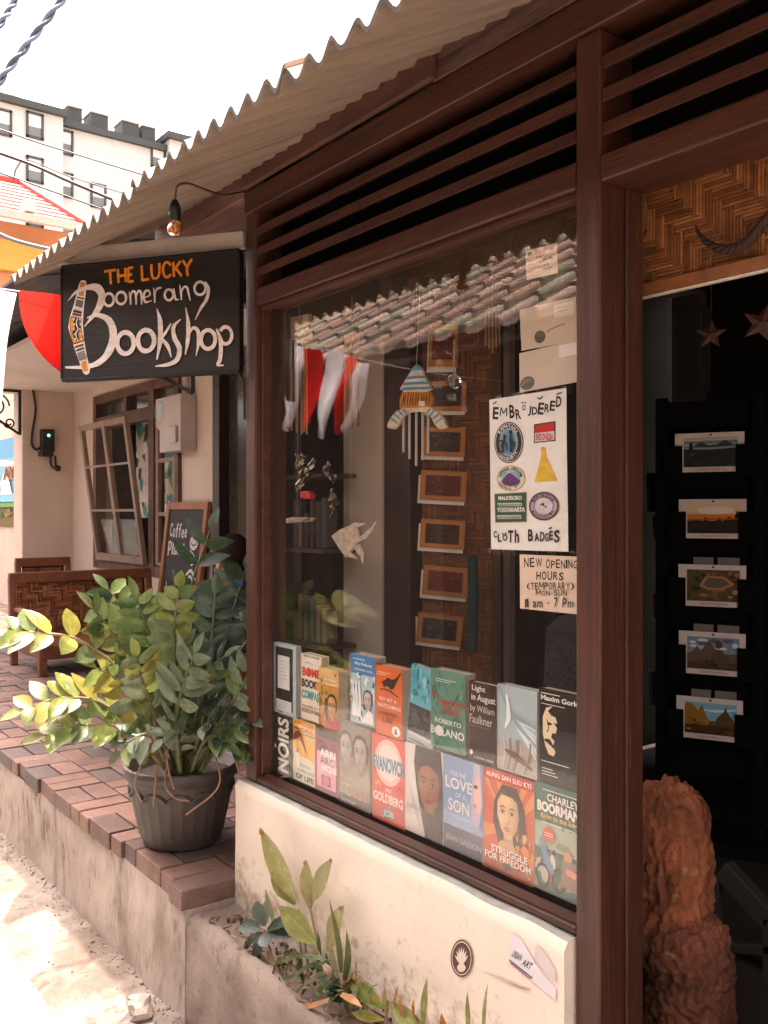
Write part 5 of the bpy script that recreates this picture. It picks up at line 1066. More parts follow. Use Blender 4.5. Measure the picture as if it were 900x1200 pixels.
def c4(A): A.rect(.13, .5, .91, .88, hx('7C8CA0')); splat(A, 14, .14, .6, .9, .86, [hx('B8C0CC'), hx('50607A'), hx('DADEE4')], .04, .1, 7, False); A.rect(.13, .13, .91, .48, hx('4E3C30')); A.poly([(.13, .45), (.24, .58), (.28, .68), (.34, .55), (.46, .82), (.56, .6), (.6, .5), (.9, .52), (.91, .3), (.13, .3)], hx('6A5040')); A.stroke([(.62, .2), (.6, .45), (.61, .6)], [.34, .22, .1], hx('5A4638')); A.ell(.61, .72, .055, .09, hx('54402F')); splat(A, 10, .14, .14, .9, .35, [hx('3A2A22'), hx('7A5E48')], .03, .07, 8)
def c5(A): A.rect(.13, .45, .91, .88, hx('7FB4C8')); A.stroke([(.3, .72), (.6, .7), (.9, .76)], [.02, .06, .03], hx('D8E4E8')); A.poly([(.13, .25), (.13, .8), (.2, .86), (.28, .8), (.33, .7), (.40, .85), (.44, .62), (.5, .45), (.5, .25)], hx('9A6A28')); A.poly([(.55, .3), (.62, .55), (.72, .70), (.745, .84), (.77, .70), (.86, .5), (.9, .3)], hx('5E4426')); A.rect(.13, .13, .91, .34, hx('4A3018')); splat(A, 18, .14, .14, .9, .5, [hx('C88A30'), hx('6E4A20'), hx('38240F')], .03, .08, 11)
cal('calendar showing blue volcanoes above mist, topmost on the black rack', 831, 507, 553, 77, c1)
cal('calendar with an orange sunset behind temple spires, second from the top of the rack', 834.5, 585, 631, 75, c2)
cal('calendar with an aerial view of a dark crater, third on the rack', 834, 662, 711, 75, c3, True)
cal('calendar with a seated stone statue under grey clouds, fourth on the rack', 834, 741, 791, 74, c4, True)
cal('calendar with golden stupas under a blue sky, lowest on the rack', 831, 818, 867, 74, c5, True)
STAR = pm('red_star', attr=True, rough=.6, scale=20, var=.3)
def star(label, px, py, r, Y, rot):
    c = P(px, py, Y=Y); mb = MB(); o = []; n = 10
    pts = [c+dr*(r*(1 if k % 2 == 0 else .45)*math.sin(math.pi*2*k/n+rot))+Vector((0, 0, r*(1 if k % 2 == 0 else .45)*math.cos(math.pi*2*k/n+rot))) for k in range(n)]
    f, b = c+dn*.012, c-dn*.012
    for k in range(n): mb.add([f, pts[k], pts[(k+1) % n]], [(0, 2, 1)], (.11, .04, .03)); mb.add([b, pts[k], pts[(k+1) % n]], [(0, 1, 2)], (.12, .04, .03))
    mb.tube([pts[0], pts[0]+Vector((0, 0, .25))], .0008, 4, (.1, .08, .06)); ob = mb.build('paper_star', STAR); tag(ob, label, 'star', 'stars hanging in the doorway')
star('dim red star hanging left of the other, above the calendar rack', 833, 392, .040, 2.1, .05)
star('larger red star at the right edge of the picture', 893, 379, .046, 1.95, .3)
# braided cord over the woven panel
pts = cr([P(x, y, Y=F+.128) for x, y in ((815, 264), (818, 272), (828, 284), (845, 292), (862, 291), (878, 282), (890, 268), (905, 250), (925, 232))], 8)
mb = MB()
for s_ in range(3):
    q = []
    for i, p in enumerate(pts):
        k = min(1, i/22); a = i*.55+s_*2.094; q.append(p+Vector((0, math.sin(a)*.004*k, math.cos(a)*.0045*k)))
    mb.tube(q, lerpl([.0015, .0035, .005, .0055, .006], len(q)), 7, (.045, .02, .013))
o = mb.build('braided_cord', pm('braid', attr=True, rough=.8, bump=.4)); tag(o, 'dark braided cord sagging across the woven bamboo panel above the door', 'cord')
# standing stone
st = P(800, 1190, Y=1.52); sc0 = P(796, 1195, Y=1.52)
cols_ = [(.36, .105, .042), (.24, .072, .034)]
def rock(name, mb, lobes, seed):
    for (px, pt, pb, wpx, dep) in lobes:
        top, bot = P(px, pt, Y=1.52), P(px, pb, Y=1.52); dd = (bot-Vector((0, 0, EYE))).dot(FWD); w = wpx/FPX*dd; k0 = len(mb.v)
        mb.ball((top+bot)/2, 1, 120, 130, cols_[len(mb.v) > 0], sc=(w/2, dep, (top.z-bot.z)/2))
        for i in range(k0, len(mb.v)):
            v = Vector(mb.v[i]); c = (top+bot)/2; d = v-c; e = Vector((d.x/(w/2), d.y/dep, d.z/((top.z-bot.z)/2)))
            m = max(abs(e.x)*.9, abs(e.y)*.9, abs(e.z)); e2 = e*(1/max(.001, m))*.42+e*.58   # squarish
            v = c+Vector((e2.x*w/2, e2.y*dep, e2.z*(top.z-bot.z)/2))
            v += d.normalized()*(.016*mnoise.noise(v*13+Vector((seed, 0, 0)))-.016*abs(mnoise.noise(Vector((v.x*42, v.y*42, v.z*20))))+.009*mnoise.noise(v*80)-.007*abs(mnoise.noise(v*150))); mb.v[i] = tuple(v)
mb = MB(); rock('stone', mb, [(788, 905, 1180, 84, .06), (806, 1058, 1230, 92, .07)], 4)
ST = pm('rust_brown_stone', attr=True, var=.68, bdist=.012, rough=.75, scale=9, bump=1.0, bscale=35, fine=.3, contrast=(.38, .6), stain=(16, .6, .7, (.50, .25, .14)), stain2=(5, .6, .72, (.08, .04, .028)))
o = mb.build('standing_stone', ST); tag(o, 'rough rust-brown standing stone on the shop floor just inside the door post', 'stone')
mb = MB(); f_ = lambda px, py: P(px, py, Y=1.85)
mb.bar(f_(840, 1030), f_(840, 1085), .02, .02); mb.bar(f_(848, 1018), f_(905, 1080), .03, .05); mb.bar(f_(838, 1108), f_(910, 1112), .03, .02); mb.bar(f_(905, 1075), f_(905, 1190), .03, .03); mb.bar(f_(843, 1085), f_(843, 1190), .02, .02); mb.bar(f_(900, 1150), f_(850, 1190), .03, .03)
o = mb.build('folding_stool', pm('dark_stool', (.035, .028, .025), rough=.5), bevel=.003); tag(o, 'dark folding stool standing behind the brown stone in the doorway', 'stool')
rnd = random.Random(8)
for (x, y0, y1, w, c) in ((764, 605, 632, 4, (.20, .11, .07)), (765, 696, 724, 3, (.22, .12, .07)), (783, 785, 818, 6, (.08, .16, .22)), (760, 788, 826, 4, (.12, .11, .11)), (757, 555, 600, 3, (.07, .06, .05))):
    mb = MB(); Y = 2.5; mb.prism([P(x, y0, Y=Y), P(x+w, y0-1, Y=Y), P(x+w+1, y1, Y=Y), P(x+1.5, y1, Y=Y)], (0, .12, 0), c); o = mb.build('paper_goods', PAPER); tag(o, 'small notebooks and cards in the dark left of the calendar rack', 'stationery', 'stationery in the dim doorway')
mb = MB(); p = P(811, 420, Y=2.32); mb.box((p.x-.05, p.y, p.z-.10), (p.x+.03, p.y+.05, p.z+.15), (.009, .008, .008)); o = mb.build('dark_box', PAPER, bevel=.004); tag(o, 'charcoal box on the shelf behind the small star', 'box')

# stickers on the cream wall
SY = F-.0245
mb = MB(); A = artpx(mb, SY, 0, 0, 0, 0)
DS = hx('5A4238'); cx, cy = 541, 1123
A.ell(cx, cy, 13, 22, DS, 28); A.ell(cx, cy, 11.6, 20, hx('D8BFAE'), 28); A.ell(cx, cy, 10.8, 18.6, DS, 28)
for k in range(7):
    a = R(-150+k*20); A.stroke([(cx, cy+9), (cx+5*math.cos(a), cy+6+10*math.sin(a)), (cx+9*math.cos(a), cy+6+19*math.sin(a))], [1.2, 3.0, .4], hx('DCC6B6'))
A.ell(cx, cy+11, 5, 5, hx('DCC6B6')); A.k += 1
o = mb.build('round_sticker', PAPER); tag(o, 'small oval brown sticker with a fan of leaves on the cream wall', 'sticker')
mb = MB(); A = artpx(mb, SY, 0, 0, 0, 0)
A.poly([(598, 1094), (606, 1096), (613, 1104), (622, 1120), (628, 1130), (640, 1146), (652, 1158), (651, 1172), (640, 1164), (620, 1146), (596, 1128)], hx('D8CED0'))
A.poly([(628, 1106), (640, 1118), (652, 1140), (651, 1150), (640, 1140), (626, 1122)], hx('CFC0BC'))
for (a, b, h) in (((600, 1112), (612, 1128), 8), ((612, 1124), (624, 1138), 8)): A.text('URBAN' if a[0] == 600 else 'ART', a[0], b[1]-4, b[0], b[1]-4-h, hx('3A3238'), .02, 30)
A.stroke([(597, 1125), (624, 1146)], 1.6, hx('4A5A74')); A.stroke([(598, 1128), (622, 1147)], 1.2, hx('A03038'))
o = mb.build('torn_sticker', PAPER); tag(o, 'torn white sticker peeling off the cream wall near the post', 'sticker')
mb = MB(); A = artpx(mb, SY+.0004, 0, 0, 0, 0); A.stroke([(565, 1138), (585, 1146), (605, 1155), (622, 1159)], [.6, 1.6, 2.6, .8], hx('C4A896')); A.stroke([(598, 1152), (612, 1158), (622, 1160)], [.5, 1.6, .5], hx('9A7E70')); o = mb.build('grease_smear', PAPER); tag(o, 'faint dark smear on the cream wall below the torn sticker', 'smear')
# ------------------------------------------------------------------ on the cafe terrace
# electricity meter
mx0, mx1 = xw(201), xw(231); mz0, mz1 = P(210, 531, Y=CY).z, P(210, 467, Y=CY).z
MET = pm('meter_plastic', (.47, .41, .37), (.40, .35, .31), rough=.5, scale=6, bump=.05, stain=(9, .66, .8, (.33, .27, .23)))
met = thing('electric_meter', 'grey-beige electricity meter box with a side window on the cafe wall by the chalkboard', 'electricity meter', ((mx0+mx1)/2, CY-.07, mz0))
hm = mz1-mz0; xs_ = mx0+.02; DM = .12
mb = MB(); mb.prism([(mx0+.07, CY-.005, mz0), (mx1, CY-.005, mz0), (mx1, CY-.005, mz1), (mx0, CY-.005, mz1), (mx0, CY-.005, mz0+hm*.5), (mx0+.07, CY-.005, mz0+hm*.40)], (0, -.12, 0)); mb.build('housing', MET, met, bevel=.008)
mb = MB(); mb.box((mx1-.15, CY-.145, mz0+hm*.14), (mx1-.04, CY-.126, mz0+hm*.44)); mb.build('terminal_cover', MET, met, bevel=.006)
mb = MB(); mb.box((mx0+.025, CY-.1265, mz0+hm*.60), (mx0+.12, CY-.12, mz0+hm*.92)); mb.build('dial_window', DGLASS, met, bevel=.004)
mb = MB(); mb.tube([(mx1-.06, CY-.04, mz1), (mx1-.06, CY-.04, 2.5)], .02, 10); mb.build('conduit', pm('grey_conduit', (.30, .26, .23), rough=.6), met)
# socket box on the end wall
gx = -8.5; g = lambda px, py: P(px, py, X=gx)
sb = thing('socket_box', 'black electric box with a green light and loose cables on the cafe end wall', 'electric box', g(54, 545)+Vector((.04, 0, 0)))
a, b = g(46, 530), g(61, 504); mb = MB(); mb.box((gx+.002, a.y, a.z), (gx+.09, b.y, b.z)); mb.build('box', IRON, sb, bevel=.01)
a, b = g(44, 535), g(58, 528); mb = MB(); mb.box((gx+.004, a.y, a.z), (gx+.13, b.y, b.z-.012)); mb.build('plug_shelf', IRON, sb, bevel=.008)
GRN = bpy.data.materials.new('green_lamp'); GRN.use_nodes = True; bb = GRN.node_tree.nodes['Principled BSDF']; bb.inputs['Emission Color'].default_value = (.02, .8, .3, 1); bb.inputs['Emission Strength'].default_value = 1.2
mb = MB(); p = g(53.5, 511); mb.ball((gx+.092, p.y, p.z), .014, 8, 6); mb.build('pilot_light', GRN, sb)
mb = MB(); o_ = Vector((.02, 0, 0)); mb.tube(cr([g(38, 457)+o_, g(41, 480)+o_, g(37, 508)+o_, g(37, 522)+o_, g(42, 527)+o_, g(46, 525)+o_], 6), .011, 7); mb.tube(cr([g(58, 530)+o_, g(59, 545)+o_, g(64, 548)+o_, g(64, 534)+o_], 6), .009, 7); mb.ball(g(66, 549)+o_*2, .03, 8, 6); mb.build('cable', IRON, sb)
# scroll bracket at the street edge
bx = -8.79; by = ey; mb = MB(); z0_, z1_ = P(20, 512, X=bx).z, P(20, 461, X=bx).z
mb.bar((bx+.25, by-.012, z0_), (bx+.25, by-.012, z1_), .03, .022); mb.bar((bx+.25, by-.02, z1_-.012), (bx+.25, by-.6, z1_-.012), .022, .022); mb.bar((bx+.25, by-.02, z0_+.01), (bx+.25, by-.56, z1_-.04), .02, .02)
for (cy_, cz_, r_, t0, t1) in ((by-.22, z1_-.15, .12, 0, 620), (by-.10, z1_-.30, .05, 180, 700)):
    mb.tube([(bx+.25, cy_+r_*(1-.7*k/40)*math.cos(R(t0+(t1-t0)*k/40)), cz_+r_*(1-.7*k/40)*math.sin(R(t0+(t1-t0)*k/40))) for k in range(41)], .008, 6)
o = mb.build('scroll_bracket', IRON); tag(o, 'black wrought iron scroll bracket on the street edge of the cafe end wall', 'bracket')
# next wall along with its painted panel
mb = MB(); mb.box((-16, CY-.06, .0), (-8.80, CY+.1, 3.0)); o = mb.build('neighbour_wall', CAFEW); tag(o, 'greyish beige wall beyond the cafe end wall at the left edge of the picture', 'wall')
my = CY-.075; mxa, mxb = -12.6, P(18, 560, Y=my).x; mz = (P(8, 617, Y=my).z, P(8, 514, Y=my).z)
mp = thing('painted_panel', 'colourful painted panel of sea, boat and fields on the wall at the left edge', 'painting', ((mxa+mxb)/2, my, mz[0]))
mb = MB(); A = Art(mb, (mxa, my, mz[0]), (mxb-mxa, 0, 0), (0, 0, mz[1]-mz[0]), step=.0006); mb.box((mxa, my+.001, mz[0]), (mxb, my+.014, mz[1]), hx('6AA8C0'))
A.rect(0, 0, 1, 1, hx('7FB4C4')); A.rect(0, .78, 1, 1, hx('5AA0C0')); A.stroke([(0, .72), (.5, .76), (1, .7)], [.06, .1, .05], hx('DCE4E6')); A.rect(0, 0, 1, .22, hx('6A5A28')); splat(A, 24, 0, 0, 1, .3, [hx('4A5A28'), hx('B87A2A'), hx('7A6A30'), hx('3A4A22')], .03, .08, 3); A.rect(0, .28, 1, .38, hx('7FC0D8')); A.rect(0, .22, 1, .27, hx('6A9A50'))
for cx in (.35, .8): A.poly([(cx-.2, .36), (cx+.18, .36), (cx+.14, .50), (cx+.06, .62), (cx-.02, .50)], hx('E8E4E0')); A.poly([(cx-.12, .4), (cx-.02, .58), (cx-.0, .4)], hx('4A80B0'))
for cx, t_ in ((.12, 'ALL'), (.55, 'DAY'), (.84, 'AY')): A.text(t_, cx, .53, cx+.20, .68, hx('E07A20'), .09); A.text(t_, cx+.005, .54, cx+.195, .67, INK, .02)
mb.build('painted_face', PAINT, mp)

# chalkboard
ck = thing('chalkboard', 'wood framed chalkboard with chalk drawings leaning at the cafe wall beside the door', 'chalkboard', (-6.0, 2.62, TZ))
xa, xb, zt_c = P(193, 588, Y=2.74).x, P(241, 588, Y=2.74).x, P(215, 588, Y=2.74).z
tlt = R(4); Mx = Matrix.Translation((xa, 2.55, TZ)) @ Matrix.Rotation(-tlt, 4, 'X'); Hc = (zt_c-TZ)/math.cos(tlt); wC = xb-xa; 
M_ = Matrix.Translation((xa-.10, 2.68, TZ)) @ Matrix(((1, 0, .10/Hc, 0), (0, 1, 0, 0), (0, 0, 1, 0), (0, 0, 0, 1))) @ Matrix.Rotation(-tlt, 4, 'X')
OWD = pm('orange_wood', (.33, .115, .045), (.23, .08, .034), rough=.5, scale=8, stretch=(6, 6, 1))
mb = MB()
for a, b in (((0, 0, 0), (.05, .03, Hc)), ((wC-.05, 0, 0), (wC, .03, Hc))): mb.box(a, b, M=M_)
for z in (.02, Hc-.055): mb.box((.051, .001, z), (wC-.051, .029, z+.054), M=M_)
mb.build('frame', OWD, ck, bevel=.004)
mb = MB(); mb.box((.04, .012, .05), (wC-.04, .022, Hc-.03), (.035, .031, .030), M=M_); A = Art(mb, M_ @ Vector((.05, .0115, .07)), M_.to_3x3() @ Vector((wC-.10, 0, 0)), M_.to_3x3() @ Vector((0, 0, Hc-.12)), step=.0003)
CHK = hx('C8BEB8'); A.letters('Coffee', .06, .79, .58, .10, CHK, .02, 6, 1); A.letters('plan!', .05, .66, .55, .10, CHK, .02, 6, 1); A.ring(.80, .76, .10, .04, .03, CHK); A.ell(.80, .775, .08, .03, CHK); A.stroke([(.72, .70), (.86, .64), (.78, .60)], [.02, .05, .02], CHK); A.stroke([(.66, .52), (.8, .56), (.95, .50)], .025, CHK); A.stroke([(.7, .48), (.8, .52), (.9, .46)], .02, CHK)
A.ell(.34, .36, .17, .05, hx('9A918C')); A.ring(.34, .34, .22, .09, .02, CHK, 180, 360); A.stroke([(.12, .46), (.2, .36)], .02, CHK); A.stroke([(.6, .46), (.5, .36)], .02, CHK); A.stroke([(.3, .44), (.32, .38), (.4, .45)], .015, CHK); A.stroke([(.6, .12), (.75, .2), (.9, .1)], .02, CHK); A.ell(.75, .13, .08, .03, hx('9A918C'))
mb.build('slate', PAPER, ck)

# rattan settee facing the shop, another chair behind
RAT = [(.36, .12, .045), (.27, .085, .032), (.43, .16, .062), (.17, .055, .024)]
def seat(label, name, xb, ya, yb, ztop, cell, seed, depth=.62):
    o = thing(name, label, 'bench' if name == 'settee' else 'chair', (xb+depth/2, (ya+yb)/2, TZ))
    mb = MB(); zb = TZ+.17; up = Vector((-.16, 0, 1)).normalized(); L_ = (ztop-zb)/up.z
    weave(mb, (xb+.16, ya+.03, zb), (0, 1, 0), up, yb-ya-.06, L_-.02, cell, RAT, 2, seed, -1)
    mb.build('woven_back', STRAND, o)
    RW = pm('rattan_frame', (.23, .08, .036), (.15, .052, .025), rough=.5)
    mb = MB(); p0, p1 = Vector((xb+.16, 0, zb-.02)), Vector((xb+.16, 0, zb))+up*L_
    for y in (ya, yb): mb.bar((p0.x, y, TZ), (p1.x, y, p1.z), .045, .045, up=(0, 1, 0))
    mb.bar((p1.x, ya-.02, p1.z), (p1.x, yb+.02, p1.z), .045, .07); mb.build('back_frame', RW, o, bevel=.006)
    mb = MB(); mb.box((xb+.18, ya, TZ+.10), (xb+depth, yb, TZ+.185)); mb.build('seat', RW, o, bevel=.01)
    for y in (ya+.02, yb-.02):
        mb = MB(); mb.bar((xb+depth-.03, y, TZ), (xb+depth-.03, y, TZ+.30), .05, .05, up=(0, 1, 0)); mb.build('leg', RW, o, bevel=.005)
        mb = MB(); mb.tube(cr([(xb+.12, y, TZ+.36), (xb+.35, y, TZ+.36), (xb+depth-.02, y, TZ+.31), (xb+depth+.02, y, TZ+.22)], 5), .022, 8); mb.build('arm_rest', RW, o)
    return o
seat('reddish brown woven rattan settee facing the shop across the terrace, behind the big pot plant', 'settee', -6.50, 1.70, 2.66, .955, .034, 5, .74)
seat('second woven rattan chair back showing behind the settee by the end wall', 'chair', -7.55, P(19, 660, X=-7.5).y, P(77, 660, X=-7.5).y, P(50, 658, X=-7.5).z, .034, 6, .5)

# seated person, seen from behind beside the left post
hc = P(273, 655, D=5.0)
per = thing('person', 'person with short dark hair and blue collar sitting bent forward by the cafe door', 'person', (hc.x, hc.y+.12, TZ))
SKIN = pm('skin', (.46, .23, .14), (.40, .19, .115), rough=.5, scale=20, bump=.05)
me = bpy.data.meshes.new('body'); H0 = hc-root_loc(per)
pv = [(.10, .06, .30), (.06, .03, .48), (.015, .0, .62), (0, -.01, .70), (.0, -.02, .77),
      (.05, .19, .60), (-.10, .24, .42), (-.26, .16, .36), (.05, -.19, .60), (-.10, -.24, .42), (-.26, -.14, .36),
      (.02, .17, .29), (-.32, .17, .33), (-.34, .17, .04), (-.42, .17, .03), (.02, -.13, .29), (-.32, -.13, .33), (-.34, -.13, .04), (-.42, -.13, .03)]
fx = Vector((hc.x, hc.y, 0))-Vector((per.location.x, per.location.y, 0))
kz = (hc.z-TZ-.11)/.77
pv = [(v[0]+fx.x+.0, v[1]+fx.y, v[2]*kz) for v in pv]
ed = [(0, 1), (1, 2), (2, 3), (3, 4), (2, 5), (5, 6), (6, 7), (2, 8), (8, 9), (9, 10), (0, 11), (11, 12), (12, 13), (13, 14), (0, 15), (15, 16), (16, 17), (17, 18)]
me.from_pydata(pv, ed, []); me.materials.append(pm('dark_shirt', (.035, .04, .05), (.02, .022, .03), rough=.9)); body = bpy.data.objects.new('body', me); COL.objects.link(body); body.parent = per
sk = body.modifiers.new('skin', 'SKIN'); ss = body.modifiers.new('sub', 'SUBSURF'); ss.levels = ss.render_levels = 2
rad = [.15, .15, .13, .06, .055, .075, .05, .035, .075, .05, .035, .09, .065, .045, .04, .09, .065, .045, .04]
for i, v in enumerate(me.skin_vertices[0].data): v.radius = (rad[i], rad[i]); v.use_root = (i == 0)
mb = MB(); k0 = 0; mb.ball(hc, .098, 24, 18, sc=(1.05, .82, 1.18))
lk = Vector((-.85, -.40, -.38)).normalized()
for i in range(len(mb.v)):
    v = Vector(mb.v[i]); d = v-hc; t_ = d.dot(lk)
    if t_ > .05 and d.z < 0: v += lk*.015
    mb.v[i] = tuple(v)
for s_ in (-1, 1): mb.ball(hc+Vector((-.01, s_*.082, -.025)), .03, 10, 8, sc=(.8, .35, 1.1))
mb.ball(hc+lk*.118+Vector((0, 0, -.02)), .018, 8, 6); mb.tube([hc+Vector((0, 0, -.06)), hc+Vector((.01, 0, -.2))], [.055, .06], 12)
mb.build('head', SKIN, per)
mb = MB(); mb.ball(hc+Vector((.012, 0, .022)), .107, 28, 20, sc=(1.06, .86, 1.12))
for i in range(len(mb.v)):
    v = Vector(mb.v[i]); v += (v-hc).normalized()*(.004*mnoise.noise(v*60)); d = v-hc
    if d.z < -.02 and d.dot(RGT) < .05: v = hc+d*.72
    if d.dot(lk) > .055: v = hc+d*.72
    if d.z < -.075: v = hc+d*.72
    mb.v[i] = tuple(v)
mb.build('hair', pm('dark_hair', (.014, .008, .006), (.024, .013, .009), rough=.85, spec=.1, scale=60, stretch=(1, 1, .2), bump=.5), per)
mb = MB(); mb.lathe(hc+Vector((.01, 0, -.15)), [(.066, 0), (.072, .015), (.068, .045)], 20, hx('4A86C0')); mb.build('collar', GEN, per)
mb = MB(); cx_, cy_ = hc.x+.12, hc.y+.06; mb.box((cx_-.16, cy_-.22, TZ+.16), (cx_+.2, cy_+.22, TZ+.20))
for a in (-.13, .17):
    for c in (-.19, .19): mb.bar((cx_+a, cy_+c, TZ), (cx_+a, cy_+c, TZ+.16), .03, .03, up=(0, 1, 0))
o = mb.build('low_stool', OWD, bevel=.004); tag(o, 'low wooden stool under the person by the cafe door, mostly hidden behind leaves', 'stool')

# ------------------------------------------------------------------ plants
def leaf(mb, p, d, n, L_, W_, col, curl=.25, fold=.3, back=None, shape=None):
    d = d.normalized(); s_ = d.cross(n).normalized(); n = s_.cross(d).normalized(); vs_ = []; K_ = 6
    sh = shape or [.14, .76, 1.0, 1.0, .86, .52, .04]
    for i in range(K_+1):
        t_ = i/K_; c = p+d*(L_*t_)-n*(curl*L_*t_*t_)
        w = W_/2*sh[i]; vs_ += [c+s_*w+n*(fold*w), c, c-s_*w+n*(fold*w)]
    f1 = []
    for i in range(K_):
        a = 3*i; f1 += [(a, a+1, a+4, a+3), (a+1, a+2, a+5, a+4)]
    if random.random() < tipbrown:
        mb.add(vs_, f1[:10], col, 0, True); mb.add(vs_, f1[10:], (.26, .14, .05), 0, True)
    else: mb.add(vs_, f1, col, 0, True)
    rv = []; lc = tuple(min(.7, c*1.35+.012) for c in col)
    for i in range(K_+1):
        c = vs_[3*i+1]+n*(.0005+fold*.03*W_); e = s_*(W_*.035*(1.1-i/K_)); rv += [c+e, c-e]
    mb.add(rv, [(2*i, 2*i+1, 2*i+3, 2*i+2) for i in range(K_)], lc, 0, True)
tipbrown = .07
pc = Vector((-2.635, 1.205, TZ))
plant = thing('potted_plant', 'large arching plant with glossy paired leaves in a ribbed dark pot', 'potted plant', pc)
POT = pm('dark_plastic_pot', (.085, .064, .054), (.060, .045, .039), rough=.5, scale=8, bump=.15, stain=(6, .6, .8, (.12, .095, .08)))
def rib(a, z): return 1+(.018*max(0, math.sin(a*26)) if .035 < z < .19 else 0)
mb = MB(); mb.lathe(pc, [(0, .004), (.112, .004), (.118, .012), (.122, .03), (.126, .036), (.158, .185), (.160, .195), (.160, .21), (.174, .214), (.176, .244), (.170, .248), (.160, .242), (.156, .20), (0, .198)], 156, rfun=rib)
for k in range(13):
    a0 = 2*math.pi*k/13; pts = [pc+Vector((math.cos(a0+t_*.24)*(.155+.004), math.sin(a0+t_*.24)*(.155+.004), .185-.024*abs(t_)**2.0*1.0)) for t_ in (-1, -.6, -.3, 0, .3, .6, 1)]
    mb.tube(pts, .005, 6)
mb.build('pot', POT, plant)
mb = MB(); mb.lathe(pc, [(0, .215), (.08, .213), (.158, .206)], 30); mb.build('pot_soil', pm('potting_soil', (.05, .035, .028), (.025, .018, .015), rough=1, bump=1, scale=20), plant)
DG = [(.048, .082, .042), (.062, .10, .050), (.042, .068, .040), (.085, .12, .075), (.055, .085, .060)]
MG = [(.115, .165, .055), (.14, .19, .065), (.09, .14, .052), (.16, .20, .07)]
YG = [(.24, .29, .08), (.30, .32, .09), (.22, .27, .09), (.34, .30, .07), (.18, .23, .10)]
PG = [(.20, .235, .14), (.24, .27, .165), (.17, .21, .125)]
def frond(path, pal, nl, L_, W_, seed, tipL=1.0, facing=None, start=.14, splay=62, rad=.0052):
    """path: survey points with distances; leaves in pairs along it"""
    rnd = random.Random(seed)
    pts = [P(px, py, D=d) for px, py, d in path]; pts[0] = Vector((pc.x+(pts[0].x-pc.x)*.5, pc.y+(pts[0].y-pc.y)*.5, TZ+.21)); q = cr(pts, 10); n = len(q)
    mb = MB(); sc_ = random.choice([(.12, .13, .05), (.16, .12, .06), (.10, .11, .04)]) if pal is not YG else (.30, .22, .10)
    mb.tube(q, lerpl([rad*1.5, rad, rad*.45], n), 7, sc_); mb_l = MB()
    view = (Vector((0, 0, EYE))-q[n//2]).normalized()
    face_ = (facing if facing is not None else (view*.55+Vector((0, 0, .7)))).normalized()
    nl = max(4, int(nl*.78+.5))
    for i in range(nl):
        t_ = start+(1-start)*(i+.5)/nl; k = min(n-2, int(t_*(n-1))); p = q[k]; d = (q[k+1]-q[k]).normalized(); sd2 = d.cross(face_).normalized(); nn = sd2.cross(d).normalized()
        sz = (1-.35*abs(t_-.55)*1.6)*(tipL if t_ > .8 else 1)
        for s_ in (-1, 1):
            a = R(splay+rnd.uniform(-12, 12)); dd = d*math.cos(a)+sd2*s_*math.sin(a)+nn*rnd.uniform(.05, .32); col = rnd.choice(pal); kk = rnd.uniform(.8, 1.25); col = tuple(min(.6, c*kk) for c in col)
            ln = nn*1+d*rnd.uniform(-.45, .0)+sd2*(s_*-.25+rnd.uniform(-.15, .15)); leaf(mb_l, p, dd, ln, 1.27*L_*sz*rnd.uniform(.75, 1.2), 1.28*W_*sz*rnd.uniform(.8, 1.12), col, rnd.uniform(.0, .3), rnd.uniform(.1, .45))
    leaf(mb_l, q[-1], (q[-1]-q[-4]).normalized(), face_, L_*.8, W_*.75, rnd.choice(pal), .1)
    nb = len(mb.v); mb.v += mb_l.v; mb.f += [[i+nb for i in f] for f in mb_l.f]; mb.c += mb_l.c; mb.m += [1]*len(mb_l.f); mb.sm += mb_l.sm
    mb.build('frond', [STEM, LEAF], plant)
STEM = pm('plant_stem', attr=True, rough=.5, bump=.2)
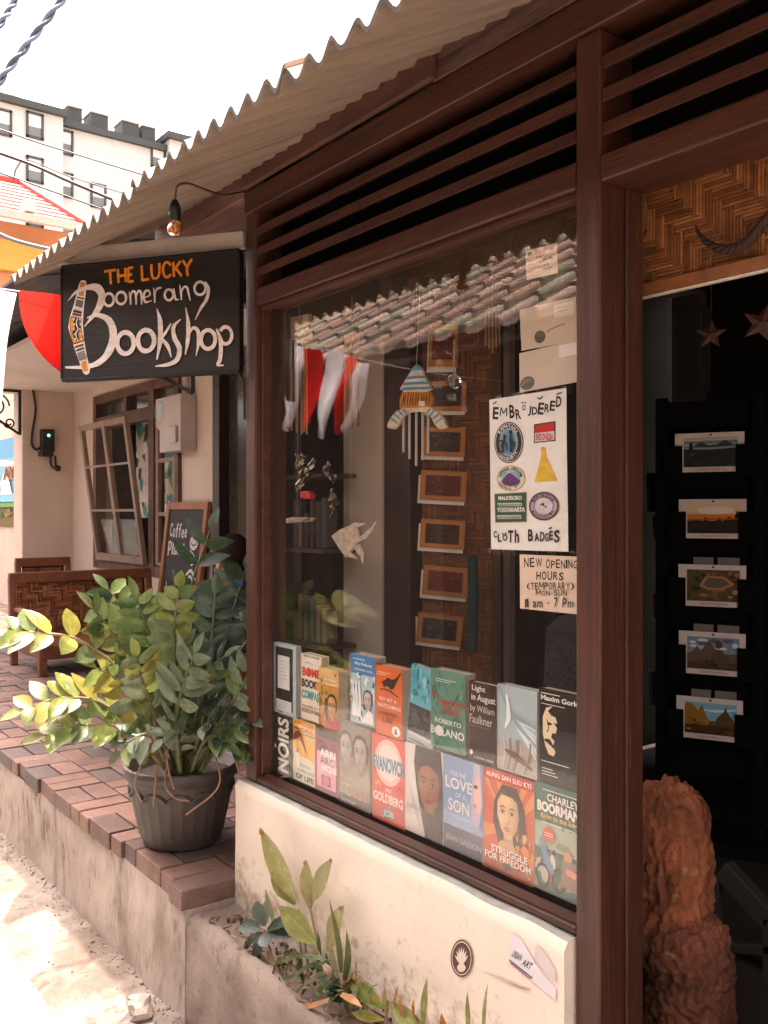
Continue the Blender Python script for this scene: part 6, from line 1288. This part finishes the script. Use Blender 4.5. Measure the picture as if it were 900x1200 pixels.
FR = [ # path, palette, pairs, leaf length, width
 ([(200, 885, 2.72), (150, 800, 2.64), (95, 752, 2.56), (45, 742, 2.50), (16, 741, 2.48)], YG, 9, .085, .048),
 ([(196, 885, 2.72), (130, 832, 2.62), (75, 818, 2.54), (28, 832, 2.50)], YG, 9, .082, .042),
 ([(198, 888, 2.70), (150, 858, 2.60), (100, 850, 2.54), (52, 862, 2.50)], YG, 8, .085, .045),
 ([(205, 884, 2.74), (165, 800, 2.70), (130, 740, 2.66), (108, 712, 2.62)], MG+YG, 9, .085, .040),
 ([(208, 880, 2.78), (180, 780, 2.80), (150, 720, 2.82), (126, 690, 2.84)], DG+MG, 9, .09, .036),
 ([(210, 880, 2.76), (190, 790, 2.74), (172, 735, 2.72), (160, 700, 2.70)], MG, 9, .085, .036),
 ([(213, 880, 2.70), (206, 800, 2.66), (204, 740, 2.64), (210, 688, 2.62)], MG+[(.17, .20, .045)], 12, .062, .044),
 ([(222, 880, 2.82), (226, 780, 2.84), (222, 700, 2.86), (246, 622, 2.88)], DG, 10, .10, .040),
 ([(228, 880, 2.74), (240, 810, 2.70), (248, 750, 2.68), (252, 696, 2.66)], DG+[(.06, .08, .06)], 12, .085, .032),
 ([(232, 880, 2.86), (256, 780, 2.92), (272, 720, 2.96), (288, 668, 2.98)], DG, 9, .10, .045),
 ([(206, 888, 2.62), (208, 840, 2.56), (216, 800, 2.52), (228, 766, 2.50)], PG, 9, .085, .036),
 ([(236, 885, 2.66), (262, 840, 2.60), (282, 808, 2.57), (296, 778, 2.55)], MG+PG, 7, .075, .036),
 ([(240, 888, 2.64), (262, 862, 2.58), (284, 848, 2.55), (302, 838, 2.53)], DG+MG, 7, .07, .034),
 ([(202, 886, 2.66), (178, 830, 2.60), (166, 795, 2.57), (160, 770, 2.55)], PG+YG, 8, .075, .040),
 ([(212, 884, 2.80), (200, 800, 2.90), (186, 740, 2.96), (176, 706, 3.0)], DG, 9, .085, .036),
 ([(220, 882, 2.72), (232, 830, 2.66), (240, 790, 2.64), (262, 770, 2.62)], DG+MG, 8, .08, .034),
 ([(226, 884, 2.80), (262, 800, 2.86), (290, 750, 2.9), (312, 722, 2.92)], DG, 8, .09, .042),
 ([(216, 884, 2.84), (238, 760, 2.92), (262, 680, 3.0), (272, 690, 3.04)], DG, 8, .085, .04),
 ([(200, 888, 2.68), (168, 845, 2.62), (140, 800, 2.58), (112, 782, 2.55)], YG+PG, 8, .08, .042),
 ([(208, 886, 2.68), (190, 850, 2.60), (178, 838, 2.56), (168, 846, 2.53)], PG+MG, 6, .07, .034),
 ([(224, 886, 2.68), (236, 858, 2.60), (246, 846, 2.56), (254, 838, 2.54)], DG+PG, 6, .07, .034),
 ([(212, 886, 2.82), (214, 800, 2.86), (232, 720, 2.9), (238, 690, 2.92)], DG, 10, .085, .036),
 ([(214, 886, 2.7), (218, 850, 2.62), (206, 824, 2.58), (196, 800, 2.56)], DG+MG, 7, .07, .034),
 ([(200, 890, 2.66), (180, 866, 2.58), (160, 864, 2.54), (142, 880, 2.52)], PG+MG, 6, .062, .032),
 ([(226, 890, 2.64), (240, 868, 2.56), (256, 862, 2.53), (268, 872, 2.51)], MG+DG, 6, .06, .030),
 ([(238, 890, 2.68), (262, 872, 2.60), (284, 872, 2.56), (302, 884, 2.54)], DG+MG, 6, .06, .030),
 ([(212, 890, 2.62), (208, 868, 2.54), (200, 856, 2.52), (190, 866, 2.50)], PG, 5, .058, .03),
 ([(218, 888, 2.78), (216, 830, 2.78), (224, 790, 2.78), (214, 760, 2.78)], DG+MG, 8, .075, .034),
]
for k, (path, pal, nl, l_, w_) in enumerate(FR):
    if k in (14, 17, 19, 21, 22): continue
    frond(path, pal, nl, l_, w_, k+40)
for path in ([(196, 893, 2.62), (194, 920, 2.58), (205, 935, 2.54), (222, 939, 2.52)], [(250, 880, 2.56), (258, 910, 2.52), (250, 930, 2.5), (218, 955, 2.5)], [(176, 880, 2.6), (164, 900, 2.58), (158, 920, 2.57), (166, 940, 2.56)], [(184, 895, 2.6), (182, 920, 2.57), (180, 945, 2.56)], [(270, 848, 2.6), (268, 870, 2.55), (276, 890, 2.52), (280, 905, 2.52)], [(205, 860, 2.56), (196, 882, 2.53), (198, 905, 2.51), (204, 925, 2.5)], [(136, 875, 2.56), (134, 890, 2.56)]):
    mb = MB(); mb.tube(cr([P(*q[:2], D=q[2]) for q in path], 6), .0028, 6, random.choice([(.30, .16, .09), (.24, .13, .08), (.36, .22, .12)])); mb.build('root', STEM, plant)

# plants on the ledge below the window
def lpt(px, py, y): return P(px, py, Y=y)
def tall_leaf(mb, b_, t_, W_, col, bend=0, nrm=None):
    d = t_-b_; L_ = d.length; leaf(mb, b_, d, nrm or Vector((.35, -.9, .25)), L_, W_, col, bend, .25, shape=[.12, .55, .9, 1.0, .86, .5, .02])
g1 = thing('ginger_plant', 'upright yellow-green broad leaved plant with browning tips growing against the cream wall', 'plant', lpt(362, 1140, 1.16))
GL = [(.33, .31, .11), (.28, .28, .095), (.36, .32, .12)]; BRN = (.42, .17, .05)
mb = MB()
for (bx_, by_, tx, ty, w, y, c) in ((350, 1058, 305, 970, .052, 1.15, GL[0]), (346, 1060, 317, 1008, .045, 1.17, GL[1]), (364, 1066, 358, 1008, .034, 1.17, GL[2]), (366, 1056, 390, 1006, .036, 1.16, GL[0]), (370, 1106, 329, 1062, .044, 1.12, GL[1]), (385, 1112, 401, 1062, .042, 1.16, GL[2]), (322, 1085, 312, 1042, .018, 1.15, YG[0])):
    b_, t_ = lpt(bx_, by_, y), lpt(tx, ty, y-.015); tall_leaf(mb, b_, t_, w*1.3, c, random.uniform(-.05, .12), Vector((random.uniform(.1, .6), -.9, random.uniform(0, .5))))
    d = (t_-b_); leaf(mb, b_+d*.9-Vector((0, .002, 0)), d, Vector((.35, -.9, .2)), d.length*.1, w*.28, BRN, 0, .2)
mb.build('leaves', LEAF, g1)
mb = MB()
for px, y in ((350, 1.15), (364, 1.16), (385, 1.16), (370, 1.12)): mb.tube(cr([lpt(px, 1066 if px < 370 else 1108, y), lpt(px+8, 1110 if px < 370 else 1130, y), lpt(px+12, 1150, y)], 5), .003, 6, (.26, .22, .09))
mb.build('stems', STEM, g1)
g2 = thing('broadleaf_weed', 'small weed with rounded dusty blue-green leaves at the left end of the ledge', 'plant', lpt(312, 1120, 1.12))
mb = MB(); RG = [(.075, .105, .075), (.09, .12, .085), (.065, .09, .068)]; c0 = lpt(310, 1090, 1.12)
for (tx, ty, w) in ((300, 1058, .036), (312, 1056, .036), (279, 1083, .038), (334, 1076, .034), (280, 1112, .030), (296, 1122, .032), (312, 1108, .038), (338, 1094, .032), (294, 1140, .034)):
    t_ = lpt(tx, ty, 1.10); b_ = c0+(t_-c0)*.15; leaf(mb, b_, t_-b_, Vector((.3, -.6, .7)), (t_-b_).length, w, random.choice(RG), .1, .15, shape=[.15, .6, .85, 1, 1, .8, .15])
mb.tube([c0, lpt(320, 1125, 1.12), lpt(335, 1145, 1.12)], .003, 6, (.25, .16, .07)); mb.build('leaves', LEAF, g2)
g3 = thing('grassy_weed', 'sprawling weed of narrow drooping green blades and dry leaves in the middle of the ledge', 'plant', lpt(390, 1150, 1.12))
mb = MB(); GR = [(.10, .14, .05), (.08, .12, .05), (.13, .16, .055), (.15, .17, .07)]
def blade(pts, w, col):
    q = cr(pts, 5); vs_ = []; ws = lerpl([w*.6, w, w*.7, w*.05], len(q))
    for i, p in enumerate(q):
        t_ = (q[min(i+1, len(q)-1)]-q[max(i-1, 0)]).normalized(); s_ = t_.cross((Vector((0, 0, EYE))-p).normalized()+Vector((0, 0, .4))).normalized(); vs_ += [p+s_*ws[i]/2, p-s_*ws[i]/2]
    mb.add(vs_, [(2*i, 2*i+1, 2*i+3, 2*i+2) for i in range(len(q)-1)], col, 0, True)
for path, w in (([(400, 1140), (396, 1100), (386, 1055)], .014), ([(404, 1150), (408, 1120), (406, 1090)], .016), ([(372, 1140), (374, 1110), (372, 1090)], .010), ([(390, 1150), (360, 1120), (325, 1128), (296, 1132)], .012), ([(395, 1150), (370, 1130), (340, 1145), (310, 1152)], .012), ([(392, 1150), (380, 1125), (355, 1120), (392, 1126)], .011), ([(398, 1160), (380, 1140), (350, 1160), (336, 1172)], .010), ([(398, 1160), (385, 1150), (372, 1165), (368, 1170)], .016), ([(400, 1165), (408, 1150), (416, 1160), (412, 1180)], .018), ([(340, 1150), (334, 1165), (330, 1180)], .02)):
    blade([lpt(x, y, 1.14-.02*k) for k, (x, y) in enumerate(path)], w, random.choice(GR))
for path in ([(352, 1168), (340, 1176), (330, 1185)], [(385, 1172), (350, 1182), (330, 1180), (326, 1196)], [(326, 1168), (318, 1180), (326, 1200)], [(400, 1165), (414, 1172), (424, 1180)], [(380, 1130), (386, 1140), (383, 1150)]): blade([lpt(x, y, 1.07) for x, y in path], .016, random.choice([BRN, (.5, .22, .06), (.25, .12, .07)]))
rg = random.Random(77)
for k in range(26):
    x0_ = rg.uniform(330, 430); y0_ = 1128+(x0_-330)*.62+rg.uniform(-6, 12); dx_ = rg.uniform(-34, 34); dy_ = rg.uniform(-55, -10)
    blade([lpt(x0_, y0_, 1.13), lpt(x0_+dx_*.4, y0_+dy_*.8, 1.12), lpt(x0_+dx_, y0_+dy_*rg.uniform(.5, 1.1), 1.10)], rg.uniform(.004, .012), rg.choice(GR+[BRN, (.30, .24, .10), (.20, .20, .08)]))
for k in range(8):
    p = lpt(396+random.uniform(-12, 14), 1160+random.uniform(-16, 14), 1.13); leaf(mb, p, Vector((random.uniform(-1, 1), -.6, random.uniform(.1, .9))), Vector((0, -.5, .8)), random.uniform(.04, .065), .034, random.choice(DG+MG), .2)
mb.build('leaves', LEAF, g3)
g4 = thing('yellowing_plant', 'yellowing plant with orange streaked leaves at the bottom of the picture under the stickers', 'plant', lpt(470, 1215, 1.12))
mb = MB(); c0 = lpt(452, 1205, 1.12)
for (bx_, by_, tx, ty, w, c) in ((450, 1182, 410, 1149, .034, YG[0]), (450, 1195, 408, 1186, .022, YG[3]), (456, 1175, 500, 1215, .036, GL[1]), (452, 1190, 449, 1158, .012, GL[0]), (462, 1185, 463, 1155, .010, BRN), (496, 1205, 497, 1150, .016, GL[1]), (488, 1200, 482, 1172, .020, BRN), (524, 1215, 516, 1190, .016, BRN), (550, 1215, 546, 1166, .010, GL[1]), (567, 1220, 566, 1156, .010, GL[0]), (476, 1200, 466, 1172, .018, (.45, .24, .06))):
    b_, t_ = lpt(bx_, by_, 1.13), lpt(tx, ty, 1.11); tall_leaf(mb, b_, t_, w, c, .1, Vector((random.uniform(-.2, .5), -.8, .5)))
mb.tube([lpt(454, 1172, 1.12), c0], .003, 6, (.3, .2, .08)); mb.build('leaves', LEAF, g4)

mb = MB(); rg = random.Random(19)
for k in range(70):
    x = rg.uniform(-2.24, -1.2); y = rg.uniform(1.08, 1.19); p = Vector((x, y, LZ+rg.uniform(-.012, .012)))
    leaf(mb, p, Vector((rg.uniform(-1, 1), rg.uniform(-1, .4), rg.uniform(-.1, .35))), Vector((rg.uniform(-.5, .5), rg.uniform(-.5, .5), 1)), rg.uniform(.012, .05), rg.uniform(.005, .018), rg.choice([(.20, .10, .05), (.14, .08, .05), (.28, .15, .07), (.10, .065, .045), (.33, .24, .14)]), rg.uniform(-.5, .6), rg.uniform(.1, .6))
tag(mb.build('leaf_litter', LEAF), 'brown dry leaf scraps and twigs lying over the soil of the ledge', 'leaf litter', kind='stuff')
# ------------------------------------------------------------------ bunting across the street
RED = hx('D8241E'); WHT = hx('ECEAF0')
bl = thing('pennant_bunting', 'red and white pennant bunting strung across the street beside the hanging sign', 'bunting', (-4, .2, 2.3))
bxx = -4.02
def bz(y): return 2.345-.045*(1.4-y)+.03*math.sin(y*2.2)-.02
mb = MB(); mb.tube([(bxx+.02*math.sin(y*.37*10), (y:=1.75-.16*k), bz(y)+.004) for k in range(28)] if False else [(bxx, 1.75-.16*k, bz(1.75-.16*k)+.004) for k in range(21)], .003, 6, WHT); mb.build('cord', GEN, bl)
def pennant(y0, y1, L_, col, sway, seed, gather=1.0):
    mb = MB(); nu, nv = 8, 14; vs_ = []
    for j in range(nv+1):
        v = j/nv; w = (1-v**1.6)**.9
        for i in range(nu+1):
            u = i/nu-.5; y = (y0+y1)/2+(y1-y0)*u*w*gather+sway*v*v
            fx_ = .034*math.sin(u*7+seed+v*2.2)*(.4+v*.8)+.05*math.sin(v*4.2+seed*1.7)
            vs_.append((bxx+fx_*(1-v*.3)-.34*L_*v, y, bz(y0+(y1-y0)*(u+.5))-L_*v+.012*math.sin(u*7+seed)*v))
    mb.add(vs_, [(j*(nu+1)+i, j*(nu+1)+i+1, (j+1)*(nu+1)+i+1, (j+1)*(nu+1)+i) for j in range(nv) for i in range(nu)], col, 0, True); mb.build('pennant', CLOTH, bl)
pens = [(1.44, 1.09, .33, RED, .10, 1), (1.095, .84, .48, WHT, .08, 2), (.80, .62, .40, RED, .04, 3), (.56, .40, .42, WHT, -.03, 4), (.36, .24, .36, RED, .0, 5),
        (.115, -.03, .43, WHT, .01, 2.4), (-.012, -.14, .40, RED, -.01, 7), (-.12, -.245, .43, WHT, -.03, 8), (-.225, -.33, .40, RED, .0, 9), (-.31, -.44, .38, WHT, .07, 10)]
for p_ in pens: pennant(*p_)

# ------------------------------------------------------------------ tiled house across the street (seen mirrored in the window)
oh = thing('tiled_house', 'low house across the street whose sunlit clay tile roof is mirrored in the shop window', 'house', (-4.5, -2.6, 0))
mb = MB(); mb.box((-60, -6.2, 0), (3, -1.9, 2.85)); mb.build('wall', pm('opposite_wall', (.055, .028, .02), (.03, .017, .012), rough=.8, scale=1.5, stretch=(8, 1, 1)), oh)
mb = MB(); TILE = pm('clay_roof_tiles', attr=True, rough=.85, scale=6, var=.3, bump=.4)
rnd = random.Random(6); ty0, tz0, ts = -.95, 2.385, math.tan(R(31)); pit = .275; rows = 8
cs, sn = math.cos(R(31)), math.sin(R(31))
for r_ in range(rows):
    for i in range(int(9.5/pit)):
        x = -9.4+i*pit; s0_ = r_*.36; col = rnd.choice([(.50, .33, .24), (.56, .39, .30), (.42, .28, .21), (.60, .44, .35), (.34, .24, .19), (.36, .36, .26)]); kk = rnd.uniform(.85, 1.15); col = tuple(c*kk for c in col)
        lift = .05+rnd.uniform(-.006, .006); vs_ = []; n = 8
        for e_, (s_, l_) in enumerate(((s0_-.03, lift), (s0_+.39, .012))):
            for k in range(n+1):
                a = math.pi*k/n; xx = x+.064*math.cos(a); hh = .070*math.sin(a)+l_
                vs_.append((xx, ty0-s_*cs-hh*sn, tz0+s_*sn+hh*cs))
        mb.add(vs_, [(k, k+1, n+2+k, n+1+k) for k in range(n)], col, 0, True)
        mb.add(vs_[:n+1], [tuple(range(n+1))], (.03, .02, .016))  # dark end face paints in the shade of the hollow tile
        vs_ = []
        for s_, l_ in ((s0_-.03, .028), (s0_+.39, .0)):
            for k in range(5):
                a = math.pi*k/4; xx = x+pit/2+.070*math.cos(a); hh = .03-.03*math.sin(a)+l_
                vs_.append((xx, ty0-s_*cs-hh*sn, tz0+s_*sn+hh*cs))
        mb.add(vs_, [(k, k+1, 6+k, 5+k) for k in range(4)], (.13, .085, .065), 0, True)  # pans coloured dark for the shade between the barrels
mb.prism([(-9.6, ty0-.02, tz0-.04), (-9.6, ty0-.02-3.2*cs, tz0-.04+3.2*sn), (-9.6, ty0-.02-3.2*cs, tz0-.07+3.2*sn), (-9.6, ty0-.02, tz0-.07)], (9.9, 0, 0), (.07, .05, .04))
mb.build('roof', TILE, oh)
mb = MB()
for x in (-9, -7.4, -5.8, -4.2, -2.6, -1): mb.bar((x, -1.10, 0), (x, -1.10, 2.36), .09, .09, (.05, .03, .022), up=(0, 1, 0))
mb.build('veranda_posts', GEN, oh)

# ------------------------------------------------------------------ far buildings and wires
HX = -70.0
hz = lambda px, py: P(px, py, X=HX)
hot = thing('hotel_building', 'large white hotel with a dark green roof edge rising behind the street', 'hotel', (HX, 20, 0))
HW = pm('white_render', (.50, .495, .50), (.46, .455, .46), rough=.9, scale=.3, bump=0); GTR = pm('dark_grey_trim', (.05, .056, .058), rough=.6, bump=0)
secs = [(-12, 68, (0, 115), (68, 133), 1.2), (68, 194, (68, 141), (194, 163), 0), (194, 262, (200, 158), (235, 166), .8)]
roof_line = []
for (a, b, p0, p1, out_) in secs:
    y0 = hz(a, 150).y; y1 = hz(b, 150).y; zt0 = (hz(*p0).z+hz(*p1).z)/2-.75
    mb = MB(); mb.box((HX-14, y0, 0), (HX+out_, y1, zt0)); mb.build('wall', HW, hot)
    mb = MB(); mb.box((HX-14.2, y0-.3, zt0+.01), (HX+out_+.4, y1+.3, zt0+.5)); mb.build('eaves', GTR, hot)
    roof_line.append((y0, y1, zt0+.5, out_))
GR_ = pm('grey_hip_roof', (.13, .125, .125), (.10, .095, .095), rough=.8, bump=0, scale=.4)
y0, y1, z_, o_ = roof_line[0]; mb = MB(); ya_ = y0-14; mb.add([(HX+1.2, ya_, z_), (HX+1.2, y1-2.6, z_), (HX-13, y1-2.6, z_), (HX-13, ya_, z_), (HX-6, ya_, z_+6), (HX-6, y1-9.5, z_+6)], [(0, 1, 5, 4), (1, 2, 5), (2, 3, 4, 5), (0, 4, 3)]); mb.build('roof', GR_, hot)
y0, y1, z_, o_ = roof_line[2]; mb = MB(); mb.add([(HX+.8, y0+1.5, z_), (HX+.8, y1+12, z_), (HX-13, y1+12, z_), (HX-13, y0+1.5, z_), (HX-6, y0+7, z_+5), (HX-6, y1+12, z_+5)], [(0, 1, 5, 4), (3, 0, 4), (2, 3, 4, 5), (1, 2, 5)]); mb.build('roof', GR_, hot)
z_ = roof_line[1][2]
for px in (91, 120, 156.5, 178):
    p = hz(px, 140); mb = MB(); w = 1.0 if px in (91, 178) else 1.25; mb.box((HX-2.4, p.y-w*.55, z_), (HX-.6, p.y+w*.55, z_+1.45)); u_ = mb.build('rooftop_unit', GTR, hot); mb = MB(); mb.box((HX-2.5, p.y-w*.6, z_+1.46), (HX-.5, p.y+w*.6, z_+1.62)); mb.build('lid', HW, u_)
for (px, py, o2) in ((35, 154, 1.2), (76, 167, 0), (35, 205, 1.2), (76, 217, 0), (185, 184, 0), (35, 256, 1.2), (76, 267, 0), (115, 230, 0), (-2, 150, 1.2)):
    p = hz(px, py); w, h_ = .62, .95; x = HX+o2
    mb = MB()
    for a, b in (((p.y-w, p.z-h_), (p.y-w+.16, p.z+h_)), ((p.y+w-.16, p.z-h_), (p.y+w, p.z+h_)), ((p.y-w, p.z-h_), (p.y+w, p.z-h_+.16)), ((p.y-w, p.z+h_-.16), (p.y+w, p.z+h_))): mb.box((x+.01, a[0]+.001, a[1]), (x+.14, b[0]-.001, b[1]))
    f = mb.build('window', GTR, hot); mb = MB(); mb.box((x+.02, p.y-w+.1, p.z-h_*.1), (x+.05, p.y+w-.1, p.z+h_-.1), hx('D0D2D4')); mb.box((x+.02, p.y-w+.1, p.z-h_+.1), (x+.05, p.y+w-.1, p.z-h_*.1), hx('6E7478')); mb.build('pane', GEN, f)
OX = -13.0; oz = lambda px, py: P(px, py, X=OX)
orh = thing('orange_house', 'orange house with a pale tiled roof edged in red behind the corrugated eave', 'house', (OX, 3.9, 0))
ORM = pm('orange_paint', (.50, .22, .11), (.45, .19, .09), rough=.8, scale=.8); YOM = pm('yellow_orange_paint', (.58, .31, .07), (.52, .27, .06), rough=.8, scale=.8)
a, b = oz(-14, 280), oz(86, 280); mb = MB(); mb.box((OX-4, a.y, 0), (OX, b.y, oz(20, 262).z)); mb.build('wall', ORM, orh)
mb = MB(); c = oz(46, 290); mb.box((OX+.01, a.y, oz(20, 320).z), (OX+.10, oz(52, 290).y, oz(10, 283).z)); mb.build('yellow_band', YOM, orh, bevel=.02)
oz2 = lambda px, py: P(px, py, X=OX-1.55)
zr0, zr1 = oz(30, 262).z, oz2(10, 214).z; yL, yM, yR = oz(-30, 240).y, oz2(24, 216).y, oz(92, 252).y
mb = MB(); nr = 9; PT = (.50, .40, .38)
for k in range(nr):
    f0, f1 = k/nr, (k+1)/nr; ye0, ye1 = yR+(yM-yR)*f0, yR+(yM-yR)*f1; xx0, xx1 = OX+.35-1.9*f0, OX+.35-1.9*f1; za, zb = zr0+(zr1-zr0)*f0, zr0+(zr1-zr0)*f1
    mb.add([(xx0, yL, za+.03), (xx0, ye0, za+.03), (xx1, ye1, zb), (xx1, yL, zb)], [(0, 1, 2, 3)], PT); mb.add([(xx0, yL, za-.005), (xx0, ye0, za-.005), (xx0, ye0, za+.03), (xx0, yL, za+.03)], [(0, 1, 2, 3)], (.45, .2, .16))
mb.build('roof', GEN, orh)
mb = MB(); e0, e1 = Vector((OX+.36, yR, zr0+.04)), Vector((OX+.35-1.9, yM, zr1+.04)); mb.bar(e0, e1, .09, .06, (.55, .05, .04)); mb.bar(e1, (e1.x, yL, e1.z), .09, .06, (.55, .05, .04)); mb.build('ridge_cap', GEN, orh)
mb = MB(); mb.box((OX+.20, oz(19, 250).y, zr0+.05), (OX+.42, oz(32, 250).y, oz(26, 245).z), hx('C8BEBC')); mb.build('vent', GEN, orh)
mb = MB(); mb.bar((OX+.38, yL, zr0-.03), (OX+.38, yR, zr0-.03), .08, .10, (.6, .45, .38)); mb.build('gutter', GEN, orh)
# grey box and pale sheet edges next to the eave
def wire(label, pts, r, twist=False, col=(.03, .035, .045), Dd=None):
    q = cr([P(x, y, D=d) for x, y, d in pts], 12); mb = MB()
    if twist:
        for s_ in range(2):
            w = []
            for i in range(len(q)):
                for sub in range(4):
                    f = sub/4; p = q[i] if i == len(q)-1 else q[i].lerp(q[i+1], f); t_ = (q[min(i+1, len(q)-1)]-q[max(0, i-1)]).normalized(); u = t_.cross(Vector((0, 1, 0))).normalized(); v = t_.cross(u); a = (i*4+sub)*.17+s_*math.pi
                    w.append(p+(u*math.cos(a)+v*math.sin(a))*r*.8)
            mb.tube(w, r*.85, 7, col if s_ else tuple(c*2.2 for c in col))
    else: mb.tube(q, r, 6, col)
    o = mb.build('overhead_cable', pm('cable_sheath', attr=True, rough=.5) if 'cable_sheath' not in bpy.data.materials else bpy.data.materials['cable_sheath']); tag(o, label, 'cable')
wire('thick twisted blue-grey cable slanting across the sky, the longer of two at top left', [(-30, 140, 3.6), (2, 92, 3.7), (38, 45, 3.8), (76, -4, 3.9), (110, -48, 4.0)], .0105, True, (.05, .065, .10))
wire('shorter twisted cable cutting the very top left corner', [(-30, 70, 3.6), (2, 26, 3.7), (22, -6, 3.8), (60, -70, 3.9)], .0095, True, (.05, .065, .10))
wire('uppermost thin wire crossing the white hotel', [(-10, 148, 14), (45, 167, 14), (100, 184, 14), (175, 207, 14)], .012, False)
wire('thick dark wire sagging low across the white hotel', [(-10, 176, 12), (40, 194, 12), (80, 212, 12), (135, 235, 12)], .022, False, (.02, .02, .025))
wire('lowest thin wire running just above the red tiled ridge', [(-10, 199, 11), (30, 213, 11), (70, 227, 11), (120, 245, 11)], .010, False)
wire('thin wire looping over the lower hotel windows', [(15, 215, 13), (20, 196, 13), (34, 188, 13), (80, 206, 13), (150, 228, 13)], .009, False)
wire('grey hose-like cable hanging in front of the orange house', [(-10, 270, 9), (15, 281, 9), (40, 288, 9), (75, 296, 9)], .020, False, (.16, .16, .18))
